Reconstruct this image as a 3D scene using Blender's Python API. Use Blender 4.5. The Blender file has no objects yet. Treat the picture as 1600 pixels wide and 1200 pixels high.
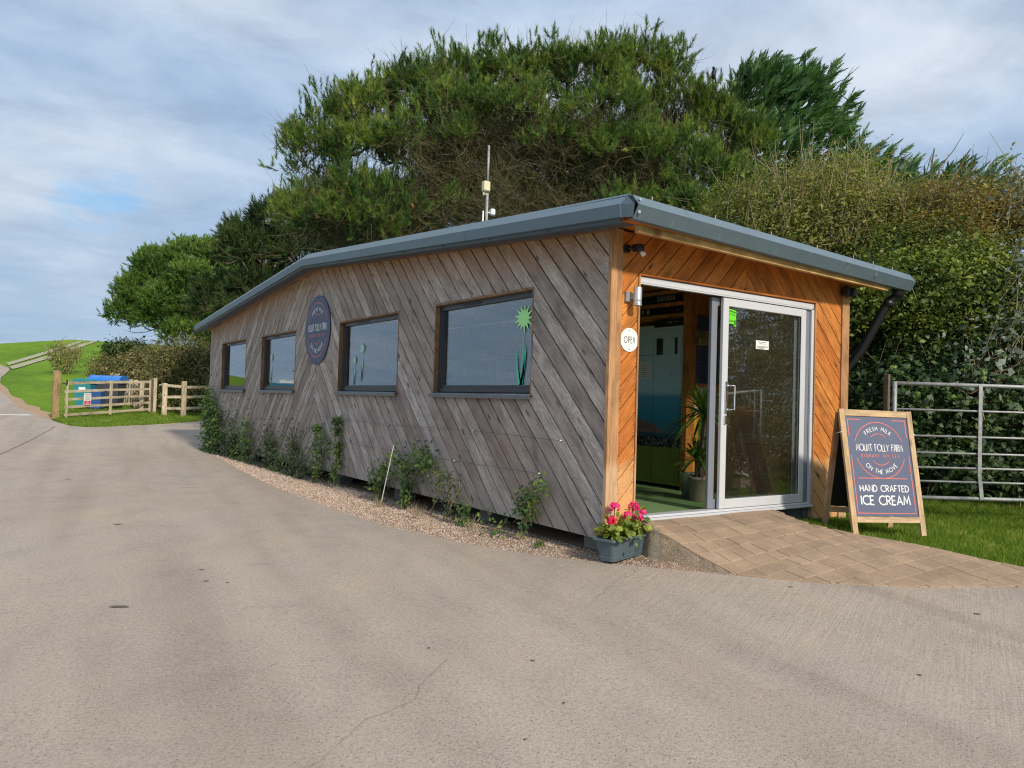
import bpy, bmesh, math, random
import numpy as np
from mathutils import Vector, Matrix

# ------------------------------------------------------------------ camera
SC = bpy.context.scene
COL = SC.collection
YAW, PITCH, ROLL = math.radians(34.482), math.radians(1.288), math.radians(1.676)
CAM = Vector((-4.527, -5.093, 1.5))
_f = Vector((math.sin(YAW)*math.cos(PITCH), math.cos(YAW)*math.cos(PITCH), math.sin(PITCH)))
_r = Vector((math.cos(YAW), -math.sin(YAW), 0.0))
_u = _r.cross(_f)
_R = math.cos(ROLL)*_r + math.sin(ROLL)*_u
_U = -math.sin(ROLL)*_r + math.cos(ROLL)*_u
cd = bpy.data.cameras.new('camera'); cam = bpy.data.objects.new('camera', cd); COL.objects.link(cam)
cam.matrix_world = Matrix(((_R.x, _U.x, -_f.x, CAM.x), (_R.y, _U.y, -_f.y, CAM.y), (_R.z, _U.z, -_f.z, CAM.z), (0, 0, 0, 1)))
cd.sensor_width = 36.0; cd.lens = 1195.7/1600*36.0; cd.clip_start = 0.05; cd.clip_end = 3000
SC.camera = cam
SC.render.resolution_x = 1024; SC.render.resolution_y = 768

# ------------------------------------------------------------------ sky and sun
SUN_EL, SUN_AZ = math.radians(34), math.radians(182)      # azimuth clockwise from +Y: the sun stands behind the camera, to its right
W = bpy.data.worlds.new('World'); SC.world = W; W.use_nodes = True
wn, wl = W.node_tree.nodes, W.node_tree.links
for n in list(wn): wn.remove(n)
def wnode(t, **k):
    n = wn.new(t)
    for a, b in k.items(): setattr(n, a, b)
    return n
wo = wnode('ShaderNodeOutputWorld'); wb = wnode('ShaderNodeBackground'); wb.inputs['Strength'].default_value = 0.10
sky = wnode('ShaderNodeTexSky', sky_type='NISHITA', sun_disc=False, sun_elevation=SUN_EL, sun_rotation=SUN_AZ, air_density=1.0, dust_density=1.0, ozone_density=1.5)
tc = wnode('ShaderNodeTexCoord')
sep = wnode('ShaderNodeSeparateXYZ'); wl.new(tc.outputs['Generated'], sep.inputs[0])
def wmath(op, a, b=None, c=None):
    n = wnode('ShaderNodeMath', operation=op)
    for i, v in enumerate((a, b, c)):
        if v is None: continue
        if isinstance(v, (int, float)): n.inputs[i].default_value = v
        else: wl.new(v, n.inputs[i])
    return n.outputs[0]
den = wmath('ADD', wmath('MAXIMUM', sep.outputs[2], 0.0), 0.16)
cx = wmath('DIVIDE', sep.outputs[0], den); cy = wmath('DIVIDE', sep.outputs[1], den)
com = wnode('ShaderNodeCombineXYZ'); wl.new(cx, com.inputs[0]); wl.new(cy, com.inputs[1])
mp = wnode('ShaderNodeMapping'); mp.inputs['Rotation'].default_value = (0, 0, math.radians(25)); mp.inputs['Scale'].default_value = (0.95, 1.15, 1)
mp.inputs['Location'].default_value = (3.1, 0.7, 0)
wl.new(com.outputs[0], mp.inputs[0])
def wnoise(scale, detail, rough, dist=0.0):
    n = wnode('ShaderNodeTexNoise'); n.inputs['Scale'].default_value = scale; n.inputs['Detail'].default_value = detail
    n.inputs['Roughness'].default_value = rough; n.inputs['Distortion'].default_value = dist
    wl.new(mp.outputs[0], n.inputs['Vector']); return n.outputs[0]
n1 = wnoise(0.9, 6, 0.50, 0.25); n2 = wnoise(3.0, 7, 0.6, 0.35)
def wramp(fac, stops):
    n = wnode('ShaderNodeValToRGB'); r = n.color_ramp
    r.elements[0].position, r.elements[0].color = stops[0][0], (*stops[0][1], 1)
    r.elements[1].position, r.elements[1].color = stops[1][0], (*stops[1][1], 1)
    for p, c in stops[2:]:
        e = r.elements.new(p); e.color = (*c, 1)
    wl.new(fac, n.inputs[0]); return n.outputs[0]
# grey-blue stratus, paler where it is thin: the values are radiance before the background strength
SKYK = 1.0
cloud = wramp(n1, [(0.34, (3.0, 3.9, 5.3)), (0.47, (3.6, 4.5, 5.8)), (0.57, (4.7, 5.3, 6.2)), (0.68, (6.0, 6.2, 6.6))])
shade = wramp(n2, [(0.34, (0.78, 0.80, 0.84)), (0.50, (0.96, 0.97, 0.98)), (0.64, (1.13, 1.11, 1.08))])
mul = wnode('ShaderNodeMix', data_type='RGBA', blend_type='MULTIPLY'); mul.inputs[0].default_value = 1
wl.new(cloud, mul.inputs[6]); wl.new(shade, mul.inputs[7])
cover = wramp(n1, [(0.30, (0.55,)*3), (0.42, (0.92,)*3)])
# a plain bank of blue-grey air towards the horizon
mixs = wnode('ShaderNodeMix', data_type='RGBA'); wl.new(cover, mixs.inputs[0]); wl.new(sky.outputs[0], mixs.inputs[6]); wl.new(mul.outputs[2], mixs.inputs[7])
hz = wramp(sep.outputs[2], [(0.0, (0.75,)*3), (0.42, (0.0,)*3)])
mixh = wnode('ShaderNodeMix', data_type='RGBA'); wl.new(hz, mixh.inputs[0]); wl.new(mixs.outputs[2], mixh.inputs[6]); mixh.inputs[7].default_value = (2.5, 3.5, 4.8, 1)
# one clear hole in the cloud, low on the left
bdir = (_f+_R*((165-800)/1195.7)+_U*((600-322)/1195.7)).normalized()
vm = wnode('ShaderNodeVectorMath', operation='DOT_PRODUCT'); wl.new(tc.outputs['Generated'], vm.inputs[0]); vm.inputs[1].default_value = tuple(bdir)
n3 = wnode('ShaderNodeTexNoise'); n3.inputs['Scale'].default_value = 11.0; n3.inputs['Detail'].default_value = 5.0; n3.inputs['Roughness'].default_value = 0.6; n3.inputs['Distortion'].default_value = 0.5
sq = wnode('ShaderNodeMapping'); sq.inputs['Scale'].default_value = (1, 1, 2.2); wl.new(tc.outputs['Generated'], sq.inputs[0]); wl.new(sq.outputs[0], n3.inputs['Vector'])
# distance from the middle of the gap, flattened so that it lies wide and low, torn by the noise
fall = wmath('DIVIDE', wmath('SUBTRACT', vm.outputs['Value'], 0.9975), 0.0025)
up_ = wmath('MULTIPLY', wmath('ABSOLUTE', wmath('SUBTRACT', sep.outputs[2], bdir.z)), 24.0)
hole = wmath('SUBTRACT', wmath('MULTIPLY_ADD', wmath('SUBTRACT', n3.outputs[0], 0.5), 4.2, fall), up_)
hole = wmath('MINIMUM', wmath('MULTIPLY', wmath('MAXIMUM', hole, 0.0), 0.55), 0.6)
hole = wmath('MULTIPLY', hole, wmath('MINIMUM', wmath('MAXIMUM', wmath('MULTIPLY', fall, 2.0), 0.0), 1.0))
mixb = wnode('ShaderNodeMix', data_type='RGBA'); wl.new(hole, mixb.inputs[0]); wl.new(mixh.outputs[2], mixb.inputs[6]); mixb.inputs[7].default_value = (1.4, 4.0, 7.0, 1)
wl.new(mixb.outputs[2], wb.inputs['Color']); wl.new(wb.outputs[0], wo.inputs[0])

sd = bpy.data.lights.new('sun', 'SUN'); sd.energy = 2.6; sd.angle = math.radians(5.0); sd.color = (1.0, 0.90, 0.76)
sun = bpy.data.objects.new('sun', sd); COL.objects.link(sun)
sdir = Vector((math.sin(SUN_AZ)*math.cos(SUN_EL), math.cos(SUN_AZ)*math.cos(SUN_EL), math.sin(SUN_EL)))
sun.rotation_euler = sdir.to_track_quat('Z', 'Y').to_euler()
sun.location = (0, -20, 20)
vs = SC.view_settings
vs.view_transform = 'Standard'; vs.look = 'None'; vs.exposure = 0.50; vs.gamma = 1.0; vs.use_curve_mapping = False
SC.render.engine = 'CYCLES'
SC.cycles.max_bounces = 12; SC.cycles.diffuse_bounces = 8; SC.cycles.transparent_max_bounces = 16; SC.cycles.sample_clamp_indirect = 6
SC.cycles.filter_width = 1.15; SC.cycles.use_denoising = True; SC.cycles.denoiser = 'OPENIMAGEDENOISE'; SC.cycles.denoising_prefilter = 'NONE'; SC.cycles.denoising_input_passes = 'RGB_ALBEDO_NORMAL'; SC.cycles.adaptive_threshold = 0.005
SC.cycles.caustics_reflective = False; SC.cycles.caustics_refractive = False

rng = np.random.default_rng(7)
random.seed(7)

# ------------------------------------------------------------------ mesh helpers
def link(name, me, mat=None, parent=None, loc=None):
    o = bpy.data.objects.new(name, me); COL.objects.link(o)
    if mat is not None and me is not None: me.materials.append(mat)
    if parent is not None: o.parent = parent
    if loc is not None: o.location = loc
    return o
def tag(o, label=None, cat=None, group=None, kind=None):
    if label: o['label'] = label
    if cat: o['category'] = cat
    if group: o['group'] = group
    if kind: o['kind'] = kind
    return o
def thing(name, label, cat, loc=(0, 0, 0), rz=0.0, group=None):
    o = bpy.data.objects.new(name, None); COL.objects.link(o); o.empty_display_size = 0.1
    o.location = loc; o.rotation_euler = (0, 0, rz)
    return tag(o, label, cat, group)
def pworld(o):
    m = o.matrix_basis.copy()
    return pworld(o.parent) @ m if o.parent else m
def setw(o, m):
    """place o by its world matrix whatever its parent"""
    o.matrix_basis = (pworld(o.parent).inverted() @ m) if o.parent else m
def fmesh(name, V, F, mat, parent=None, smooth=False):
    """fast mesh from arrays; F is (n,3) or (n,4)"""
    V = np.asarray(V, dtype=np.float32); F = np.asarray(F, dtype=np.int32)
    me = bpy.data.meshes.new(name); k = F.shape[1]
    me.vertices.add(len(V)); me.vertices.foreach_set('co', V.ravel())
    me.loops.add(F.size); me.loops.foreach_set('vertex_index', F.ravel())
    me.polygons.add(len(F)); me.polygons.foreach_set('loop_start', np.arange(len(F), dtype=np.int32)*k)
    if smooth: me.polygons.foreach_set('use_smooth', np.ones(len(F), dtype=bool))
    me.update(calc_edges=True); me.validate()
    return link(name, me, mat, parent)
class MB:
    def __init__(self): self.v = []; self.f = []; self.sm = []
    def add(self, vs, fs, smooth=False):
        b = len(self.v); self.v += [tuple(p) for p in vs]
        for f in fs: self.f.append(tuple(b+i for i in f)); self.sm.append(smooth)
        return self
    def box(self, a, b, M=None, ch=0.0):
        """box from corner a to corner b with edges chamfered by ch"""
        a = Vector(a); b = Vector(b)
        if ch <= 0:
            P = [Vector((x, y, z)) for z in (a.z, b.z) for y in (a.y, b.y) for x in (a.x, b.x)]
            F = [(0, 2, 3, 1), (4, 5, 7, 6), (0, 1, 5, 4), (2, 6, 7, 3), (0, 4, 6, 2), (1, 3, 7, 5)]
        else:
            bm = bmesh.new(); bmesh.ops.create_cube(bm, size=1)
            s = b-a
            for v in bm.verts: v.co = Vector(((v.co.x+.5)*s.x+a.x, (v.co.y+.5)*s.y+a.y, (v.co.z+.5)*s.z+a.z))
            bmesh.ops.bevel(bm, geom=bm.edges[:], offset=ch, segments=1, affect='EDGES')
            bm.verts.index_update(); P = [v.co.copy() for v in bm.verts]; F = [[v.index for v in f.verts] for f in bm.faces]; bm.free()
        if M is not None: P = [M @ p for p in P]
        return self.add(P, F)
    def beam(self, p, q, w, h, up=(0, 0, 1), ch=0.0):
        """rectangular bar from p to q, w across, h along up"""
        p = Vector(p); q = Vector(q); d = q-p; L = d.length; X = d.normalized(); Z = Vector(up); Y = Z.cross(X).normalized(); Z = X.cross(Y)
        M = Matrix(((X.x, Y.x, Z.x, p.x), (X.y, Y.y, Z.y, p.y), (X.z, Y.z, Z.z, p.z), (0, 0, 0, 1)))
        return self.box((0, -w/2, -h/2), (L, w/2, h/2), M, ch)
    def tube(self, pts, r, n=8, caps=True):
        pts = [Vector(p) for p in pts]; rs = r if isinstance(r, (list, tuple)) else [r]*len(pts)
        b = len(self.v); prev = None
        for i, p in enumerate(pts):
            d = (pts[min(i+1, len(pts)-1)]-pts[max(i-1, 0)]).normalized()
            if prev is None: s = d.orthogonal().normalized()
            else: s = (prev-d*prev.dot(d)).normalized()
            prev = s; t = d.cross(s)
            for k in range(n):
                a = 2*math.pi*k/n; self.v.append(tuple(p+(s*math.cos(a)+t*math.sin(a))*rs[i]))
        for i in range(len(pts)-1):
            for k in range(n):
                self.f.append((b+i*n+k, b+i*n+(k+1) % n, b+(i+1)*n+(k+1) % n, b+(i+1)*n+k)); self.sm.append(n > 5)
        if caps:
            self.f.append(tuple(b+k for k in range(n))[::-1]); self.sm.append(False)
            e = b+(len(pts)-1)*n; self.f.append(tuple(e+k for k in range(n))); self.sm.append(False)
        return self
    def lathe(self, prof, c=(0, 0, 0), n=24, M=None):
        """prof: list of (r, z)"""
        P = []; F = []
        for r, z in prof:
            for k in range(n):
                a = 2*math.pi*k/n; p = Vector((c[0]+r*math.cos(a), c[1]+r*math.sin(a), c[2]+z)); P.append(M @ p if M else p)
        for i in range(len(prof)-1):
            for k in range(n): F.append((i*n+k, i*n+(k+1) % n, (i+1)*n+(k+1) % n, (i+1)*n+k))
        self.add(P, F, True)
        return self
    def prism(self, poly, axis_o, u, v, w, t):
        """polygon of (a,b) in the frame axis_o + a*u + b*v, extruded by t along w"""
        o = Vector(axis_o); u = Vector(u); v = Vector(v); w = Vector(w); n = len(poly)
        P = [o+a*u+b*v for a, b in poly]+[o+a*u+b*v+w*t for a, b in poly]
        F = [tuple(range(n))[::-1], tuple(range(n, 2*n))]+[(i, (i+1) % n, n+(i+1) % n, n+i) for i in range(n)]
        return self.add(P, F)
    def mesh(self, name):
        me = bpy.data.meshes.new(name); me.from_pydata(self.v, [], self.f); me.polygons.foreach_set('use_smooth', self.sm); me.update(); return me
    def build(self, name, mat, parent=None, loc=None): 
        me = self.mesh(name)
        bm = bmesh.new(); bm.from_mesh(me); bmesh.ops.recalc_face_normals(bm, faces=bm.faces[:]); bm.to_mesh(me); bm.free()
        return link(name, me, mat, parent, loc)
def copy_tree(o, parent=None):
    c = o.copy(); COL.objects.link(c); c.parent = parent
    for ch in [x for x in bpy.data.objects if x.parent == o]: copy_tree(ch, c)
    return c
def at(px, py, d):
    """the point d metres in front of the camera under pixel (px,py) of the 1600x1200 photograph"""
    return CAM+d*(_f+_R*((px-800)/1195.7)+_U*((600-py)/1195.7))

# ------------------------------------------------------------------ ground height
GP = [(-4.5, -5, 0), (-9, -9, -.05), (0, -6, -.02), (3, -5, -.04), (8, -7, 0), (.53, -.97, .14), (1.02, -1.47, .12), (1.84, -1.88, .09), (2.68, -2.24, .07),
      (3.26, -2.0, .12), (2.92, -1.33, .22), (2.57, -.83, .29), (2.25, -.45, .36), (3.03, 0, .29), (3.67, 0, .28), (3.48, -1.08, .26), (4.24, -.2, .28),
      (5.69, -1.0, .28), (8, -2, .3), (8, 2, .5), (12, 0, .6), (-.1, -.2, .14), (-.9, 4, .1), (-.9, 2, .11), (-.1, 14.4, .1), (-.5, 10, .1), (-6, 0, .02),
      (-6, 10, .05), (-12, 0, 0), (-12, 10, .1), (0, 0, .15), (0, 3, .12), (0, 7, .11), (3, 7, .2), (3, 14, .25), (9, 12, .9), (14, 8, 1.0),
      (-1.5, 20, .38), (3, 23.8, .48), (-2.5, 25, .47), (.8, 27.6, .6), (2, 24.5, .5), (-10, 20, .35), (-4, 24, .52), (9, 24, 1.2), (-20, 20, .3), (-20, -15, 0), (15, -12, .1)]
_gp = np.array(GP, float)
def _k(r): return r
_n = len(_gp); _A = np.zeros((_n+3, _n+3))
_D = np.hypot(_gp[:, None, 0]-_gp[None, :, 0], _gp[:, None, 1]-_gp[None, :, 1])
_A[:_n, :_n] = _k(_D); _A[:_n, _n] = 1; _A[:_n, _n+1:] = _gp[:, :2]; _A[_n, :_n] = 1; _A[_n+1:, :_n] = _gp[:, :2].T
_w = np.linalg.solve(_A, np.concatenate([_gp[:, 2], [0, 0, 0]]))
def sstep(a, b, x):
    t = np.clip((x-a)/(b-a), 0, 1); return t*t*(3-2*t)
def GZ(x, y):
    x = np.asarray(x, float); y = np.asarray(y, float)
    d = np.sqrt((x[..., None]-_gp[:, 0])**2+(y[..., None]-_gp[:, 1])**2)
    near = (_k(d)*_w[:_n]).sum(-1)+_w[_n]+_w[_n+1]*x+_w[_n+2]*y
    t = np.clip(y-24, 0, 78)
    h = .03*t+.00062*t*t
    fac = np.clip(1+(x+3)/45, .08, 1.15)
    over = np.clip(y-102, 0, 400)
    far = .5+h*fac-.03*over-.002*np.minimum(over, 60)**2
    bank = 1.6*sstep(4, 12, x)*sstep(20, 34, y)*(1-sstep(60, 90, y))
    far = far+bank
    b = sstep(23, 31, y)
    near_edge = sstep(18, 40, np.maximum(np.abs(x), -y))
    near = near*(1-near_edge)+.15*near_edge
    return near*(1-b)+far*b
def hitg(px, py):
    """ground point under a pixel of the photograph"""
    lo = 1.0; k = 1.0
    while k < 300:
        q = at(px, py, k)
        if q.z < gz(q.x, q.y): break
        lo = k; k *= 1.02
    hi = k
    for _ in range(18):
        m = (lo+hi)/2; q = at(px, py, m)
        if q.z < gz(q.x, q.y): hi = m
        else: lo = m
    q = at(px, py, hi); return (q.x, q.y)
def gz(x, y): return float(GZ(np.array([x]), np.array([y]))[0])

# ------------------------------------------------------------------ materials
class NT:
    def __init__(self, name):
        self.m = bpy.data.materials.new(name); self.m.use_nodes = True; self.t = self.m.node_tree; self.N = self.t.nodes; self.L = self.t.links
        self.N.clear(); self.out = self.N.new('ShaderNodeOutputMaterial'); self.b = self.N.new('ShaderNodeBsdfPrincipled'); self.L.new(self.b.outputs[0], self.out.inputs[0])
        self.b.inputs['Roughness'].default_value = 0.8; self.b.inputs['Specular IOR Level'].default_value = 0.3
    def set(self, n, i, v):
        if v is None: return
        if hasattr(v, 'links') or isinstance(v, bpy.types.NodeSocket): self.L.new(v, n.inputs[i])
        else:
            if isinstance(v, tuple) and len(v) == 3 and n.inputs[i].type == 'RGBA': v = (*v, 1)
            n.inputs[i].default_value = v
    def node(self, t, **k):
        n = self.N.new(t)
        for a, b in k.items(): setattr(n, a, b)
        return n
    def coord(self, which='Object'): return self.node('ShaderNodeTexCoord').outputs[which]
    def pos(self): return self.node('ShaderNodeNewGeometry').outputs['Position']
    def isl(self): return self.node('ShaderNodeNewGeometry').outputs['Random Per Island']
    def rnd(self): return self.node('ShaderNodeObjectInfo').outputs['Random']
    def map(self, v, scale=(1, 1, 1), loc=(0, 0, 0), rot=(0, 0, 0)):
        if tuple(rot) != (0, 0, 0) and tuple(scale) != (1, 1, 1):
            v = self.map(v, rot=rot); rot = (0, 0, 0)      # turn first, then stretch
        n = self.node('ShaderNodeMapping'); self.L.new(v, n.inputs[0]); n.inputs['Scale'].default_value = scale; n.inputs['Rotation'].default_value = rot
        self.set(n, 1, loc); return n.outputs[0]
    def noise(self, v, scale, detail=4, rough=.55, dist=0.0, col=False):
        n = self.node('ShaderNodeTexNoise'); self.L.new(v, n.inputs['Vector']); n.inputs['Scale'].default_value = scale; n.inputs['Detail'].default_value = detail
        n.inputs['Roughness'].default_value = rough; n.inputs['Distortion'].default_value = dist; return n.outputs[1 if col else 0]
    def vor(self, v, scale, feature='F1', rnd=1.0, out='Distance'):
        n = self.node('ShaderNodeTexVoronoi', feature=feature); self.L.new(v, n.inputs['Vector']); n.inputs['Scale'].default_value = scale
        n.inputs['Randomness'].default_value = rnd; return n.outputs[out]
    def ramp(self, f, stops):
        n = self.node('ShaderNodeValToRGB'); r = n.color_ramp
        def c4(c): return (c, c, c, 1) if isinstance(c, (int, float)) else (*c, 1)
        r.elements[0].position = stops[0][0]; r.elements[0].color = c4(stops[0][1]); r.elements[1].position = stops[1][0]; r.elements[1].color = c4(stops[1][1])
        for p, c in stops[2:]: r.elements.new(p).color = c4(c)
        self.L.new(f, n.inputs[0]); return n.outputs[0]
    def mix(self, f, a, b, mode='MIX'):
        n = self.node('ShaderNodeMix', data_type='RGBA', blend_type=mode); self.set(n, 0, f); self.set(n, 6, a); self.set(n, 7, b); return n.outputs[2]
    def math(self, op, a, b=None, c=None, clamp=False):
        n = self.node('ShaderNodeMath', operation=op, use_clamp=clamp); self.set(n, 0, a); self.set(n, 1, b); self.set(n, 2, c); return n.outputs[0]
    def vadd(self, a, b):
        n = self.node('ShaderNodeVectorMath', operation='ADD'); self.L.new(a, n.inputs[0]); self.L.new(b, n.inputs[1]); return n.outputs[0]
    def xyz(self, v):
        n = self.node('ShaderNodeSeparateXYZ'); self.L.new(v, n.inputs[0]); return n.outputs
    def comb(self, x=0.0, y=0.0, z=0.0):
        n = self.node('ShaderNodeCombineXYZ'); self.set(n, 0, x); self.set(n, 1, y); self.set(n, 2, z); return n.outputs[0]
    def hsv(self, c, h=.5, s=1.0, v=1.0):
        n = self.node('ShaderNodeHueSaturation'); self.set(n, 'Hue', h); self.set(n, 'Saturation', s); self.set(n, 'Value', v); self.set(n, 'Color', c); return n.outputs[0]
    def bump(self, h, strength=.3, dist=.01):
        n = self.node('ShaderNodeBump'); self.L.new(h, n.inputs['Height']); n.inputs['Strength'].default_value = strength; n.inputs['Distance'].default_value = dist
        self.L.new(n.outputs[0], self.b.inputs['Normal']); return n
    def base(self, c): self.set(self.b, 'Base Color', c); return self
    def rough(self, r): self.set(self.b, 'Roughness', r); return self
def flat(name, c, rough=.6, metal=0.0, var=.12, scale=8.0, spec=.4, bump=0.0):
    """one colour with a little mottling"""
    t = NT(name); n = t.noise(t.coord(), scale, 5, .6)
    t.base(t.mix(n, tuple(x*(1-var) for x in c), tuple(min(1, x*(1+var)) for x in c))); t.rough(rough); t.b.inputs['Metallic'].default_value = metal
    t.b.inputs['Specular IOR Level'].default_value = spec
    if bump: t.bump(t.noise(t.coord(), scale*8, 4, .6), bump, .004)
    return t.m

def board_mat(name, cols, knots=True, dark=(.08, .06, .05), roofline=None, warm=None, low=None, ringk=1.0, bumpk=.35, streak=.55):
    """sawn boards: local X runs along the board; every board has its own tone and its own grain"""
    t = NT(name); o = t.coord(); r = t.rnd()
    off = t.comb(t.math('MULTIPLY', r, 37.0), t.math('MULTIPLY', r, 91.0), t.math('MULTIPLY', r, 13.0))
    p = t.vadd(o, off)
    warp = t.noise(t.map(p, (1.2, 5, 1)), 1.6, 3, .5)
    q = t.xyz(p)
    # cathedral grain: contour lines of a long stretched noise
    cont = t.noise(t.map(p, (1.1, 9.0, 1.0)), 1.0, 2.5, .5, .6)
    kn = t.vor(t.map(p, (2.1, 6.5, 1)), 1.0, 'F1', 1.0)
    if knots: cont = t.math('ADD', cont, t.ramp(kn, [(.0, .16), (.55, 0.0)]))
    rings = t.math('SINE', t.math('MULTIPLY', cont, 95.0*ringk))
    rings = t.math('MULTIPLY_ADD', rings, .5, .5); rings = t.math('MULTIPLY', rings, t.noise(t.map(p, (2, 6, 1)), 1.5, 2, .5)); rings = t.math('MULTIPLY', rings, 1.9, clamp=True)
    fib = t.noise(t.map(p, (5, 150, 20)), 1.0, 3, .65)
    blot = t.noise(t.map(p, (1.3, 4.5, 1)), 2.0, 5, .62)
    c = t.ramp(r, [(0.0, cols[0]), (.15, cols[1]), (.35, cols[2]), (.55, cols[3]), (.72, cols[0]), (.86, cols[2]), (1.0, cols[1])])
    c = t.mix(t.math('MULTIPLY', t.ramp(rings, [(.35, 0.0), (.95, 1.0)]), streak), c, tuple(x*.52 for x in cols[1]))
    c = t.mix(t.ramp(fib, [(.40, .60), (.60, 0.0)]), c, tuple(x*.5 for x in cols[2]))
    c = t.mix(1.0, c, t.ramp(blot, [(.3, (.55, .54, .54)), (.5, (.98, .97, .96)), (.72, (1.3, 1.28, 1.25))]), 'MULTIPLY')
    pos = t.pos(); P = t.xyz(pos)
    if roofline:
        # less weathered, still orange-brown, in the band the eaves keep dry (z above sea of boards, measured from the roof line)
        ridge, slope, zr = roofline
        line = t.math('SUBTRACT', zr, t.math('MULTIPLY', t.math('ABSOLUTE', t.math('SUBTRACT', P[1], ridge)), slope))
        dz = t.math('SUBTRACT', line, P[2]); dz = t.math('ADD', dz, t.math('MULTIPLY_ADD', blot, .5, -.25))
        w = t.ramp(dz, [(.0, 1.0), (.5, 0.0), (.12, .8)])
        c = t.mix(t.math('MULTIPLY', w, .75), c, t.mix(t.ramp(rings, [(.3, 0.0), (.9, 1.0)]), warm, tuple(x*.6 for x in warm)))
        big = t.noise(t.map(pos, (1, .45, .5)), 1.3, 3, .5)
        c = t.mix(t.ramp(big, [(.45, 0.0), (.75, .35)]), c, (.27, .175, .13))
        lowz = t.ramp(P[2], [(.3, .35), (1.1, 0.0)])
        c = t.mix(lowz, c, (.28, .27, .235))
    if low:  # paler towards the foot: the sunlight on the lower front is put into the colour
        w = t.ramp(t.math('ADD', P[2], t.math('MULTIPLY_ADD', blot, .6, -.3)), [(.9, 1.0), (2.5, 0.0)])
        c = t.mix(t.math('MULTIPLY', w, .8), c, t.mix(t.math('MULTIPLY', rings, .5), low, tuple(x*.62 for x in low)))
    if knots:
        kv = t.vor(t.map(p, (2.1, 6.5, 1)), 1.0, 'F1', 1.0)
        c = t.mix(t.ramp(kv, [(.06, .92), (.15, 0.0)]), c, dark)
        kv2 = t.vor(t.map(p, (31, 31, 1)), 1.0, 'F1', 1.0)
        c = t.mix(t.ramp(kv2, [(.04, .5), (.09, 0.0)]), c, dark)
    t.base(c); t.rough(.78)
    h = t.math('ADD', t.math('MULTIPLY', rings, .5), t.math('MULTIPLY', fib, 1.0))
    t.bump(h, bumpk, .006)
    return t.m
M = {}
M['grey_board'] = board_mat('weathered_larch', [(.27, .222, .20), (.60, .54, .50), (.41, .33, .29), (.72, .67, .635)], roofline=(7.327, .072, 3.626), warm=(.50, .26, .14))
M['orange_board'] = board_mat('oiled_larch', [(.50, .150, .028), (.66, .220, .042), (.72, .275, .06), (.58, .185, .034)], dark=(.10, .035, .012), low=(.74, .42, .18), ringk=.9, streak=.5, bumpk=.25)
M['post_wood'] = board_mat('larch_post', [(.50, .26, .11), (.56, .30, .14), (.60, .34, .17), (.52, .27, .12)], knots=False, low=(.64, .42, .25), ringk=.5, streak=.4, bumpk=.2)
M['pale_wood'] = board_mat('pale_softwood', [(.62, .43, .24), (.66, .47, .27), (.70, .52, .32), (.60, .40, .21)], dark=(.14, .08, .04), ringk=.5, streak=.3, bumpk=.2)
M['batten_wood'] = board_mat('yellow_softwood', [(.60, .37, .14), (.62, .38, .15), (.64, .40, .16), (.60, .36, .13)], dark=(.2, .1, .04), ringk=.4, streak=.3, bumpk=.15)
M['oak_reveal'] = board_mat('brown_reveal', [(.27, .16, .085), (.30, .18, .10), (.33, .2, .12), (.27, .15, .08)], knots=False, ringk=.6, streak=.5, bumpk=.2)
M['fence_wood'] = board_mat('bleached_rail', [(.62, .52, .36), (.70, .60, .43), (.58, .47, .32), (.76, .66, .50)], dark=(.12, .09, .06), ringk=.6, streak=.45, bumpk=.4)
M['fence_dark'] = board_mat('damp_post', [(.16, .12, .085), (.18, .14, .10), (.15, .12, .09), (.2, .15, .11)], knots=False, bumpk=.4)
M['post_mossy'] = board_mat('mossy_post', [(.34, .25, .11), (.37, .27, .13), (.34, .24, .10), (.38, .29, .14)], dark=(.12, .09, .05), bumpk=.4)
M['inner_orange'] = board_mat('indoor_timber', [(.60, .23, .05), (.64, .26, .06), (.66, .28, .07), (.58, .22, .05)], dark=(.08, .03, .012), ringk=.6)
M['inner_yellow'] = flat('yellow_ply', (.88, .46, .04), .5)
M['dark'] = flat('dark_void', (.012, .011, .010), .9)
M['plinth'] = flat('grey_render', (.10, .115, .125), .8, var=.35, scale=5)
M['block'] = flat('concrete_block', (.20, .20, .18), .9, var=.3)
def roofmat(name, c, rough):
    t = NT(name); p = t.pos(); n = t.noise(t.map(p, (1, .6, 3)), 2.2, 5, .6); st = t.noise(t.map(p, (9, 9, .8)), 1.5, 4, .6)
    col = t.mix(n, tuple(x*.86 for x in c), tuple(x*1.12 for x in c)); col = t.mix(t.ramp(st, [(.60, 0.0), (.78, .35)]), col, (.34, .36, .36))
    t.base(col); t.rough(t.ramp(n, [(.3, rough), (.7, rough+.15)])); t.b.inputs['Specular IOR Level'].default_value = .5; t.b.inputs['Metallic'].default_value = .0
    return t.m
M['roof_steel'] = roofmat('slate_blue_steel', (.115, .165, .20), .38)
M['roof_dark'] = roofmat('dark_blue_steel', (.05, .075, .105), .45)
M['frame_dark'] = flat('anthracite_frame', (.045, .047, .055), .35, var=.1)
M['lead'] = flat('lead_flashing', (.16, .18, .20), .45, var=.35, scale=9, metal=.3)
M['alu'] = flat('white_aluminium', (.66, .67, .69), .3, var=.06, metal=.15)
M['alu_grey'] = flat('grey_aluminium', (.24, .26, .30), .35, var=.08, metal=.2)
M['chrome'] = flat('chrome', (.75, .76, .78), .15, metal=1.0, var=.03)
M['black_plastic'] = flat('black_plastic', (.014, .014, .016), .35)
M['gasket'] = flat('black_gasket', (.02, .02, .022), .5)
M['galv'] = None
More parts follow.
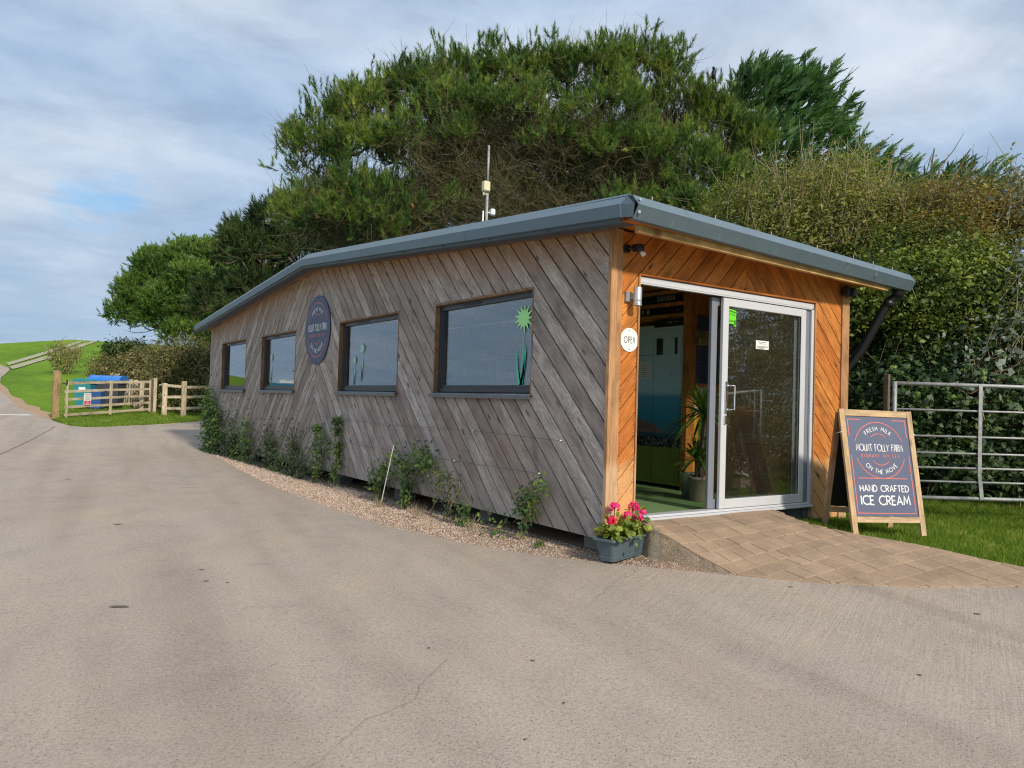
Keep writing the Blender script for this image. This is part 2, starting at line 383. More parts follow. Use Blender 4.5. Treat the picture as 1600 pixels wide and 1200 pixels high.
def glassmat(name, tint, ior, dirt=0.0, rip=0.0, frost=0.0):
    t = NT(name); t.N.remove(t.b)
    tr = t.node('ShaderNodeBsdfTransparent'); tr.inputs[0].default_value = (*tint, 1)
    gl = t.node('ShaderNodeBsdfGlossy'); gl.inputs['Roughness'].default_value = 0.0; gl.inputs[0].default_value = (.95, .98, 1, 1)
    fr = t.node('ShaderNodeFresnel'); bf = t.node('ShaderNodeNewGeometry').outputs['Backfacing']; t.L.new(t.math('MULTIPLY_ADD', bf, 1/ior-ior, ior), fr.inputs['IOR'])   # same reflectance from either side
    if rip:
        bm_ = t.node('ShaderNodeBump'); t.L.new(t.noise(t.pos(), 2.2, 2, .5), bm_.inputs['Height']); bm_.inputs['Strength'].default_value = rip; bm_.inputs['Distance'].default_value = .02
        t.L.new(bm_.outputs[0], gl.inputs['Normal'])
    mx = t.node('ShaderNodeMixShader'); t.L.new(fr.outputs[0], mx.inputs[0]); t.L.new(tr.outputs[0], mx.inputs[1]); t.L.new(gl.outputs[0], mx.inputs[2])
    last = mx.outputs[0]
    if dirt:
        df = t.node('ShaderNodeBsdfDiffuse'); df.inputs[0].default_value = (.55, .55, .5, 1)
        # fine rain marks: short slanted dashes
        v = t.vor(t.map(t.pos(), (34, 34, 17), rot=(0, .45, 0)), 1.0, 'F1', 1.0); sp = t.noise(t.pos(), 3.5, 4, .6)
        f = t.math('MULTIPLY', t.ramp(v, [(.07, 1.0), (.15, 0.0)]), t.ramp(sp, [(.42, 0.0), (.62, 1.0)]))
        f = t.math('MAXIMUM', t.math('MULTIPLY', f, dirt), .006)
        m2 = t.node('ShaderNodeMixShader'); t.L.new(f, m2.inputs[0]); t.L.new(last, m2.inputs[1]); t.L.new(df.outputs[0], m2.inputs[2]); last = m2.outputs[0]
    t.L.new(last, t.out.inputs[0]); return t.m
M['window_glass'] = glassmat('window_glass', (.84, .88, .88), 2.15)
M['door_glass'] = glassmat('door_glass', (.92, .93, .90), 1.8, dirt=.45)
M['jar_glass'] = glassmat('jar_glass', (.95, .96, .95), 1.32, dirt=.5)

# --- ground
def concrete():
    t = NT('brushed_concrete'); p = t.pos(); P = t.xyz(p)
    big = t.noise(t.map(p, (.45, .22, 1), rot=(0, 0, .4)), 1.0, 4, .55); mid = t.noise(t.map(p, (1, .6, 1), rot=(0, 0, .5)), 2.3, 6, .6); fine = t.noise(p, 60, 5, .75)
    c = t.ramp(big, [(.3, (.375, .318, .262)), (.5, (.425, .356, .292)), (.7, (.405, .35, .296))])
    c = t.mix(1.0, c, t.ramp(mid, [(.3, (.90, .90, .90)), (.5, (1, 1, 1)), (.75, (1.06, 1.04, 1.01))]), 'MULTIPLY')
    c = t.mix(1.0, c, t.ramp(fine, [(.34, (.72, .72, .72)), (.5, (1, 1, 1)), (.68, (1.14, 1.14, 1.13))]), 'MULTIPLY')
    gr = t.noise(p, 420, 3, .7)
    c = t.mix(1.0, c, t.ramp(gr, [(.36, (.55, .54, .52)), (.5, (1, 1, 1)), (.64, (1.34, 1.32, 1.28))]), 'MULTIPLY')
    # small pits and dark aggregate
    pv = t.vor(t.map(p, (1.25, 1, 1), rot=(0, 0, .6)), 64, 'F1'); pm = t.noise(t.map(p, (1, .7, 1)), 1.4, 3, .5)
    pit = t.math('MULTIPLY', t.ramp(t.math('ADD', pv, t.math('MULTIPLY_ADD', fine, .5, -.25)), [(.14, 1.0), (.24, 0.0)]), t.ramp(pm, [(.38, .2), (.62, .85)]))
    c = t.mix(pit, c, (.15, .13, .115))
    pv2 = t.vor(p, 19, 'F1'); c = t.mix(t.ramp(pv2, [(.08, .7), (.11, 0.0)]), c, (.13, .11, .095))
    wv = t.vor(t.map(p, loc=(3, 9, 0)), 27, 'F1'); c = t.mix(t.ramp(wv, [(.06, .5), (.09, 0.0)]), c, (.66, .62, .56))
    # stains with a shape of their own
    st = t.noise(t.map(p, (.7, 2.6, 1), rot=(0, 0, .75)), 1.3, 4, .5, .4); c = t.mix(t.ramp(st, [(.66, 0.0), (.72, .34)]), c, (.23, .185, .145))
    ye = t.noise(t.map(p, (.6, 1.4, 1), loc=(7, 2, 0), rot=(0, 0, .6)), .9, 3, .5); c = t.mix(t.ramp(ye, [(.58, 0.0), (.75, .25)]), c, (.52, .40, .24))
    # broomed lines, strongest on the right-hand slab
    br = t.noise(t.map(p, (95, 1.5, 1), rot=(0, 0, math.radians(65))), 1.0, 3, .6)
    w = t.ramp(t.math('ADD', P[0], t.math('MULTIPLY_ADD', mid, 2.0, -1.0)), [(-.0, 0.0), (1.0, 1.0)])
    w = t.node('ShaderNodeMapRange'); t.L.new(t.math('ADD', P[0], t.math('MULTIPLY_ADD', big, 3.0, -1.5)), w.inputs[0]); w.inputs[1].default_value = -1.6; w.inputs[2].default_value = .4; w.inputs[3].default_value = .08; w.inputs[4].default_value = 1.0
    w = w.outputs[0]
    ty = t.noise(t.map(p, (1.6, .10, 1), rot=(0, 0, .12)), 1.0, 3, .5); c = t.mix(1.0, c, t.ramp(ty, [(.38, (.91, .90, .89)), (.5, (1, 1, 1)), (.64, (1.05, 1.05, 1.05))]), 'MULTIPLY')
    c = t.mix(t.math('MULTIPLY', w, .5), c, t.mix(1.0, c, t.ramp(br, [(.38, (.80, .79, .78)), (.6, (1.09, 1.09, 1.09))]), 'MULTIPLY'))
    t.base(c); t.rough(.85)
    h = t.math('ADD', t.math('MULTIPLY', gr, .7), t.math('MULTIPLY', fine, 1.0)); h = t.math('SUBTRACT', h, t.math('MULTIPLY', pit, 1.5)); h = t.math('ADD', h, t.math('MULTIPLY', t.math('MULTIPLY', br, w), 1.2))
    t.bump(h, .5, .004)
    return t.m
M['concrete'] = concrete()
def lawn(name, a, b, c_, scale=1.0):
    t = NT(name); p = t.pos(); n = t.noise(t.map(p, (1, .35, 1)), .25*scale, 5, .6); f = t.noise(t.map(p, (1, .5, 1)), 14, 5, .75); g = t.noise(p, 2.2, 4, .6)
    col = t.ramp(n, [(.3, a), (.52, b), (.75, c_)]); col = t.mix(1.0, col, t.ramp(f, [(.3, (.6, .62, .5)), (.5, (1, 1, 1)), (.7, (1.3, 1.25, 1.1))]), 'MULTIPLY')
    col = t.mix(1.0, col, t.ramp(g, [(.35, (.8, .84, .8)), (.65, (1.12, 1.08, 1.0))]), 'MULTIPLY')
    t.base(col); t.rough(.9); t.b.inputs['Specular IOR Level'].default_value = .1; t.bump(t.math('ADD', f, g), .6, .03); return t.m
M['field'] = lawn('field_grass', (.085, .175, .012), (.145, .255, .018), (.21, .31, .028))
M['soil'] = flat('dry_soil', (.40, .27, .16), .95, var=.3, scale=3, bump=.5)
M['track'] = flat('pale_track', (.36, .34, .23), .95, var=.25, scale=1.5)
M['white_strip'] = flat('pale_concrete_strip', (.70, .65, .56), .8, var=.12, scale=3)
M['joint'] = flat('dark_joint', (.10, .085, .07), .95, var=.2)
M['crack'] = flat('crack', (.30, .26, .21), .95, var=.2)
M['dirt_spot'] = flat('dirt_spot', (.12, .095, .07), .9, var=.3, scale=30)
def gravelm():
    t = NT('pink_gravel'); r = t.isl(); n = t.noise(t.pos(), 60, 3, .6)
    c = t.ramp(r, [(0, (.24, .15, .105)), (.2, (.46, .31, .22)), (.42, (.58, .43, .32)), (.62, (.40, .33, .28)), (.8, (.68, .56, .44)), (.9, (.34, .28, .24)), (1, (.72, .65, .56))])
    c = t.mix(1.0, c, t.ramp(n, [(.3, (.8, .8, .8)), (.7, (1.15, 1.15, 1.15))]), 'MULTIPLY'); t.base(c); t.rough(.8); return t.m
M['gravel'] = gravelm()
M['gravel_bed'] = flat('gravel_bed', (.30, .21, .15), .95, var=.5, scale=70, bump=.6)
def paver():
    t = NT('buff_paver'); r = t.rnd(); p = t.pos(); f = t.noise(p, 130, 4, .7); g = t.noise(p, 3.5, 5, .6); v = t.vor(p, 75, 'F1')
    c = t.ramp(r, [(0, (.33, .24, .165)), (.3, (.37, .275, .19)), (.6, (.35, .255, .178)), (1, (.395, .295, .205))])
    c = t.mix(1.0, c, t.ramp(f, [(.32, (.72, .7, .68)), (.5, (1, 1, 1)), (.68, (1.25, 1.23, 1.2))]), 'MULTIPLY'); c = t.mix(1.0, c, t.ramp(g, [(.3, (.78, .78, .79)), (.7, (1.13, 1.1, 1.06))]), 'MULTIPLY')
    c = t.mix(t.ramp(v, [(.08, .5), (.14, 0.0)]), c, (.16, .12, .09)); t.base(c); t.rough(.85); t.bump(t.math('ADD', f, t.math('MULTIPLY', g, .4)), .5, .004); return t.m
M['paver'] = paver()
M['sand'] = flat('joint_sand', (.40, .31, .22), .95, var=.35, scale=6)
def ramp_side():
    t = NT('rough_concrete'); p = t.pos(); v = t.noise(p, 75, 6, .75); g = t.noise(p, 7, 5, .65)
    c = t.ramp(v, [(.3, (.22, .165, .11)), (.48, (.50, .39, .27)), (.66, (.70, .58, .43))]); c = t.mix(1.0, c, t.ramp(g, [(.35, (.75, .75, .75)), (.65, (1.1, 1.1, 1.1))]), 'MULTIPLY')
    t.base(c); t.rough(.95); t.bump(v, .9, .03); return t.m
M['ramp_side'] = ramp_side()
def galv():
    t = NT('galvanised_tube'); p = t.pos(); v = t.noise(p, 16, 5, .7); g = t.noise(t.map(p, (2, 2, 5)), 2.5, 4, .6)
    c = t.ramp(v, [(.3, (.24, .245, .245)), (.6, (.40, .405, .40))]); c = t.mix(t.ramp(g, [(.62, 0.0), (.72, .75)]), c, (.34, .17, .08))
    t.base(c); t.rough(.55); t.b.inputs['Metallic'].default_value = .35; return t.m
M['galv'] = galv()
M['bright_galv'] = flat('bright_galvanised', (.62, .64, .66), .35, metal=.75, var=.15, scale=25)
# --- plants
def leafm(name, stops, patch=1.2, trans=.35, spec=.35, rough=.55, patchcol=None, hue=.0):
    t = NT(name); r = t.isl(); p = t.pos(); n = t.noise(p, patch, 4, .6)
    n2 = t.noise(p, patch*4.5, 2, .5); k = t.math('ADD', t.math('MULTIPLY', r, .42), t.math('MULTIPLY_ADD', n, 1.7, -1.20)); k = t.math('ADD', k, t.math('MULTIPLY', n2, 1.3), clamp=True)  # random leaf tone, its contrast widened to stand in for shadow between clumps
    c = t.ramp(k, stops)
    t.base(c); t.rough(rough); t.b.inputs['Specular IOR Level'].default_value = spec
    tr = t.node('ShaderNodeBsdfTranslucent'); t.L.new(t.hsv(c, .49, 1.1, 1.3), tr.inputs[0])
    mx = t.node('ShaderNodeMixShader'); mx.inputs[0].default_value = trans
    t.L.new(t.b.outputs[0], mx.inputs[1]); t.L.new(tr.outputs[0], mx.inputs[2]); t.L.new(mx.outputs[0], t.out.inputs[0]); return t.m
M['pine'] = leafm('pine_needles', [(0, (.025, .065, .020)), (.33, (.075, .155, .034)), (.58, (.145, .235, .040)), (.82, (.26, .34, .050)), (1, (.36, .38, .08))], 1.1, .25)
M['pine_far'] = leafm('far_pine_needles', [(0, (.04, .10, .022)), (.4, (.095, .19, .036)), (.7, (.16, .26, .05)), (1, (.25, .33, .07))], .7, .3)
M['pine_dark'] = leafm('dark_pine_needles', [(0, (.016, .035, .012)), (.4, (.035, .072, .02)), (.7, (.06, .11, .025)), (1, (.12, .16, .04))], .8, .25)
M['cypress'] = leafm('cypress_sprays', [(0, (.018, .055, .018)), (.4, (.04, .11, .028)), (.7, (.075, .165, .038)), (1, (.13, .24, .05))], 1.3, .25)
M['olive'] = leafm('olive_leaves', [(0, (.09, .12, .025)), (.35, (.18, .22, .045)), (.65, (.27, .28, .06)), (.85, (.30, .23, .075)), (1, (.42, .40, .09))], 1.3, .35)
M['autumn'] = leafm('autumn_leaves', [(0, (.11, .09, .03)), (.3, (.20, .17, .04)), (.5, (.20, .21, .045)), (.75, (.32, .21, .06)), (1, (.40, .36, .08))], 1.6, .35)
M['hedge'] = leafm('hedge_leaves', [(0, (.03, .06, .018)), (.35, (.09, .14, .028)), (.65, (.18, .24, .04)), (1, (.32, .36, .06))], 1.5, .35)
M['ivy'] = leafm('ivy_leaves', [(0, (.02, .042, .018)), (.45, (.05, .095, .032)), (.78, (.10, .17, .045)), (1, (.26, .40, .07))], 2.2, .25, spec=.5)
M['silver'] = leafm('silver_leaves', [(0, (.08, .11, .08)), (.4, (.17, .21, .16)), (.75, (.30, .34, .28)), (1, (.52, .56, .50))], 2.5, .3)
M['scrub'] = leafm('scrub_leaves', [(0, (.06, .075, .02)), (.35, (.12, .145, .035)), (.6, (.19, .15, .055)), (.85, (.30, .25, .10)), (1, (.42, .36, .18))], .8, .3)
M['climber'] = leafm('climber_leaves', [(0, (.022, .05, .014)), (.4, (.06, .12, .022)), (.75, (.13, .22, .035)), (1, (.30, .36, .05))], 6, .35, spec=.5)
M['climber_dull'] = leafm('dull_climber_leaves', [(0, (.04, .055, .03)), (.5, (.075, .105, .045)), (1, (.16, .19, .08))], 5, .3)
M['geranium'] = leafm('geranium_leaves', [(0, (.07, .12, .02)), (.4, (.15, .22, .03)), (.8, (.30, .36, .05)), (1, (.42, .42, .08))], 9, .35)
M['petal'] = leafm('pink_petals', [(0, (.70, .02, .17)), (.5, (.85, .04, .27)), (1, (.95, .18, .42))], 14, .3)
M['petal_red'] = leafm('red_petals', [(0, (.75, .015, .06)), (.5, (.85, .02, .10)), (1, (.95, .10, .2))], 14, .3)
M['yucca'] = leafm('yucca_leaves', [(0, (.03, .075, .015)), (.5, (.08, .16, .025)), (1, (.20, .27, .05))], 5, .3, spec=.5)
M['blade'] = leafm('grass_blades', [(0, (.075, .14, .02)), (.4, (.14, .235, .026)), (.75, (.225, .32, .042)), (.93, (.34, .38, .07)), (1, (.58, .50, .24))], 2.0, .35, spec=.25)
M['bark'] = flat('grey_brown_bark', (.13, .105, .075), .9, var=.4, scale=6, bump=.4)
M['bark_green'] = flat('lichen_bark', (.17, .145, .075), .9, var=.45, scale=4, bump=.4)
M['twig'] = flat('brown_twigs', (.17, .13, .07), .9, var=.4, scale=3)
M['twig_olive'] = flat('olive_twigs', (.135, .12, .055), .9, var=.5, scale=2)
M['twig_pale'] = flat('pale_stems', (.36, .30, .18), .9, var=.35, scale=3)
M['cone'] = flat('pine_cone', (.42, .22, .11), .8, var=.3, scale=20)
# --- signs, tubs and the like
M['navy'] = flat('navy_paint', (.062, .080, .150), .5, var=.06)
M['sign_blue'] = flat('slate_blue_panel', (.115, .132, .205), .45, var=.05)
M['coral'] = flat('coral_print', (.78, .20, .13), .5, var=.03)
M['white_print'] = flat('white_print', (.82, .82, .80), .5, var=.02)
M['white'] = flat('white_paint', (.80, .80, .77), .5, var=.03)
M['black_print'] = flat('black_print', (.02, .02, .02), .5, var=.02)
M['green_decal'] = flat('green_decal', (.42, .85, .34), .5, var=.08)
M['teal_decal'] = flat('teal_decal', (.05, .60, .38), .5, var=.08)
M['pale_decal'] = flat('pale_decal', (.35, .62, .50), .6, var=.12)
M['sticker'] = flat('lime_sticker', (.16, .72, .02), .5, var=.03)
M['sticker_print'] = flat('dark_green_print', (.02, .16, .01), .5, var=.03)
M['trough'] = flat('slate_green_plastic', (.085, .125, .145), .45, var=.12)
M['compost'] = flat('compost', (.07, .045, .03), .95, var=.5, scale=40)
M['green_floor'] = flat('green_carpet', (.14, .24, .09), .95, var=.25, scale=20)
M['taupe_pot'] = flat('taupe_pot', (.24, .205, .165), .6, var=.12, scale=14)
M['chalk'] = flat('chalkboard', (.012, .012, .012), .8, var=.3)
M['cabinet_blue'] = flat('pale_blue_enamel', (.52, .70, .78), .35, var=.06)
M['gate_sign_red'] = flat('sign_red', (.70, .03, .10), .5, var=.03)
M['bin_teal'] = flat('teal_plastic', (.03, .24, .28), .45, var=.15)
M['bin_blue'] = flat('bright_blue_plastic', (.035, .20, .62), .35, var=.2)
M['bin_grey'] = flat('dark_grey_plastic', (.055, .06, .075), .5, var=.2)
M['bin_navy'] = flat('navy_plastic', (.03, .09, .26), .5, var=.2)
M['cream_box'] = flat('cream_box', (.72, .66, .42), .5, var=.08)
M['bird'] = flat('black_feathers', (.012, .012, .016), .5)
M['boat_blue'] = flat('boat_blue', (.03, .28, .58), .4)

# ------------------------------------------------------------------ ground sheets
def gridmesh(xs, ys, dz=0.0):
    X, Y = np.meshgrid(xs, ys); Z = GZ(X.ravel(), Y.ravel())+dz
    V = np.stack([X.ravel(), Y.ravel(), Z], 1); nx, ny = len(xs), len(ys)
    i = np.arange(nx-1)[None, :]+nx*np.arange(ny-1)[:, None]; i = i.ravel()
    return V, np.stack([i, i+1, i+1+nx, i+nx], 1)
xs = np.unique(np.concatenate([np.linspace(-700, -40, 34), np.linspace(-40, -8, 33), np.linspace(-8, 14, 67), np.linspace(14, 60, 36), np.linspace(60, 700, 33)]))
ys = np.unique(np.concatenate([np.linspace(-400, -20, 20), np.linspace(-20, -4, 17), np.linspace(-4, 32, 91), np.linspace(32, 130, 80), np.linspace(130, 700, 40)]))
V, F = gridmesh(xs, ys, -.05)
tag(fmesh('ground', V, F, M['field'], smooth=True), kind='structure')
from mathutils.geometry import delaunay_2d_cdt
def drape(name, poly, step, dz, mat, zf=None, kind='structure', parent=None, thick=0.0):
    """a sheet over polygon poly, lying dz above the ground"""
    pts = []
    for i, p in enumerate(poly):
        q = poly[(i+1) % len(poly)]; L = math.dist(p, q); n = max(1, int(L/step))
        for k in range(n): pts.append((p[0]+(q[0]-p[0])*k/n, p[1]+(q[1]-p[1])*k/n))
    nb = len(pts); P = np.array(poly); edges = [(i, (i+1) % nb) for i in range(nb)]
    x0, y0 = P.min(0); x1, y1 = P.max(0)
    gx, gy = np.meshgrid(np.arange(x0, x1, step), np.arange(y0, y1, step)); gx = gx.ravel()+.013; gy = gy.ravel()+.007
    ins = np.zeros(len(gx), bool)
    for i in range(nb):
        (ax, ay), (bx, by) = pts[i], pts[(i+1) % nb]
        if ay == by: continue
        c = ((ay > gy) != (by > gy)) & (gx < (bx-ax)*(gy-ay)/(by-ay)+ax); ins ^= c
    allp = [Vector(p) for p in pts]+[Vector((a, b)) for a, b in zip(gx[ins], gy[ins])]
    vo, eo, fo, *_ = delaunay_2d_cdt(allp, edges, [], 1, 1e-5)
    A = np.array([(v.x, v.y) for v in vo]); Z = (zf(A[:, 0], A[:, 1]) if zf else GZ(A[:, 0], A[:, 1]))+dz
    me = bpy.data.meshes.new(name); me.from_pydata(np.column_stack([A, Z]).tolist(), [], [tuple(f) for f in fo])
    me.polygons.foreach_set('use_smooth', [True]*len(me.polygons)); me.update()
    bm = bmesh.new(); bm.from_mesh(me); bmesh.ops.recalc_face_normals(bm, faces=bm.faces[:])
    if sum(f.normal.z for f in bm.faces) < 0: bmesh.ops.reverse_faces(bm, faces=bm.faces[:])
    bm.to_mesh(me); bm.free()
    return tag(link(name, me, mat, parent), kind=kind) if kind else link(name, me, mat, parent)
GRAVEL_EDGE = [(.05, 15.2), (-.11, 14.45), (-.33, 12.3), (-.55, 10.07), (-.72, 8.3), (-.85, 6.54), (-.91, 4.49), (-.91, 3.5), (-.89, 2.59), (-.73, 1.46), (-.52, .66), (-.31, .18), (-.14, -.06), (-.04, -.24), (.12, -.49), (.32, -.73), (.535, -.985)]
PAVE_EDGE = [(.535, -.985), (.76, -1.24), (1.02, -1.47), (1.40, -1.70), (1.84, -1.90), (2.25, -2.08), (2.68, -2.25), (3.3, -2.52), (4.2, -2.95), (5.5, -3.6), (8, -5.0)]
LAWN_FAR = [(3.6, 25.2), (2.08, 24.01), (1.2, 22.9), (.42, 22.15), (-.25, 21.5), (-.88, 21.04), (-1.6, 20.4), (-2.1, 20.35), (-2.45, 20.9), (-2.7, 22.6), (-2.85, 25.0), (-3.0, 26.4), (-3.19, 27.6), (-3.45, 30), (-3.6, 35.2), (-3.92, 43), (-3.86, 49), (-3.74, 56), (-3.44, 60), (-3.12, 64.5), (-3.05, 67.4)]
yard = GRAVEL_EDGE[::-1]+[(3.6, 15.3), (3.8, 20)]+LAWN_FAR+[(-3.4, 70), (-4.2, 76), (-6, 83), (-9, 88), (-11.5, 86), (-9, 74), (-8, 60), (-8, 40), (-9, 20), (-14, 0), (-14, -12), (14, -12), (10, -6)]+PAVE_EDGE[::-1][:-1]
drape('concrete_yard', yard, .8, .0, M['concrete'])
drape('bare_soil', [(-4.6, 54), (-4.5, 40), (-3.9, 28), (-3.2, 24.4), (-2.75, 24.0), (-2.5, 24.7), (-2.35, 25.6), (-2.62, 26.3), (-2.5, 27.6), (-2.8, 28.8), (-2.75, 30.5), (-3.1, 32.5), (-3.15, 36), (-3.5, 39), (-3.55, 45), (-3.8, 50), (-4.0, 54)], .6, -.012, M['soil'])
for up_, lo_ in (([(10, 567), (40, 558.5), (75, 547.5), (100, 540.5), (124, 533.6)], [(13, 571), (40, 563), (75, 552), (104, 544), (131, 533.8)]), ([(14, 573), (60, 560), (100, 547), (143, 533.6)], [(20, 577), (60, 565), (105, 551.5), (151, 533.6)])):
    drape('track', [hitg(*p) for p in lo_]+[hitg(*p) for p in up_[::-1]], 1.2, .02, M['track'])
# pale strip of concrete across the drive, joints and cracks
def ribbon(name, pts, w, dz, mat, zf=None, parent=None, jit=0.0, kind='structure'):
    V = []; F = []; sub = []
    for a, b in zip(pts[:-1], pts[1:]):
        n = max(1, int(math.dist(a, b)/(.05 if jit else .4)))
        sub += [(a[0]+(b[0]-a[0])*k/n, a[1]+(b[1]-a[1])*k/n) for k in range(n)]
    sub.append(pts[-1]); rr = random.Random(len(pts)*7+int(w*1e4)); 
    if jit: sub = [(x+rr.gauss(0, jit), y+rr.gauss(0, jit)) for x, y in sub]
    for i, p in enumerate(sub):
        a = sub[max(i-1, 0)]; b = sub[min(i+1, len(sub)-1)]; d = Vector((b[0]-a[0], b[1]-a[1])); d.normalize(); n = Vector((-d.y, d.x))
        ww = w*(rr.uniform(.35, 1.0) if jit else 1)
        for s in (-.5, .5):
            x, y = p[0]+n.x*s*ww, p[1]+n.y*s*ww; V.append((x, y, (float(zf(np.array([x]), np.array([y]))[0]) if zf else gz(x, y))+dz))
    F = [(2*i, 2*i+1, 2*i+3, 2*i+2) for i in range(len(sub)-1)]
    o = fmesh(name, V, F, mat, parent); return tag(o, kind=kind) if kind else o
ribbon('concrete_strip', [(-6.5, 25.3), (-3.22, 26.1)], .55, .006, M['white_strip'])
ribbon('slab_joint', [(-2.85, 20.6), (-3.0, 19.6), (-4.24, 13.69), (-6.5, 2.5)], .02, .004, M['joint'])
ribbon('crack', [(-2.35, -1.37), (-2.62, -1.58), (-2.77, -1.78), (-3.05, -1.86), (-3.35, -2.1), (-3.6, -2.2)], .006, .004, M['crack'], jit=.007)
ribbon('crack', [(.02, -.42), (-.21, -.56), (-.36, -.58), (-.75, -.83), (-1.05, -1.01)], .005, .004, M['crack'], jit=.008)
# bits of trodden dirt lying on the concrete
def blot(px, py, r, asp):
    d = None
    for k in range(400):
        q = at(px, py, 1+.04*k)
        if q.z < gz(q.x, q.y): d = q; break
    if d is None: return
    n = 14; base = Vector((d.x, d.y)); rr = random.Random(int(px*py)); P = []
    for k in range(n):
        a = 2*math.pi*k/n; rad = r*rr.uniform(.6, 1.15); v = Vector((math.cos(a)*rad*asp, math.sin(a)*rad)); v.rotate(Matrix.Rotation(-.6, 2)); P.append((base.x+v.x, base.y+v.y))
    V = [(x, y, gz(x, y)+.004) for x, y in P]+[(base.x, base.y, gz(base.x, base.y)+.007)]
    F = [(k, (k+1) % n, n) for k in range(n)]
    tag(fmesh('dirt_spot', V, F, M['dirt_spot']), kind='structure')
for b in [(185, 949, .030, 2.2), (315, 892, .014, 1.8), (322, 910, .018, 1.2), (184, 820, .03, 1.5), (832, 1036, .012, 1.2), (1526, 962, .02, 1.6), (355, 912, .014, 1), (1235, 918, .012, 2.2), (1437, 1056, .012, 1.4), (670, 1014, .010, 1), (106, 749, .03, 2), (820, 1158, .008, 1), (881, 1104, .009, 1)]:
    blot(*b)

# ------------------------------------------------------------------ gravel bed
bed = [(x-.035, y) for x, y in GRAVEL_EDGE]+[(.9, -.02), (.9, .4), (1.6, 1.0), (1.6, 15.2)]
drape('gravel_bed', bed, .35, -.014, M['gravel_bed'])
def in_poly(x, y, poly):
    ins = np.zeros(len(x), bool)
    for i in range(len(poly)):
        (ax, ay), (bx, by) = poly[i], poly[(i+1) % len(poly)]
        if ay == by: continue
        ins ^= ((ay > y) != (by > y)) & (x < (bx-ax)*(y-ay)/(by-ay)+ax)
    return ins
def stones(name, poly, n, smin, smax, mat, zoff=-.014, xr=None):
    P = np.array(poly); x0, y0 = P.min(0); x1, y1 = P.max(0)
    if xr: x0, x1, y0, y1 = xr
    x = rng.uniform(x0, x1, n); y = rng.uniform(y0, y1, n); k = in_poly(x, y, poly); x, y = x[k], y[k]; n = len(x)
    z = GZ(x, y)+zoff; s = rng.uniform(smin, smax, n)*(.8+.12*np.clip(y, 0, 10))
    O = np.array([(1, 0, 0), (-1, 0, 0), (0, 1, 0), (0, -1, 0), (0, 0, 1), (0, 0, -1)], float)
    T = np.array([(0, 2, 4), (2, 1, 4), (1, 3, 4), (3, 0, 4), (2, 0, 5), (1, 2, 5), (3, 1, 5), (0, 3, 5)])
    V = O[None]*s[:, None, None]*rng.uniform(.55, 1.15, (n, 6, 1))*np.array([1, 1, .6]); V += rng.normal(0, .16, (n, 6, 3))*s[:, None, None]
    a = rng.uniform(0, 6.28, n); c, sn = np.cos(a)[:, None], np.sin(a)[:, None]
    X = V[..., 0]*c-V[..., 1]*sn; Y = V[..., 0]*sn+V[..., 1]*c
    V = np.stack([X+x[:, None], Y+y[:, None], V[..., 2]+(z+s*.2)[:, None]], -1).reshape(-1, 3)
    F = (T[None]+6*np.arange(n)[:, None, None]).reshape(-1, 3)
    return tag(fmesh(name, V, F, mat), kind='stuff')
stones('gravel', [(x-.10, y-.02) for x, y in GRAVEL_EDGE[1:]]+GRAVEL_EDGE[1:][::-1], 900, .006, .011, M['gravel'], zoff=-.001)
stones('gravel', GRAVEL_EDGE+[(.55, -.02), (.12, .0), (.12, 15.2)], 58000, .008, .015, M['gravel'])

# ------------------------------------------------------------------ the shop
LEN, DEP = 14.654, 3.67
shop = thing('farm_shop', 'long single-storey timber-clad farm shop with herringbone boards and a blue-grey roof', 'shop', (0, 0, 0))
def clip_half(poly, nx, ny, c):
    """keep nx*x+ny*y <= c"""
    out = []
    for i in range(len(poly)):
        a = poly[i]; b = poly[(i+1) % len(poly)]; da = nx*a[0]+ny*a[1]-c; db = nx*b[0]+ny*b[1]-c
        if da <= 1e-9: out.append(a)
        if (da < -1e-9 and db > 1e-9) or (da > 1e-9 and db < -1e-9):
            t = da/(da-db); out.append((a[0]+t*(b[0]-a[0]), a[1]+t*(b[1]-a[1])))
    return out
def area(p): return abs(sum(p[i][0]*p[(i+1) % len(p)][1]-p[(i+1) % len(p)][0]*p[i][1] for i in range(len(p))))/2 if len(p) > 2 else 0
def sub_rect(poly, r):
    x0, x1, y0, y1 = r
    L = clip_half(poly, 1, 0, x0); R_ = clip_half(poly, -1, 0, -x1); mid = clip_half(clip_half(poly, -1, 0, -x0), 1, 0, x1)
    lo = clip_half(mid, 0, 1, y0) if mid else []; hi = clip_half(mid, 0, -1, -y1) if mid else []
    return [p for p in (L, lo, hi, R_) if area(p) > 4e-4]
def touches(p, q, xs_):
    for X in xs_:
        a = [v[1] for v in p if abs(v[0]-X) < 1e-6]; b = [v[1] for v in q if abs(v[0]-X) < 1e-6]
        if len(a) > 1 and len(b) > 1 and min(max(a), max(b))-max(min(a), min(b)) > 1e-3: return True
    return False
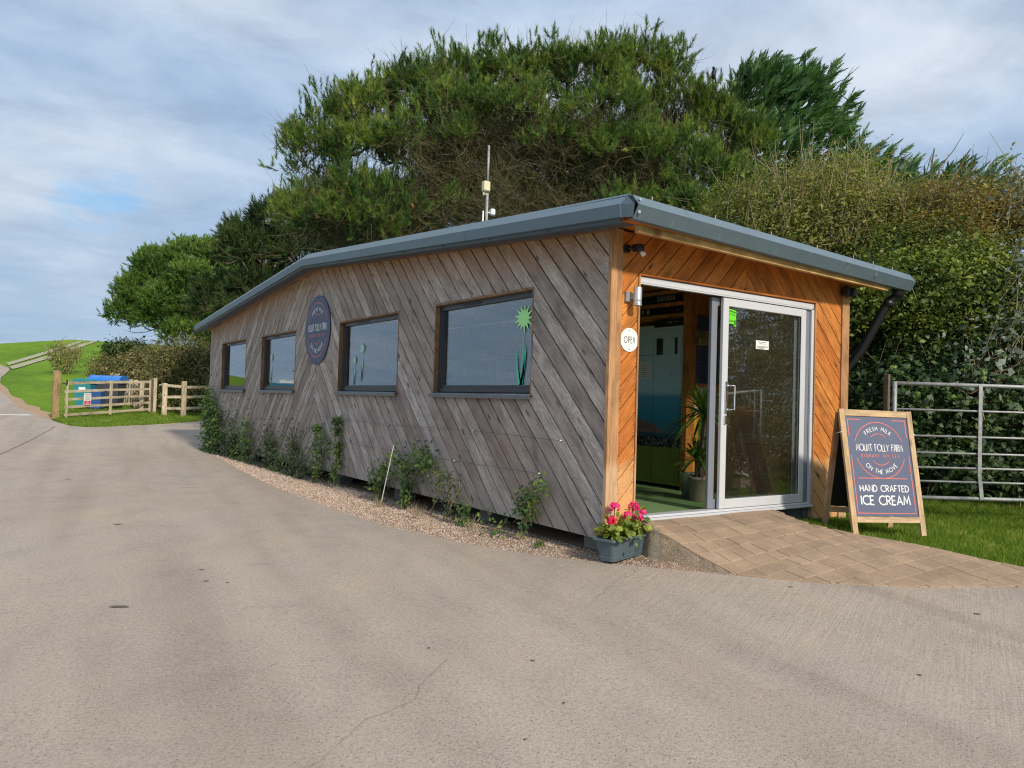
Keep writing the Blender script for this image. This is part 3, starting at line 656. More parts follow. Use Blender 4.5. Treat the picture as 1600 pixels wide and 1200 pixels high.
def cladding(origin, U, Vv, regions, holes, sgn, pitch, gap, thick, mat, parent, name='board', phase=0.0):
    """boards at 45 degrees; 2-D coordinates run along U and Vv from origin, outward = U x Vv"""
    origin = Vector(origin); U = Vector(U); Vv = Vector(Vv); N = U.cross(Vv); rr = random.Random(3)
    d = (math.sqrt(.5), sgn*math.sqrt(.5)); n = (-d[1], d[0])
    for reg in regions:
        cs = [n[0]*x+n[1]*y for x, y in reg]; k0 = math.floor((min(cs)-phase)/pitch); k1 = math.ceil((max(cs)-phase)/pitch)
        for k in range(k0, k1+1):
            lo = phase+k*pitch+gap/2; hi = phase+(k+1)*pitch-gap/2
            p = clip_half(clip_half(reg, n[0], n[1], hi), -n[0], -n[1], -lo)
            if area(p) < 1e-3: continue
            pieces = [p]; cuts = []
            for h in holes:
                nxt = []
                for q in pieces: nxt += sub_rect(q, h)
                pieces = nxt; cuts += [h[0], h[1]]
            groups = []
            for q in pieces:
                hit = [g for g in groups if any(touches(q, w_, cuts) for w_ in g)]
                new = [q]
                for g in hit: new += g; groups.remove(g)
                groups.append(new)
            for g in groups:
                cx_ = sum(v[0] for v in g[0])/len(g[0]); cy_ = sum(v[1] for v in g[0])/len(g[0])
                t0 = thick+rr.uniform(-.0015, .0015); mb = MB()
                for q in g:
                    loc = [((x-cx_)*d[0]+(y-cy_)*d[1], (x-cx_)*n[0]+(y-cy_)*n[1]) for x, y in q]
                    m = len(loc); sa = sum(loc[i][0]*loc[(i+1) % m][1]-loc[(i+1) % m][0]*loc[i][1] for i in range(m))
                    if sa < 0: loc = loc[::-1]
                    P = [(a, b, 0) for a, b in loc]+[(a, b, t0) for a, b in loc]
                    mb.add(P, [tuple(range(m, 2*m)), tuple(range(m))[::-1]]+[(i, (i+1) % m, m+(i+1) % m, m+i) for i in range(m)])
                o = link(name, mb.mesh(name), mat, parent)
                X = U*d[0]+Vv*d[1]; Y = U*n[0]+Vv*n[1]; c = origin+U*cx_+Vv*cy_
                setw(o, Matrix(((X.x, Y.x, N.x, c.x), (X.y, Y.y, N.y, c.y), (X.z, Y.z, N.z, c.z), (0, 0, 0, 1))))
WINS = [(1.152, 3.21), (4.21, 6.31), (8.34, 10.41), (11.506, 13.516)]; WB, WT = 1.575, 2.661
ZB = .30; ZT = 3.098; ZR = 3.626; MID = 7.327
# side wall: dark lining behind the boards, split round the windows
side = MB(); ylist = [0.02]+[v for w_ in WINS for v in w_]+[LEN]
for i in range(0, len(ylist), 2): side.prism([(ylist[i], .34), (ylist[i+1], .34), (ylist[i+1], 3.05+.072*(MID-abs(ylist[i+1]-MID))), (ylist[i], 3.05+.072*(MID-abs(ylist[i]-MID)))] if not (ylist[i] < MID < ylist[i+1]) else [(ylist[i], .34), (ylist[i+1], .34), (ylist[i+1], 3.3), (MID, 3.57), (ylist[i], 3.3)], (.025, 0, 0), (0, 1, 0), (0, 0, 1), (1, 0, 0), .12)
for a, b in WINS:
    side.prism([(a, .34), (b, .34), (b, WB), (a, WB)], (.025, 0, 0), (0, 1, 0), (0, 0, 1), (1, 0, 0), .12)
    f = lambda y: 3.05+.072*(MID-abs(y-MID))
    side.prism([(a, WT), (b, WT), (b, f(b)), (a, f(a))], (.025, 0, 0), (0, 1, 0), (0, 0, 1), (1, 0, 0), .12)
side_wall = side.build('side_wall', M['dark'], shop)
holes = [(-b, -a, WB, WT) for a, b in WINS]
cladding((.022, 0, 0), (0, -1, 0), (0, 0, 1), [[(-MID, ZB), (-.03, ZB), (-.03, ZT+.002), (-MID, ZR)]], holes, -1, .1747, .016, .022, M['grey_board'], side_wall, phase=.05)
cladding((.022, 0, 0), (0, -1, 0), (0, 0, 1), [[(-LEN, ZB-.03), (-MID-.004, ZB-.03), (-MID-.004, ZR), (-LEN, ZT)]], holes, 1, .1747, .016, .022, M['grey_board'], side_wall, phase=.08)
# other walls (plain lining seen through the glass and from behind)
mb = MB(); mb.box((DEP-.12, .15, .3), (DEP, LEN, 3.0)); mb.box((.03, LEN-.12, .3), (DEP-.121, LEN, 3.04)); mb.build('back_wall', M['inner_orange'], shop)
mb = MB(); mb.box((.15, .12, .40), (DEP-.13, LEN-.13, .455)); fl = mb.build('floor', M['green_floor'], shop)
mb = MB(); mb.prism([(.16, 3.0), (LEN-.13, 3.0), (LEN-.13, 3.03), (MID, 3.5), (.16, 3.03)], (.15, 0, 0), (0, 1, 0), (0, 0, 1), (1, 0, 0), DEP-.28); mb.build('ceiling', M['inner_orange'], shop)
for y in (.35, 2.2, 4.4, 6.6, 8.9, 11.2, 13.4):
    for x in (.16, 3.2): mb = MB(); mb.box((x, y-.11, .05), (x+.22, y+.11, .309)); mb.build('pier', M['block'], shop)
mb = MB(); mb.box((.10, .10, .31), (3.6, LEN-.05, .39)); mb.build('floor_frame', M['dark'], shop)
# windows
def window(a, b):
    w = thing('window', None, None); w.parent = shop
    fr = MB(); x0, x1 = .055, .115; z0, z1 = WB+.012, WT-.012; y0, y1 = a+.012, b-.012; ft = .055
    fr.box((x0, y0, z0), (x1, y1, z0+ft), ch=.004); fr.box((x0, y0, z1-ft*1.25), (x1, y1, z1), ch=.004)
    fr.box((x0, y0, z0+ft+.001), (x1, y0+ft, z1-ft*1.25-.001), ch=.004); fr.box((x0, y1-ft, z0+ft+.001), (x1, y1, z1-ft*1.25-.001), ch=.004)
    # inner sash
    s = .038; e = ft+.002
    fr.box((x0+.012, y0+e, z0+e), (x1-.008, y1-e, z0+e+s*.7)); fr.box((x0+.012, y1-e-s, z0+e+s*.7+.001), (x1-.008, y1-e, z1-ft*1.25-.002)); fr.box((x0+.012, y0+e, z0+e+s*.7+.001), (x1-.008, y0+e+s, z1-ft*1.25-.002))
    f = fr.build('frame', M['frame_dark'], w)
    v = MB(); c = (a+b)/2+.25; v.box((x0-.008, c-.2, z1-ft*.95), (x0-.001, c+.2, z1-ft*.55), ch=.002); v.build('trickle_vent', M['gasket'], w)
    g = MB(); g.box((x0+.03, y0+e+s+.001, z0+e+s*.7+.001), (x0+.036, y1-e-s-.001, z1-ft*1.25-.003)); g.build('pane', M['window_glass'], w)
    r = MB(); r.box((-.004, b-.0195, WB+.006), (.16, b+.0005, WT-.021)); r.box((-.004, a+.0005-.001, WB+.006), (.16, a+.0195, WT-.021)); r.box((-.006, a+.001, WT-.0205), (.16, b-.001, WT+.004)); 
    rev = r.build('reveal', M['oak_reveal'], w)
    s_ = MB(); s_.prism([(-.055, WB-.012), (-.05, WB-.052), (-.045, WB-.052), (-.048, WB-.008), (.13, WB+.011), (.13, WB+.014), (-.05, WB-.003)], (0, a-.03, 0), (1, 0, 0), (0, 0, 1), (0, 1, 0), (b-a)+.06)
    s_.build('sill', M['lead'], w)
    return w
wins = [window(a, b) for a, b in WINS]
def flower(w, y, z, s, m1, m2, seed, x=.078):
    """cut vinyl daffodil stuck on the glass (leaves, stem and a ragged head)"""
    rr = random.Random(seed); U = Vector((0, -1, 0)); Z = Vector((0, 0, 1)); o = Vector((x, y, z))
    pet = []; n = 13
    for k in range(2*n):
        a = math.pi*k/n; r = s*(.17*rr.uniform(.85, 1.1) if k % 2 == 0 else .085); pet.append((r*math.cos(a)*1.28, r*math.sin(a)*1.15))
    mb = MB(); mb.prism(pet, o, U, Z, (-1, 0, 0), .0015); head = mb.build('flower_decal', m1, w)
    st = MB()
    def blade(p, q, wd, bend):
        L = []; Rr = []
        for i in range(9):
            t = i/8; c = (p[0]+(q[0]-p[0])*t+bend*math.sin(math.pi*t), p[1]+(q[1]-p[1])*t); h = wd*math.sin(math.pi*min(1, t*.8+.2))**.7*(1-t*.75)
            L.append((c[0]-h, c[1])); Rr.append((c[0]+h, c[1]))
        V = [o+U*a+Z*b+Vector((-.0005, 0, 0)) for a, b in L+Rr]
        st.add(V, [(i, i+1, 10+i, 9+i) for i in range(8)])
    blade((-.06*s, -1.05*s), (0, -.1*s), .012*s, .02*s); blade((-.06*s, -.95*s), (.07*s, -.3*s), .035*s, .03*s); blade((-.06*s, -.9*s), (-.14*s, -.38*s), .032*s, -.02*s); blade((-.05*s, -1.0*s), (.01*s, -.22*s), .03*s, .05*s)
    st.build('leaf_decal', m2, w)
flower(wins[0], 1.43, 2.37, .80, M['green_decal'], M['teal_decal'], 1)
flower(wins[1], 5.58, 2.22, .5, M['pale_decal'], M['pale_decal'], 2); flower(wins[1], 5.86, 2.05, .4, M['pale_decal'], M['pale_decal'], 3)
flower(wins[2], 9.98, 2.22, .5, M['pale_decal'], M['pale_decal'], 4)
# ---- front wall
DO0, DO1, DZ0, DZ1 = .36, 3.035, .46, 2.685
front = MB(); front.box((.13, .035, .31), (DO0-.002, .13, 3.05)); front.box((DO1+.002, .035, .31), (DEP-.003, .13, 3.05)); front.box((DO0-.001, .036, DZ1+.002), (DO1+.001, .13, 3.049))
front_wall = front.build('front_wall', M['dark'], shop)
fm = 1.855
hole = [(DO0-.018, DO1+.018, .0, DZ1+.018)]
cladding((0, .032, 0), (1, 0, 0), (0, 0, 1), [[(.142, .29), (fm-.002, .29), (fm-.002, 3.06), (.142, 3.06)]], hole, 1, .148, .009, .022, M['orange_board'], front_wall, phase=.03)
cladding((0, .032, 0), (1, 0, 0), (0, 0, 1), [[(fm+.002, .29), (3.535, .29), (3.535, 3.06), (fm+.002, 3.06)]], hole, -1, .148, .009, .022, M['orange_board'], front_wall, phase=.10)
def board_obj(name, a, b, mat, parent, axis='z', ch=.003):
    """a straight board between corners a and b whose grain runs along axis"""
    a = Vector(a); b = Vector(b); c = (a+b)/2; s = (b-a)/2
    mb = MB()
    if axis == 'z': mb.box((-s.z, -s.x, -s.y), (s.z, s.x, s.y), ch=ch); R3 = Matrix(((0, 1, 0), (0, 0, 1), (1, 0, 0)))
    elif axis == 'x': mb.box((-s.x, -s.y, -s.z), (s.x, s.y, s.z), ch=ch); R3 = Matrix.Identity(3)
    else: mb.box((-s.y, -s.z, -s.x), (s.y, s.z, s.x), ch=ch); R3 = Matrix(((0, 0, 1), (1, 0, 0), (0, 1, 0)))
    o = mb.build(name, mat, parent); setw(o, Matrix.Translation(c) @ R3.to_4x4()); return o
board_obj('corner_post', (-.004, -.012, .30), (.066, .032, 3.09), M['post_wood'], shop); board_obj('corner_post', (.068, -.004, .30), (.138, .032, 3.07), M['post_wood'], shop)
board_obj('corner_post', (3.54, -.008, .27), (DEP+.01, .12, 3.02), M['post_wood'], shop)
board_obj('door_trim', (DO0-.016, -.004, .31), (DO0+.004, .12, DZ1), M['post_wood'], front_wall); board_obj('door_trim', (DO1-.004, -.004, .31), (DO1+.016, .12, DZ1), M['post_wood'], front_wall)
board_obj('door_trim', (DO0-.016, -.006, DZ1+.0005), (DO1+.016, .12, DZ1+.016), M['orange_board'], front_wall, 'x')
# nail heads along the ends of the front boards
mb = MB(); rn = random.Random(8)
def nail(x, z): mb.prism([(x+a, z+b) for a, b in ((.0045, 0), (0, .0045), (-.0045, 0), (0, -.0045))], (0, .0095, 0), (1, 0, 0), (0, 0, 1), (0, -1, 0), .001)
for k in range(26):
    for x in (.158, .325, 3.07, 3.515):
        for d_ in (0, .035): nail(x+rn.uniform(-.006, .006), .38+.1045*k+d_+rn.uniform(-.008, .008))
for k in range(27):
    for z in (2.73, 2.985): nail(.42+.105*k+rn.uniform(-.01, .01), z+rn.uniform(-.01, .01))
tag(mb.build('nail_heads', M['black_plastic'], front_wall), kind='stuff')
# ---- sliding door
door = shop
fr = MB()
fr.box((DO0+.006, .018, DZ1-.062), (DO1-.006, .128, DZ1-.004), ch=.005); fr.box((DO0+.006, .012, DZ1-.075), (DO1-.006, .024, DZ1-.064))
fr.build('door_head', M['alu'], door); fr = MB()
fr.box((DO0+.006, .01, DZ0), (DO1-.006, .13, DZ0+.022), ch=.004)
fr.box((DO0+.006, -.012, DZ0-.028), (DO1-.006, .08, DZ0-.002), ch=.003)
door_frame = fr.build('door_threshold', M['alu'], door)
j = MB(); j.box((DO0+.006, .030, DZ0+.023), (DO0+.03, .128, DZ1-.076)); j.build('jamb', M['alu_grey'], door); j = MB(); j.box((2.905, .040, DZ0+.023), (DO1-.006, .128, DZ1-.063), ch=.003); j.build('jamb', M['alu_grey'], door)
j = MB(); j.box((2.985, .012, DZ0+.023), (DO1-.006, .038, DZ1-.063), ch=.003); j.build('jamb_edge', M['alu'], door)
def leaf(x0, x1, y, name, mfr, label):
    z0, z1 = DZ0+.026, DZ1-.080; mb = MB(); st = .085; y1 = y+.04
    mb.box((x0, y, z0), (x0+st, y1, z1), ch=.005); mb.box((x1-st, y, z0), (x1, y1, z1), ch=.005)
    mb.box((x0+st+.001, y, z1-st), (x1-st-.001, y1, z1), ch=.005); mb.box((x0+st+.001, y, z0), (x1-st-.001, y1, z0+st*1.1), ch=.005)
    o = mb.build(name, mfr, door); o['label'] = label
    g = MB(); g.box((x0+st+.001, y+.016, z0+st*1.1+.001), (x1-st-.001, y+.022, z1-st-.001)); g.build('pane', M['door_glass'], o)
    k = MB(); w_ = .006
    k.box((x0+st+.001, y+.006, z0+st*1.1+.001), (x0+st+w_, y+.015, z1-st-.001)); k.build('gasket', M['gasket'], o); k = MB(); k.box((x1-st-w_, y+.006, z0+st*1.1+.001), (x1-st-.001, y+.015, z1-st-.001)); k.build('gasket', M['gasket'], o)
    return o
rear = leaf(1.43, 2.86, .082, 'fixed_leaf', M['alu_grey'], 'rear glazed leaf with grey stiles')
fl_ = leaf(1.535, 2.903, .024, 'sliding_leaf', M['alu'], 'front glazed leaf slid open, white stiles')
h = MB(); h.tube([(1.60, .022, 1.72), (1.60, -.03, 1.72), (1.645, -.045, 1.72), (1.648, -.045, 1.48), (1.60, -.03, 1.48), (1.60, .022, 1.48)], .009, 8); h.box((1.577, .012, 1.44), (1.602, .023, 1.76), ch=.003)
h.box((1.572, .008, 1.33), (1.60, .0225, 1.42), ch=.004); hd = h.build('handle', M['chrome'], fl_)
b = MB(); b.prism([(1.622, 2.50), (1.735, 2.485), (1.735, 2.325), (1.70, 2.325), (1.70, 2.345), (1.622, 2.35)][::-1], (0, .034, 0), (1, 0, 0), (0, 0, 1), (0, -1, 0), .002); stk = b.build('hygiene_sticker', M['sticker'], fl_)

def ngon_disc(r, n=40): return [(r*math.cos(2*math.pi*k/n), r*math.sin(2*math.pi*k/n)) for k in range(n)]
# silhouettes of swallows stuck on the glass
def bird_decal(x, z, s, rot):
    P = [(0, .5), (.12, .2), (.55, .35), (.9, .1), (.5, .12), (.18, -.02), (.12, -.3), (.3, -.75), (.03, -.4), (-.22, -.75), (-.1, -.3), (-.16, 0), (-.5, .05), (-.85, -.1), (-.5, .28), (-.12, .22)]
    c, sn = math.cos(rot), math.sin(rot); mb = MB(); mb.prism([((a*c-b_*sn)*s+x, (a*sn+b_*c)*s+z) for a, b_ in P], (0, .037, 0), (1, 0, 0), (0, 0, 1), (0, -1, 0), .001); mb.build('swallow_decal', M['black_plastic'], fl_)
bird_decal(1.86, 2.17, .085, .6); bird_decal(2.34, 2.22, .085, 1.9); bird_decal(2.46, 1.89, .05, .3)
mb = MB(); mb.box((2.06, .034, 2.12), (2.27, .037, 2.21)); nt = mb.build('glass_notice', M['white'], fl_)

# ---- roof
RZ0, RZR = 3.235, 3.80; YE0, YE1 = -.48, LEN+.48; XR0, XR1 = -.30, 4.46
roof = thing('roof', None, None); roof.parent = shop
mb = MB()
def eave_y(x): return -.5+(.2)*(x+.22)/4.7
def eave_top(x): return 3.22-.085*(x+.22)/4.7
mb.add([(XR0+.08, YE0+.03, RZ0-.01), (XR1, eave_y(XR1)+.05, RZ0-.10), (XR1, MID, RZR-.01), (XR0+.08, MID, RZR-.01), (XR0+.08, YE1, RZ0-.01), (XR1, YE1, RZ0-.01)], [(0, 1, 2, 3), (3, 2, 5, 4)])
mb.build('roof_sheet', M['roof_steel'], roof)
mb = MB(); u_ = .175
mb.add([(XR0+.05, YE0+.08, RZ0-u_), (XR1-.1, eave_y(XR1)+.10, RZ0-u_-.06), (XR1-.1, MID, RZR-u_), (XR0+.05, MID, RZR-u_), (XR0+.05, YE1-.05, RZ0-u_), (XR1-.1, YE1-.05, RZ0-u_)], [(0, 1, 2, 3), (3, 2, 5, 4)])
mb.build('soffit', M['orange_board'], roof)
# verge trim along the gable: two facets and a drip
prof_up = [(-.19, .005), (-.30, -.10), (-.292, -.10), (-.185, -.004)]
prof_lo = [(-.30, -.10), (-.292, -.205), (-.25, -.215), (-.25, -.209), (-.286, -.199), (-.293, -.10)]
prof_dr = [(-.27, -.213), (-.26, -.245), (-.10, -.245), (-.10, -.24), (-.254, -.239), (-.262, -.213)]
def verge(name, prof, mat, y0, z0, y1, z1, nm_parent):
    mb = MB(); n = len(prof)
    P = [(x, y0, z0+v) for x, v in prof]+[(x, y1, z1+v) for x, v in prof]
    mb.add(P, [tuple(range(n))[::-1], tuple(range(n, 2*n))]+[(i, (i+1) % n, n+(i+1) % n, n+i) for i in range(n)]); return mb.build(name, mat, nm_parent)
ZR2 = 3.845; zc = lambda y: ZR2-.0775*abs(y-MID)
segs = [(-.43, 2.05), (2.055, 4.9), (4.905, MID), (MID+.002, 10.4), (10.405, 15.16)]
for a, b in segs:
    verge('verge_trim', prof_up+[], M['roof_steel'], a, zc(a), b, zc(b), roof); verge('verge_trim', prof_lo, M['roof_steel'], a, zc(a), b, zc(b), roof)
verge('drip_strip', prof_dr, M['roof_dark'], -.40, zc(-.40), MID, zc(MID), roof); verge('drip_strip', prof_dr, M['roof_dark'], MID+.002, zc(MID), 15.12, zc(15.12), roof)
mb = MB()
for y in [.6, 1.6, 2.6, 3.6, 4.6, 5.6, 6.6]: mb.tube([(-.285, y, zc(y)-.222), (-.285, y, zc(y)-.235)], .012, 6)
mb.build('rivet', M['roof_dark'], roof)
# corner piece and eave gutter trim
c0 = (-.30, -.43)
mb = MB(); z_ = zc(-.43)
mb.add([(-.30, -.425, z_-.10), (-.215, -.515, 3.14), (-.22, -.50, 3.035), (-.285, -.425, z_-.205)], [(0, 1, 2, 3)]); mb.add([(-.205, -.425, z_-.002), (-.215, -.505, 3.19), (-.215, -.516, 3.14), (-.30, -.425, z_-.10)], [(0, 1, 2, 3)])
mb.build('corner_piece', M['roof_dark'], roof)
def eave(name, prof, mat, xa, xb, parent):
    """prof: (outward, drop) ; runs from xa to xb following the eave line"""
    mb = MB(); n = len(prof); P = []
    for x in (xa, xb):
        for o_, v in prof: P.append((x+(.012*(v+.1) if x == xa else 0), eave_y(x)-o_, eave_top(x)+v))
    mb.add(P, [tuple(range(n)), tuple(range(n, 2*n))[::-1]]+[(i, n+i, n+(i+1) % n, (i+1) % n) for i in range(n)]); return mb.build(name, mat, parent)
xe = [-.22, .42, 1.25, 2.1, 2.95, 3.55, 4.45]
for a, b in zip(xe[:-1], xe[1:]):
    eave('eave_trim', [(-.10, .0), (-.01, -.0), (.065, -.090), (.058, -.092), (-.015, -.008), (-.10, -.008)], M['roof_steel'], a, b-.003, roof)
    eave('eave_trim', [(.065, -.0905), (.000, -.197), (-.05, -.20), (-.05, -.194), (-.006, -.191), (.058, -.0925)], M['roof_steel'], a, b-.003, roof)
mb = MB()
for x in (.02, .85, 1.7, 2.5, 3.2, 3.62, 4.05): mb.tube([(x, eave_y(x)+.02, eave_top(x)-.004), (x, eave_y(x)+.02, eave_top(x)+.035)], .006, 5)
mb.build('clip', M['galv'], roof)
mb = MB(); mb.tube([(3.57, eave_y(3.57)-.035, eave_top(3.57)-.04), (3.57, eave_y(3.57)-.05, eave_top(3.57)-.10), (3.57, eave_y(3.57)-.035, eave_top(3.57)-.16)], .007, 6); mb.tube([(-.19, -.555, 3.175), (-.19, -.53, 3.175)], .012, 8); mb.tube([(-.19, -.545, 3.075), (-.19, -.52, 3.075)], .014, 8); mb.build('bolt', M['bright_galv'], roof)
# battens and the brown soffit under the overhangs
def board_beam(name, p, q, w, h_, mat, parent):
    p = Vector(p); q = Vector(q); X = (q-p).normalized(); Y = Vector((0, 0, 1)).cross(X).normalized(); Z = X.cross(Y); L = (q-p).length
    mb = MB(); mb.box((-L/2, -w/2, -h_/2), (L/2, w/2, h_/2), ch=.004); o = mb.build(name, mat, parent); c = (p+q)/2
    setw(o, Matrix(((X.x, Y.x, Z.x, c.x), (X.y, Y.y, Z.y, c.y), (X.z, Y.z, Z.z, c.z), (0, 0, 0, 1)))); return o
board_beam('eave_batten', (-.06, -.375, 2.985), (4.0, -.25, 2.93), .05, .065, M['batten_wood'], roof)
board_beam('eave_board', (-.12, -.15, 3.09), (4.1, -.11, 3.045), .24, .02, M['inner_orange'], roof)
for y0, y1 in ((-.05, MID), (MID, LEN+.05)):
    board_beam('verge_soffit', (-.125, y0, zc(y0)-.232-.0), (-.125, y1, zc(y1)-.232), .24, .018, M['oak_reveal'], roof)
# downpipe from the eave back to the wall
mb = MB(); mb.tube([(4.32, -.22, 2.95), (4.32, -.20, 2.88), (4.28, -.12, 2.80), (4.17, .13, 2.25), (4.02, .45, 1.75), (4.0, .5, .3)], .055, 12); mb.tube([(4.32, -.22, 2.99), (4.32, -.21, 2.86)], .065, 12); mb.tube([(4.29, -.14, 2.83), (4.275, -.11, 2.76)], .063, 12)
mb.build('downpipe', M['black_plastic'], shop)
mb = MB(); mb.box((1.9, .07, .25), (3.04, .17, .43)); mb.box((2.94, .045, .22), (3.02, .069, .44)); mb.build('plinth', M['plinth'], shop)
# wires and eye bolts for the climbers
for pts, in (([(-.03, .62, 1.14), (-.03, 2.2, 1.16), (-.03, 4.4, 1.13), (-.03, 7.2, 1.17)],), ([(-.03, .95, .80), (-.03, 2.6, .79), (-.03, 4.6, .80), (-.03, 7.2, .78)],)):
    mb = MB(); mb.tube(pts, .0022, 4)
    w_ = mb.build('climbing_wire', M['frame_dark'], shop)
    mb = MB()
    for p in pts: mb.tube([(.0, p[1], p[2]), (-.036, p[1], p[2])], .008, 6)
    mb.build('eye_bolt', M['bright_galv'], w_)

# ------------------------------------------------------------------ monoline lettering
def arc(cx_, cy_, rx, ry, a0, a1, n=14): return [(cx_+rx*math.cos(math.radians(a0+(a1-a0)*k/n)), cy_+ry*math.sin(math.radians(a0+(a1-a0)*k/n))) for k in range(n+1)]
GL = {
 'A': (.72, [[(0, 0), (.36, 1), (.72, 0)], [(.12, .33), (.60, .33)]]), 'B': (.52, [[(0, 0), (0, 1), (.2, 1)]+arc(.24, .77, .2, .23, 90, -90)+[(.0, .54)], [(.2, .54)]+arc(.28, .27, .24, .27, 90, -90)+[(0, 0)]]),
 'C': (.78, [arc(.5, .5, .5, .5, 50, 310, 20)]), 'D': (.68, [[(0, 0), (0, 1), (.18, 1)]+arc(.18, .5, .5, .5, 90, -90, 18)+[(0, 0)]]), 'E': (.46, [[(.46, 1), (0, 1), (0, 0), (.46, 0)], [(0, .5), (.40, .5)]]),
 'F': (.44, [[(.44, 1), (0, 1), (0, 0)], [(0, .52), (.38, .52)]]), 'G': (.84, [arc(.5, .5, .5, .5, 50, 360, 20)+[(.58, .5)]]), 'H': (.62, [[(0, 0), (0, 1)], [(.62, 0), (.62, 1)], [(0, .5), (.62, .5)]]),
 'I': (.02, [[(0, 0), (0, 1)]]), 'K': (.54, [[(0, 0), (0, 1)], [(.50, 1), (.03, .46), (.54, 0)]]), 'L': (.42, [[(0, 1), (0, 0), (.42, 0)]]), 'M': (.84, [[(0, 0), (.12, 1), (.42, .25), (.72, 1), (.84, 0)]]),
 'N': (.64, [[(0, 0), (0, 1), (.64, 0), (.64, 1)]]), 'O': (1.0, [arc(.5, .5, .5, .5, 90, 450, 28)]), 'P': (.50, [[(0, 0), (0, 1), (.2, 1)]+arc(.22, .73, .28, .27, 90, -90)+[(0, .46)]]),
 'R': (.54, [[(0, 0), (0, 1), (.2, 1)]+arc(.22, .74, .27, .26, 90, -90)+[(0, .48)], [(.2, .48), (.54, 0)]]), 'S': (.46, [arc(.25, .76, .21, .24, 40, 250, 12)+arc(.21, .26, .25, .26, 80, -140, 12)]),
 'T': (.56, [[(0, 1), (.56, 1)], [(.28, 1), (.28, 0)]]), 'U': (.60, [[(0, 1), (0, .3)]+arc(.3, .3, .3, .3, 180, 360)+[(.60, 1)]]), 'V': (.70, [[(0, 1), (.35, 0), (.70, 1)]]), 'Y': (.60, [[(0, 1), (.3, .48), (.60, 1)], [(.3, .48), (.3, 0)]]),
 '0': (.46, [arc(.23, .5, .23, .5, 90, 450, 20)]), '@': (.8, [arc(.4, .5, .4, .5, 330, 0, 20), arc(.4, .5, .17, .22, 0, 360, 14)]), ' ': (.34, []),
 # art-deco forms: a narrow upright set used for the farm's name
 'a': (.46, [[(0, 0), (.12, 1), (.34, 1), (.46, 0)], [(.05, .36), (.41, .36)]]), 'm': (.58, [[(0, 0), (.10, 1), (.29, .30), (.48, 1), (.58, 0)]]), 'n': (.42, [[(0, 0), (0, 1)], [(0, 1), (.42, 0)], [(.42, 0), (.42, 1)]]),
 'r': (.44, [[(0, 0), (0, 1), (.2, 1)]+arc(.2, .8, .22, .2, 90, -90)+[(0, .60)], [(.14, .6), (.44, 0)]]), 'f': (.36, [[(.36, 1), (0, 1), (0, 0)], [(0, .62), (.30, .62)]]), 'o': (.78, [arc(.39, .5, .39, .5, 90, 450, 28)]),
 't': (.44, [[(0, 1), (.44, 1)], [(.22, 1), (.22, 0)]]), 'u': (.42, [[(0, 1), (0, .24)]+arc(.21, .24, .21, .24, 180, 360)+[(.42, 1)]]), 'l': (.32, [[(0, 1), (0, 0), (.32, 0)]]), 'y': (.44, [[(0, 1), (.22, .38), (.44, 1)], [(.22, .38), (.22, 0)]]),
 'p': (.46, [[(.06, 0), (.06, 1), (.2, 1)]+arc(.2, .72, .26, .28, 90, -90)+[(.06, .44)]]), 'e': (.34, [[(.34, 1), (0, 1), (0, 0), (.34, 0)], [(0, .60), (.28, .60)]]),
}
GL['n'] = (.42, [[(0, 0), (.06, 1), (.36, 0), (.42, 1)]])
GL['@'] = (.8, [arc(.4, .5, .4, .5, -40, 320, 20), arc(.4, .5, .17, .22, 0, 360, 14)])
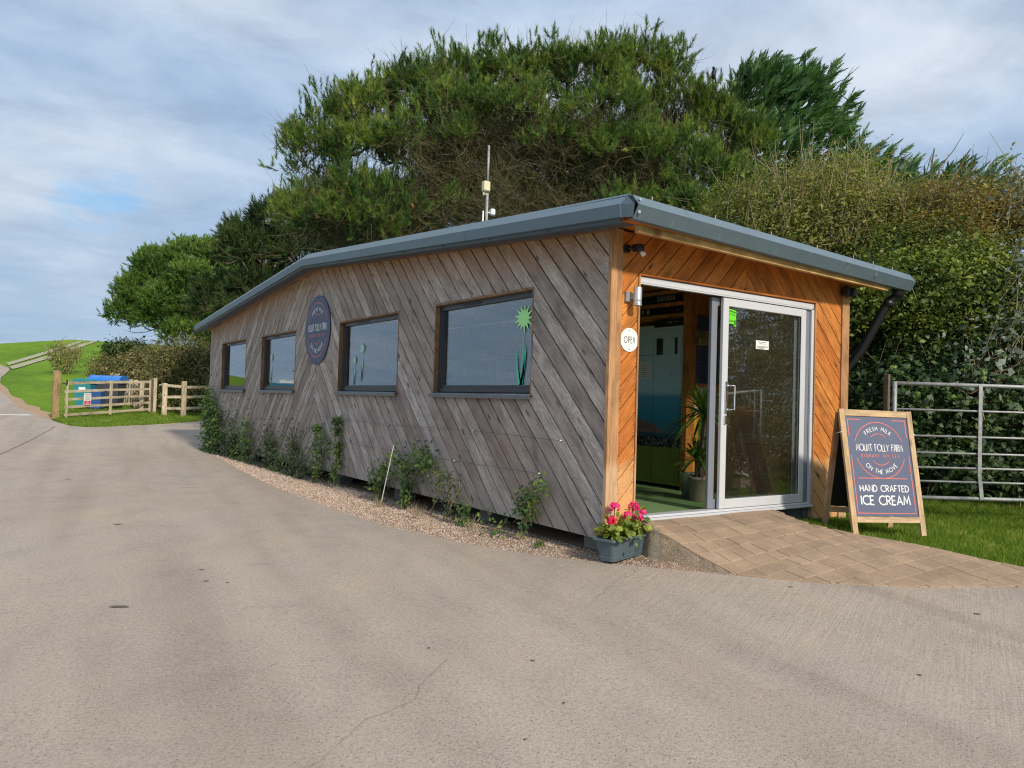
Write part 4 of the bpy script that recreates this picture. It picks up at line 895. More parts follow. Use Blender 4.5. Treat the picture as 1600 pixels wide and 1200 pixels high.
class Print:
    """flat print lying on a surface: frame o, U (right), V (up), N (towards the reader)"""
    def __init__(self, o, U, V): self.o = Vector(o); self.U = Vector(U).normalized(); self.V = Vector(V).normalized(); self.N = self.U.cross(self.V); self.mb = MB(); self.k = 0
    def stroke(self, pts, w):
        self.k += 1; off = self.N*(.0006+.00004*(self.k % 30)); L = []; Rr = []; n = len(pts); closed = math.dist(pts[0], pts[-1]) < 1e-6
        P = [Vector(p) for p in pts]
        for i, p in enumerate(P):
            a = P[i-1] if i > 0 else (P[-2] if closed else None); b = P[i+1] if i < n-1 else (P[1] if closed else None)
            d1 = (p-a).normalized() if a is not None else (b-p).normalized(); d2 = (b-p).normalized() if b is not None else d1
            n1 = Vector((-d1.y, d1.x)); n2 = Vector((-d2.y, d2.x)); m = (n1+n2); m = m.normalized() if m.length > 1e-4 else n1
            s = w/2/max(.42, m.dot(n1)); L.append(p+m*s); Rr.append(p-m*s)
        V = [self.o+self.U*q.x+self.V*q.y+off for q in L+Rr]
        self.mb.add(V, [(n+i, n+i+1, i+1, i) for i in range(n-1)])
    def width(self, s, h, sp, sx): return sum(GL[c][0]*h*sx+sp*h for c in s)-sp*h
    def text(self, s, cx_, y, h, w, sp=.22, sx=1.0, fit=None):
        if fit: 
            base = sum(GL[c][0]*h*sx for c in s); sp = (fit-base)/(h*(len(s)-1))
        x = cx_-self.width(s, h, sp, sx)/2
        for c in s:
            for st in GL[c][1]: self.stroke([(x+a*h*sx, y+b*h) for a, b in st], w)
            x += GL[c][0]*h*sx+sp*h
    def arctext(self, s, c, r, h, w, up=True, sp=.3, sx=1.0):
        tot = self.width(s, h, sp, sx); x = -tot/2
        for ch in s:
            gw = GL[ch][0]*h*sx; mid = x+gw/2
            a = (math.pi/2-mid/r) if up else (-math.pi/2+mid/r)
            ux, uy = (math.sin(a), -math.cos(a)) if up else (-math.sin(a), math.cos(a)); vx, vy = -uy, ux
            ox, oy = c[0]+math.cos(a)*r-ux*gw/2, c[1]+math.sin(a)*r-uy*gw/2
            for st in GL[ch][1]: self.stroke([(ox+ux*p*h*sx+vx*q*h, oy+uy*p*h*sx+vy*q*h) for p, q in st], w)
            x += gw+sp*h
    def arcline(self, c, r, a0, a1, w): self.stroke(arc(c[0], c[1], r, r, a0, a1, 36), w)
    def build(self, name, mat, parent): 
        o = link(name, self.mb.mesh(name), mat, parent); return o
def farm_logo(o, U, V, R, parent, wt=1.0):
    """the round farm device of radius R: arcs, two curved lines of text, the name and the village"""
    w = Print(o, U, V); c = Print(o, U, V)
    w.arctext('FRESH MILK', (0, 0), R*.70, R*.135, R*.017*wt, True, .34, .95)
    w.text('mount folly farm', 0, R*-.03, R*.235, R*.020*wt, .20, .86, fit=R*1.86)
    w.arctext('ON THE MOVE', (0, 0), R*.83, R*.14, R*.017*wt, False, .36, .95)
    c.text('BIGBURY ON SEA', 0, R*-.245, R*.10, R*.014*wt, .5, .80, fit=R*1.5)
    c.arcline((0, 0), R*.985, 18, 162, R*.022*wt); c.arcline((0, 0), R*.985, 197, 343, R*.022*wt)
    c.arcline((0, R*.16), R*.42, 45, 135, R*.02*wt); c.arcline((0, -R*.10), R*.42, 222, 318, R*.02*wt)
    w.build('white_lettering', M['white_print'], parent); c.build('coral_lettering', M['coral'], parent)

# ---- round sign on the side wall
rs = thing('round_sign', 'round navy farm sign with coral rings screwed over the herringbone seam', 'sign', (-.012, 7.235, 2.59))
mb = MB(); mb.prism(ngon_disc(.575, 56), (0, 0, 0), (0, -1, 0), (0, 0, 1), (-1, 0, 0), .012); mb.build('disc', M['navy'], rs)
farm_logo((-.0125, 0, 0), (0, -1, 0), (0, 0, 1), .46, rs, 1.25)
mb = MB()
for z in (.53, -.53): mb.prism([(a, b+z) for a, b in ngon_disc(.014, 10)], (-.0122, 0, 0), (0, -1, 0), (0, 0, 1), (-1, 0, 0), .004)
mb.build('screw', M['black_plastic'], rs)
# ---- OPEN disc
os_ = thing('open_sign', 'small white round OPEN sign on the orange boards left of the doorway', 'sign', (.245, .008, 2.085))
mb = MB(); mb.prism(ngon_disc(.108, 40), (0, 0, 0), (1, 0, 0), (0, 0, 1), (0, -1, 0), .005); mb.build('disc', M['white'], os_)
p = Print((0, -.0056, 0), (1, 0, 0), (0, 0, 1)); p.text('open', 0, -.028, .056, .0052, .20, .86); p.build('black_lettering', M['black_print'], os_)
mb = MB()
for z in (.088, -.088): mb.prism([(a, b+z) for a, b in ngon_disc(.005, 8)], (0, -.0055, 0), (1, 0, 0), (0, 0, 1), (0, -1, 0), .002)
mb.build('screw', M['black_plastic'], os_)
# ---- galvanised wall lamp, camera and floodlight
wl_ = thing('wall_lamp', 'galvanised cylinder wall lamp above the OPEN sign', 'wall lamp', (.25, 0, 2.47))
mb = MB(); mb.lathe([(0, .085), (.034, .085), (.038, .08), (.038, -.03), (.0385, -.033), (.0365, -.036), (.0365, -.07), (.040, -.072), (.040, -.082), (.03, -.082), (.03, -.06), (0, -.06)], (0, -.085, 0), 20); mb.build('shade', M['bright_galv'], wl_)
mb = MB(); mb.box((-.075, -.02, -.045), (-.015, .012, .045), ch=.003); mb.box((-.03, -.075, -.02), (-.01, -.012, .03)); mb.build('bracket', M['galv'], wl_)
cm = thing('security_light', 'black sensor light with white tip under the left end of the eave', 'security light', (.20, 0, 2.90))
mb = MB(); mb.box((-.06, -.03, -.035), (.0, .0, .035), ch=.004); mb.tube([(-.03, -.03, 0), (.0, -.07, .0)], .02, 8); mb.box((-.01, -.14, -.03), (.075, -.05, .035), ch=.012); mb.build('housing', M['black_plastic'], cm)
mb = MB(); mb.tube([(.055, -.11, -.025), (.075, -.13, -.065)], [.018, .022], 10); mb.build('sensor', M['white'], cm)
fl = thing('floodlight', 'black boxy floodlight over the right-hand corner post', 'floodlight', (3.56, 0, 2.86))
mb = MB(); mb.box((-.10, -.09, -.055), (.04, -.01, .06), Matrix.Rotation(.25, 4, 'Z'), ch=.012); mb.tube([(-.02, .02, 0), (-.02, -.03, 0)], .03, 8); mb.build('housing', M['black_plastic'], fl)
mb = MB(); mb.box((.0, -.12, -.05), (.095, -.06, .045), Matrix.Rotation(.25, 4, 'Z'), ch=.01); mb.build('head', M['black_plastic'], fl); mb = MB(); mb.box((.02, -.124, -.035), (.085, -.121, .03), Matrix.Rotation(.25, 4, 'Z')); mb.build('lens', M['lead'], fl)
# ---- sticker and notice print
p = Print((0, .0315, 0), (1, 0, 0), (0, 0, 1)); p.stroke([(1.628, 2.478), (1.73, 2.465)], .011); p.stroke([(1.63, 2.455), (1.728, 2.442)], .003); p.stroke([(1.63, 2.442), (1.728, 2.43)], .003)
for k in range(5): p.text('0', 1.635+.0165*k, 2.368-.001*k, .020, .0028)
p.text('0', 1.718, 2.340, .045, .009); p.build('sticker_print', M['sticker_print'], fl_)
p = Print((0, .033, 0), (1, 0, 0), (0, 0, 1))
for z, a, b in ((2.195, 2.09, 2.24), (2.178, 2.11, 2.22), (2.15, 2.075, 2.255), (2.14, 2.075, 2.25), (2.13, 2.08, 2.19)): p.stroke([(a, z), (b, z)], .0035)
p.build('notice_print', M['black_print'], fl_)

# ------------------------------------------------------------------ inside the shop
def mural():
    """headland, sea and rocks printed on the cabinet: z runs up the panel"""
    t = NT('coast_mural'); p = t.pos(); P = t.xyz(p); z = P[2]; y = P[1]
    n = t.noise(t.map(p, (1, 3, 3)), 3, 5, .6); n2 = t.noise(p, 26, 5, .7); fine = t.noise(t.map(p, (1, 1, 3)), 60, 4, .7)
    sea = t.ramp(t.math('MULTIPLY_ADD', z, 1, -1.2), [(0, (.055, .20, .24)), (.15, (.05, .28, .44)), (.42, (.10, .36, .52)), (.47, (.3, .5, .62))])
    s2 = t.ramp(z, [(0, (0, 0, 0)), (1, (1, 1, 1))])
    c = t.mix(t.ramp(t.math('SUBTRACT', z, 1.0), [(.61, 0.0), (.70, 1.0)]), sea, t.mix(t.ramp(t.math('MULTIPLY', t.math('SUBTRACT', z, 1.6), .9), [(0, 0.0), (1, 1.0)]), (.48, .68, .77), (.56, .74, .80)))
    head = t.math('SUBTRACT', t.math('ADD', t.math('MULTIPLY_ADD', y, .34, .55), t.math('MULTIPLY_ADD', n, .10, -.05)), z)   # the headland rises to the left
    c = t.mix(t.math('GREATER_THAN', head, 0.0), c, t.ramp(n2, [(.35, (.11, .08, .09)), (.6, (.32, .2, .17))]))
    c = t.mix(t.math('LESS_THAN', z, t.math('MULTIPLY_ADD', n, .04, 1.13)), c, t.mix(.5, (.05, .13, .17), (.03, .10, .14)))
    c = t.mix(t.math('LESS_THAN', z, t.math('MULTIPLY_ADD', n, .14, 1.035)), c, t.ramp(n2, [(.42, (.012, .012, .014)), (.56, (.10, .10, .11)), (.66, (.42, .42, .44))]))
    c = t.mix(t.math('LESS_THAN', z, .97), c, t.ramp(fine, [(.3, (.10, .14, .03)), (.6, (.24, .30, .06)), (.75, (.40, .45, .15))]))
    t.base(c); t.rough(.3); return t.m
M['mural'] = mural()
CX = 2.6
cab = thing('milk_cabinet', 'tall pale blue cabinet with coast picture inside the doorway', 'vending machine', (CX, 0, .456))
def cabbox(name, y0, y1, z0, z1, x=CX, d=.6, mat=None, ch=.006):
    mb = MB(); mb.box((x-CX, y0, z0-.456), (x-CX+d, y1, z1-.456), ch=ch); return mb.build(name, mat or M['mural'], cab)
cabbox('body', 1.53, 2.06, .50, 2.51); cabbox('body', 2.07, 3.2, .50, 2.155); cabbox('upper_door', 2.07, 3.2, 2.16, 2.54, mat=M['cabinet_blue'])
cabbox('header', 1.53, 2.06, 2.515, 2.60, x=CX-.004, mat=M['chalk'])
dr = cabbox('door', 1.575, 2.01, .56, 2.455, x=CX-.012, d=.011, ch=.003)
mb = MB()
for y, z0, z1, w_ in ((1.93, 2.15, 2.36, .05), (1.645, 2.15, 2.36, .018)): mb.box((-.03, y-w_, z0-.456), (-.0125, y+w_, z1-.456), ch=.005)
mb.build('handle', M['black_plastic'], dr)
mb = MB(); mb.tube([(-.012, 1.72, 1.90-.456), (-.03, 1.72, 1.90-.456)], .012, 10); mb.build('lock', M['chrome'], dr)
mb = MB(); mb.box((-.003, 2.09, 1.84-.456), (-.0005, 2.30, 2.07-.456)); pn = mb.build('paper_notice', M['white'], cab)
p = Print((-.0035, 0, -.456), (0, -1, 0), (0, 0, 1))
for k in range(7): p.stroke([(-2.27, 2.04-.028*k), (-2.27+.14*(.6+.4*((k*7) % 5)/5), 2.04-.028*k)], .004)
p.build('notice_print', M['black_print'], pn)
p = Print((-.0045, 0, -.456), (0, -1, 0), (0, 0, 1)); p.stroke([(-1.80, 2.56), (-1.74, 2.56)], .01); p.stroke([(-1.70, 2.56), (-1.62, 2.56)], .004); p.build('header_print', M['cabinet_blue'], cab)
# timber dresser round the cabinet
dres = thing('timber_dresser', 'orange timber framing with shelves of chalkboards above the blue cabinet', 'dresser', (CX, 0, .456))
board_obj('post', (CX-.03, 1.44, .46), (CX+.12, 1.525, 2.98), M['inner_orange'], dres)
for z in (2.645, 2.79, 2.95): board_obj('rail', (CX-.02, 1.53, z-.022), (CX+.05, 3.3, z+.022), M['inner_orange'], dres, 'y')
board_obj('backboard', (CX+.06, 1.53, 2.60), (CX+.08, 3.3, 2.99), M['inner_orange'], dres, 'y')
def chalk(y0, y1, z0, z1, label, words, col='white_print'):
    t_ = thing('chalkboard', label, 'chalkboard', (CX+.03, (y0+y1)/2, (z0+z1)/2)); mb = MB(); mb.box((-.01, -(y1-y0)/2, -(z1-z0)/2), (.012, (y1-y0)/2, (z1-z0)/2), ch=.002); mb.build('slate', M['chalk'], t_)
    p = Print((-.0105, 0, 0), (0, -1, 0), (0, 0, 1)); s, cx_, y, h_, w_ = words; p.text(s, cx_, y, h_, w_, .3, .8); p.build('chalk_lettering', M[col], t_); return t_
chalk(1.62, 2.06, 2.825, 2.925, 'upper chalkboard with BANANA chalked on it', ('BANANA', -.03, -.032, .065, .006))
chalk(2.09, 2.6, 2.825, 2.925, 'upper left chalkboard behind the door jamb', ('MILK', .05, -.03, .05, .004), 'lead')
chalk(2.09, 2.5, 2.675, 2.765, 'lower chalkboard reading MILK at the door jamb', ('MILK @', -.0, -.03, .062, .007))
t_ = chalk(1.60, 2.06, 2.675, 2.765, 'lower right chalkboard with a small red mark', ('I', -.1, 0, .01, .003))
mb = MB(); mb.prism(ngon_disc(.014, 8), (-.0115, -.16, -.01), (0, -1, 0), (0, 0, 1), (-1, 0, 0), .001); mb.build('red_mark', M['gate_sign_red'], t_)
# partition with posters
part = thing('partition', 'timber partition facing the door, bright yellow below the posters', 'partition', (2.9, 1.47, .456))
for k in range(7):
    x0 = -.18+.14*k; board_obj('plank', (2.9+x0, 1.475, 2.655), (2.9+x0+.136, 1.495, 3.0), M['inner_orange'], part)
mb = MB(); mb.box((-.18, .006, .0), (.64, .025, 2.19)); mb.build('panel', M['inner_yellow'], part)
po = thing('menu_poster', 'navy farm poster with photographs and columns of text above the yucca', 'poster', (3.0, 1.468, 1.79))
mb = MB(); mb.box((-.30, -.004, 0), (.42, .004, .85)); mb.build('sheet', M['navy'], po)
mb = MB(); mb.box((-.30, -.0045, -.035), (.42, .0035, -.001)); mb.build('coral_band', M['coral'], po)
def pic(name, x0, x1, z0, z1, mat): mb = MB(); mb.box((x0, -.006, z0), (x1, -.0045, z1)); return mb.build(name, mat, po)
cols_ = {'a': (.20, .22, .26), 'b': (.17, .19, .04), 'c': (.32, .24, .10), 'd': (.05, .20, .22), 'e': (.40, .26, .14), 'g': (.15, .10, .06), 'y': (.7, .5, .05)}
for k, v in cols_.items(): M['pic_'+k] = flat('photo_print_'+k, v, .5, var=.6, scale=30)
x_ = -.27
for (w_, k) in ((.075, 'a'), (.07, 'b'), (.12, 'c'), (.08, 'b'), (.07, 'a')): pic('photo', x_, x_+w_, .575, .665, M['pic_'+k]); x_ += w_+.006
x_ = -.27
for (w_, k) in ((.05, 'd'), (.03, 'y'), (.15, 'e'), (.09, 'g'), (.1, 'b')): pic('photo', x_, x_+w_, .475, .57, M['pic_'+k]); x_ += w_+.006
p = Print((0, -.0046, 0), (1, 0, 0), (0, 0, 1)); p.text('MOUNT FOLLY FARM', -.02, .69, .022, .003, .2, .8); p.stroke([(-.27, .79), (-.18, .79)], .008); p.stroke([(-.27, .775), (-.2, .775)], .006); p.stroke([(-.02, .79), (.06, .79)], .008); p.stroke([(-.29, .735), (.4, .735)], .002)
rr = random.Random(5)
for c_ in (-.27, -.08, .12):
    for k in range(22):
        z = .44-.018*k
        if k % 6 == 5: continue
        p.stroke([(c_, z), (c_+.15*rr.uniform(.6, 1), z)], .003 if k % 6 else .006)
for k in range(5): p.stroke([(-.27+.03*k, .03), (-.255+.03*k, .03)], .01)
p.build('poster_print', M['pic_a'], po)
pp = thing('paper_sheet', 'white typed sheet pinned below the navy poster', 'notice', (2.83, 1.468, 1.40)); mb = MB(); mb.box((-.12, -.003, 0), (.13, .003, .34)); mb.build('sheet', M['white'], pp)
p = Print((0, -.0035, 0), (1, 0, 0), (0, 0, 1))
for k in range(11): p.stroke([(-.09, .31-.026*k), (-.09+.19*rr.uniform(.5, 1), .31-.026*k)], .004)
p.build('typed_lines', M['black_print'], pp)
# white goods and shelves further in, seen through the side windows
fz = thing('shelf_unit', 'long white shelf unit with goods behind the side windows', 'shelves', (3.2, 5.0, .456))
mb = MB(); 
for z in (.0, .55, 1.0, 1.4, 1.8): mb.box((-.1, -1.5, z), (.3, 7.5, z+.03))
mb.build('shelf', M['white'], fz); mb = MB()
for y in (-1.5, 0, 1.5, 3, 4.5, 6, 7.47): mb.box((-.1, y, 0), (.3, y+.03, 1.85))
mb.build('upright', M['white'], fz)
rr = random.Random(9); mb = MB()
for y in np.arange(-1.4, 7.3, .34):
    for z in (.58, 1.03, 1.43): 
        if rr.random() < .7: mb.box((-.06, y, z+.001), (.15, y+rr.uniform(.12, .26), z+rr.uniform(.12, .3)), ch=.004)
tag(mb.build('goods', M['cream_box'], None, (3.2, 5.0, .456)), 'cartons and tubs lined up on the white shelf unit', 'goods', kind='stuff')

# ---- yucca in its pot
yu = thing('potted_yucca', 'yucca with two heads of sword leaves in a taupe pot just inside the door', 'potted plant', (2.06, .74, .456))
mb = MB(); mb.lathe([(0, .0), (.118, .0), (.122, .008), (.130, .23), (.138, .235), (.140, .262), (.132, .268), (.118, .262), (.116, .24), (0, .235)], n=28); pot = mb.build('pot', M['taupe_pot'], yu)
mb = MB(); mb.lathe([(.0, .236), (.115, .238)], n=20); mb.build('compost', M['compost'], pot)
mb = MB(); mb.tube([(.0, 0, .22), (.012, .0, .5), (.03, 0, .80), (.03, 0, 1.02)], [.032, .03, .027, .025], 10); mb.tube([(-.05, .02, .22), (-.07, 0, .40), (-.055, 0, .5)], [.022, .02, .018], 8); mb.build('stem', M['bark'], yu)
def sword(o, D, L, w, droop):
    """a long leaf as a folded strip"""
    D = Vector(D).normalized(); S = D.cross(Vector((0, 0, 1))); S = S.normalized() if S.length > .01 else Vector((1, 0, 0)); V = []; n = 7
    for i in range(n+1):
        t = i/n; c = Vector(o)+D*L*t+Vector((0, 0, -droop*L*t*t)); h = w*(.35+1.2*t)*(1-t)**.6 if t < .999 else .0005; up = S.cross(D)*.25*h
        V += [c-S*h+up, c, c+S*h+up]
    F = []
    for i in range(n): F += [(3*i, 3*i+1, 3*i+4, 3*i+3), (3*i+1, 3*i+2, 3*i+5, 3*i+4)]
    return V, F
mb = MB(); rr = random.Random(21)
for (c, n, L0) in (((.03, 0, 1.0), 90, .50), ((-.055, 0, .48), 60, .40), ((.03, 0, .62), 12, .3)):
    for k in range(n):
        a = k*2.4+rr.uniform(-.2, .2); el = math.radians(rr.triangular(-35, 85, 30)); L = L0*rr.uniform(.75, 1.1)
        V, F = sword((c[0], c[1], c[2]+rr.uniform(-.08, .04)), (math.cos(a)*math.cos(el), math.sin(a)*math.cos(el), math.sin(el)), L, .027, .40*math.cos(el)); mb.add(V, F)
mb.build('leaves', M['yucca'], yu)
bk = thing('silver_bucket', 'small silver bucket behind the yucca pot', 'bucket', (2.16, .98, .456)); mb = MB(); mb.lathe([(0, 0), (.09, 0), (.115, .28), (.12, .285), (.11, .28), (.085, .01)], n=20); mb.build('pail', M['bright_galv'], bk)

# ------------------------------------------------------------------ ramp of pavers
RP = np.array([(.40, 0, .452), (1.0, 0, .45), (1.6, 0, .45), (2.33, 0, .45), (.355, -.24, .405), (.41, -.36, .37), (.47, -.63, .265), (.535, -.985, .155), (2.28, -.3, .41), (2.24, -.58, .37), (2.5, -.84, .31), (2.92, -1.33, .235), (3.1, -1.7, .175), (3.26, -2.01, .135),
               (.76, -1.24, .142), (1.02, -1.47, .132), (1.84, -1.9, .102), (2.68, -2.25, .082), (4.2, -2.95, .075), (5.5, -3.6, .07), (8, -5.0, .06), (4.2, -2.3, .14), (6, -3, .15), (1.2, -.6, .31), (1.8, -1.0, .27), (9, -3.5, .2)])
_m = len(RP); _B = np.zeros((_m+3, _m+3)); _B[:_m, :_m] = np.hypot(RP[:, None, 0]-RP[None, :, 0], RP[:, None, 1]-RP[None, :, 1]); _B[:_m, _m] = 1; _B[:_m, _m+1:] = RP[:, :2]; _B[_m, :_m] = 1; _B[_m+1:, :_m] = RP[:, :2].T
_wr = np.linalg.solve(_B, np.concatenate([RP[:, 2], [0, 0, 0]]))
def RZ(x, y):
    x = np.asarray(x, float); y = np.asarray(y, float); return (np.hypot(x[..., None]-RP[:, 0], y[..., None]-RP[:, 1])*_wr[:_m]).sum(-1)+_wr[_m]+_wr[_m+1]*x+_wr[_m+2]*y
LAWN_NEAR = [(2.33, -.02), (2.29, -.18), (2.235, -.40), (2.27, -.58), (2.42, -.76), (2.60, -.95), (2.78, -1.14), (2.95, -1.38), (3.10, -1.66), (3.26, -1.98), (3.6, -2.25), (4.2, -2.45), (5.0, -2.85), (6.0, -3.3), (8.0, -4.2)]
left_edge = [(.40, -.02), (.37, -.2), (.41, -.36), (.47, -.63), (.535, -.985)]
def yb(x, L): return np.interp(x, [p[0] for p in L], [p[1] for p in L])
ramp_poly = left_edge+PAVE_EDGE[1:]+LAWN_NEAR[::-1]
ramp = drape('paved_ramp', ramp_poly, .25, -.010, M['sand'], zf=RZ)
# blocks in courses parallel to the door, broken bond, three sizes
cs_ = []
y = -.022; rr = random.Random(11); gap = .007
def clip_seg(poly, a, b):
    """keep the side of line a->b that lies to its left"""
    nx, ny = (b[1]-a[1]), -(b[0]-a[0]); return clip_half(poly, nx, ny, nx*a[0]+ny*a[1])
while y > -5:
    dpt = rr.choice((.158, .158, .19)); y1 = y; y0 = y-dpt; y = y0; x = .2-rr.uniform(0, .2)
    while x < 8:
        w_ = rr.choice((.16, .20, .24, .27)); a, b = x+gap/2, x+w_-gap/2; x += w_
        cx_ = (a+b)/2; cyy = (y0+y1)/2
        if cx_ > 4.6 and False: break
        q = [(a, y0+gap/2), (b, y0+gap/2), (b, y1-gap/2), (a, y1-gap/2)]
        # trim to the outline
        le = [p for p in left_edge]
        for (p1, p2) in zip(le[:-1], le[1:]):
            if p2[1]-.1 <= cyy <= p1[1]+.1 and a < .6: q = clip_seg(q, p1, p2) if q else q
        for (p1, p2) in zip(PAVE_EDGE[:-1], PAVE_EDGE[1:]):
            if q and p1[0]-.02 < b and p2[0]+.02 > a: q = clip_seg(q, p1, p2)
        if q and cx_ > .5:
            for (p1, p2) in zip(LAWN_NEAR[:-1], LAWN_NEAR[1:]):
                if p2[0] < p1[0]: 
                    if a < 2.36 and b > 2.2 and q and cyy > -.42: q = clip_half(q, 1, 0, (p1[0]+p2[0])/2) if p2[1] <= cyy <= p1[1] else q
                elif q and p1[0] <= cx_ <= p2[0] and (cyy < -.35): q = clip_half(q, -(p1[1]-p2[1])*-1, 0, 1e9) if False else clip_seg(q, p2, p1)
        if not q or area(q) < 6e-4: continue
        mx_ = sum(p[0] for p in q)/len(q); my = sum(p[1] for p in q)/len(q)
        if mx_ > 2.30 and my > yb(mx_, LAWN_NEAR[3:])+.02: continue
        if mx_ < .33: continue
        if my < yb(mx_, PAVE_EDGE)-.01: continue
        if sum(q[i][0]*q[(i+1) % len(q)][1]-q[(i+1) % len(q)][0]*q[i][1] for i in range(len(q))) < 0: q = q[::-1]
        lift = rr.uniform(-.0022, .0022); n = len(q)
        top = [(px_+(mx_-px_)*min(.35, .007/max(.005, math.dist((px_, py_), (mx_, my)))), py_+(my-py_)*min(.35, .007/max(.005, math.dist((px_, py_), (mx_, my))))) for px_, py_ in q]
        zt = RZ(np.array([p[0] for p in top]), np.array([p[1] for p in top]))+lift; ze = RZ(np.array([p[0] for p in q]), np.array([p[1] for p in q]))+lift-.004
        V = [(p[0], p[1], z) for p, z in zip(top, zt)]+[(p[0], p[1], z) for p, z in zip(q, ze)]+[(p[0], p[1], z-.03) for p, z in zip(q, ze)]
        F = [tuple(range(n))]+[(n+i, n+(i+1) % n, (i+1) % n, i) for i in range(n)]+[(2*n+i, 2*n+(i+1) % n, n+(i+1) % n, n+i) for i in range(n)]
        mb = MB(); mb.add(V, F); link('paver', mb.mesh('paver'), M['paver'], ramp)
# rough concrete cheek of the ramp
mb = MB(); L = left_edge; n = 14; pts = []
for (p1, p2) in zip(L[:-1], L[1:]):
    for k in range(6): pts.append((p1[0]+(p2[0]-p1[0])*k/6, p1[1]+(p2[1]-p1[1])*k/6))
pts.append(L[-1]); rows = 7; V = []; rr = random.Random(3)
for p_ in pts:
    zt = float(RZ(np.array([p_[0]]), np.array([p_[1]]))[0])-.004; zb = gz(*p_)-.05
    for j_ in range(rows):
        t_ = j_/(rows-1); V.append((p_[0]+.004-.03*t_+rr.uniform(-.004, .004)*(0 < j_ < rows-1), p_[1]+rr.uniform(-.003, .003), zt+(zb-zt)*t_))
F = [(i*rows+j_, i*rows+j_+1, (i+1)*rows+j_+1, (i+1)*rows+j_) for i in range(len(pts)-1) for j_ in range(rows-1)]
mb.add(V, F, True); mb.build('cheek', M['ramp_side'], ramp)

# ------------------------------------------------------------------ A-board
ab = thing('a_board', 'timber-framed A-board advertising ice cream on the grass beside the shop', 'sign board', (0, 0, 0))
FLf, FRf = Vector((2.51, -.81, .285)), Vector((3.27, -1.13, .275))      # front feet
up0 = Vector((0, 0, 1)); acr = (FRf-FLf).normalized(); backd = up0.cross(acr).normalized()
if backd.y < 0: backd = -backd
Hs = 1.235; lean = .165; UPd = (up0*Hs+backd*lean+acr*-.075).normalized()
Wd = (FRf-FLf).length; NN = acr.cross(UPd).normalized(); acr2 = UPd.cross(NN)*-1 if False else acr
def AB(a, b, c=0.0): return FLf+acr*a+UPd*b+NN*c         # c>0 towards the viewer
Ht = Hs/UPd.z
def bar(name, p, q, w_, t_, mat, parent, nrm):
    p = Vector(p); q = Vector(q); X = (q-p).normalized(); Z = Vector(nrm).normalized(); Y = Z.cross(X).normalized(); Z = X.cross(Y); L_ = (q-p).length; mb = MB()
    mb.box((-L_/2, -w_/2, -t_/2), (L_/2, w_/2, t_/2), ch=.002); o = mb.build(name, mat, parent); c = (p+q)/2
    setw(o, Matrix(((X.x, Y.x, Z.x, c.x), (X.y, Y.y, Z.y, c.y), (X.z, Y.z, Z.z, c.z), (0, 0, 0, 1)))); return o
fw_ = .058
bar('leg', AB(fw_/2, 0), AB(fw_/2, Ht), fw_, .030, M['pale_wood'], ab, NN); bar('leg', AB(Wd-fw_/2, 0), AB(Wd-fw_/2, Ht), fw_, .030, M['pale_wood'], ab, NN)
bar('rail', AB(fw_+.001, Ht-fw_*.6), AB(Wd-fw_-.001, Ht-fw_*.6), fw_*1.1, .028, M['pale_wood'], ab, NN); bar('rail', AB(fw_+.001, .155), AB(Wd-fw_-.001, .155), fw_, .028, M['pale_wood'], ab, NN)
pz0, pz1 = .188, Ht-fw_*1.15-.003
mb = MB(); mb.prism([(fw_-.0, pz0), (Wd-fw_+.0, pz0), (Wd-fw_, pz1), (fw_, pz1)], FLf-NN*.004, acr, UPd, NN, .008); pnl = mb.build('panel', M['sign_blue'], ab)
cxm = Wd/2; lw = .0075; o_ = FLf+NN*.0045
p = Print(o_, acr, UPd); x0, x1 = fw_+.028, Wd-fw_-.028; zt = pz1-.03; zb_ = pz0+.03
p.stroke([(x0+.145, zt), (x0, zt), (x0, zt-.17)], lw); p.stroke([(x1-.145, zt), (x1, zt), (x1, zt-.17)], lw)
p.stroke([(x0, zb_+.57), (x0, zb_), (x1, zb_), (x1, zb_+.57)], lw); p.stroke([(x0+.05, zb_+.345), (x1-.05, zb_+.345)], lw); p.build('coral_border', M['coral'], pnl)
p = Print(o_, acr, UPd); p.text('HAND CRAFTED', cxm, zb_+.215, .060, .0095, .2, .95, fit=(x1-x0)*.84); p.text('ICE CREAM', cxm, zb_+.085, .085, .0135, .2, 1.0, fit=(x1-x0)*.84); p.build('white_lettering', M['white_print'], pnl)
farm_logo(o_+acr*cxm+UPd*(pz1-.335), acr, UPd, .285, pnl, 1.15)
bk0 = backd*.50
def BB(a, t_): 
    top = AB(a, Ht-.03)-NN*.035; ft_ = FLf+acr*a+bk0+Vector((0, 0, 0)); ft_.z = gz(ft_.x, ft_.y)+.0; return top+(ft_-top)*t_
bar('leg', BB(fw_/2, 0), BB(fw_/2, 1), fw_, .028, M['post_wood'], ab, NN); bar('leg', BB(Wd-fw_/2, 0), BB(Wd-fw_/2, 1), fw_, .028, M['post_wood'], ab, NN)
bar('rail', BB(fw_, .86), BB(Wd-fw_, .86), fw_, .026, M['post_wood'], ab, NN); bar('rail', BB(fw_, .04), BB(Wd-fw_, .04), fw_, .026, M['post_wood'], ab, NN)
mb = MB(); q = [BB(fw_, .06), BB(Wd-fw_, .06), BB(Wd-fw_, .83), BB(fw_, .83)]; mb.add(q+[v-NN*.006 for v in q], [(0, 1, 2, 3), (7, 6, 5, 4), (0, 3, 7, 4), (1, 5, 6, 2), (0, 4, 5, 1), (3, 2, 6, 7)]); mb.build('back_panel', M['chalk'], ab)
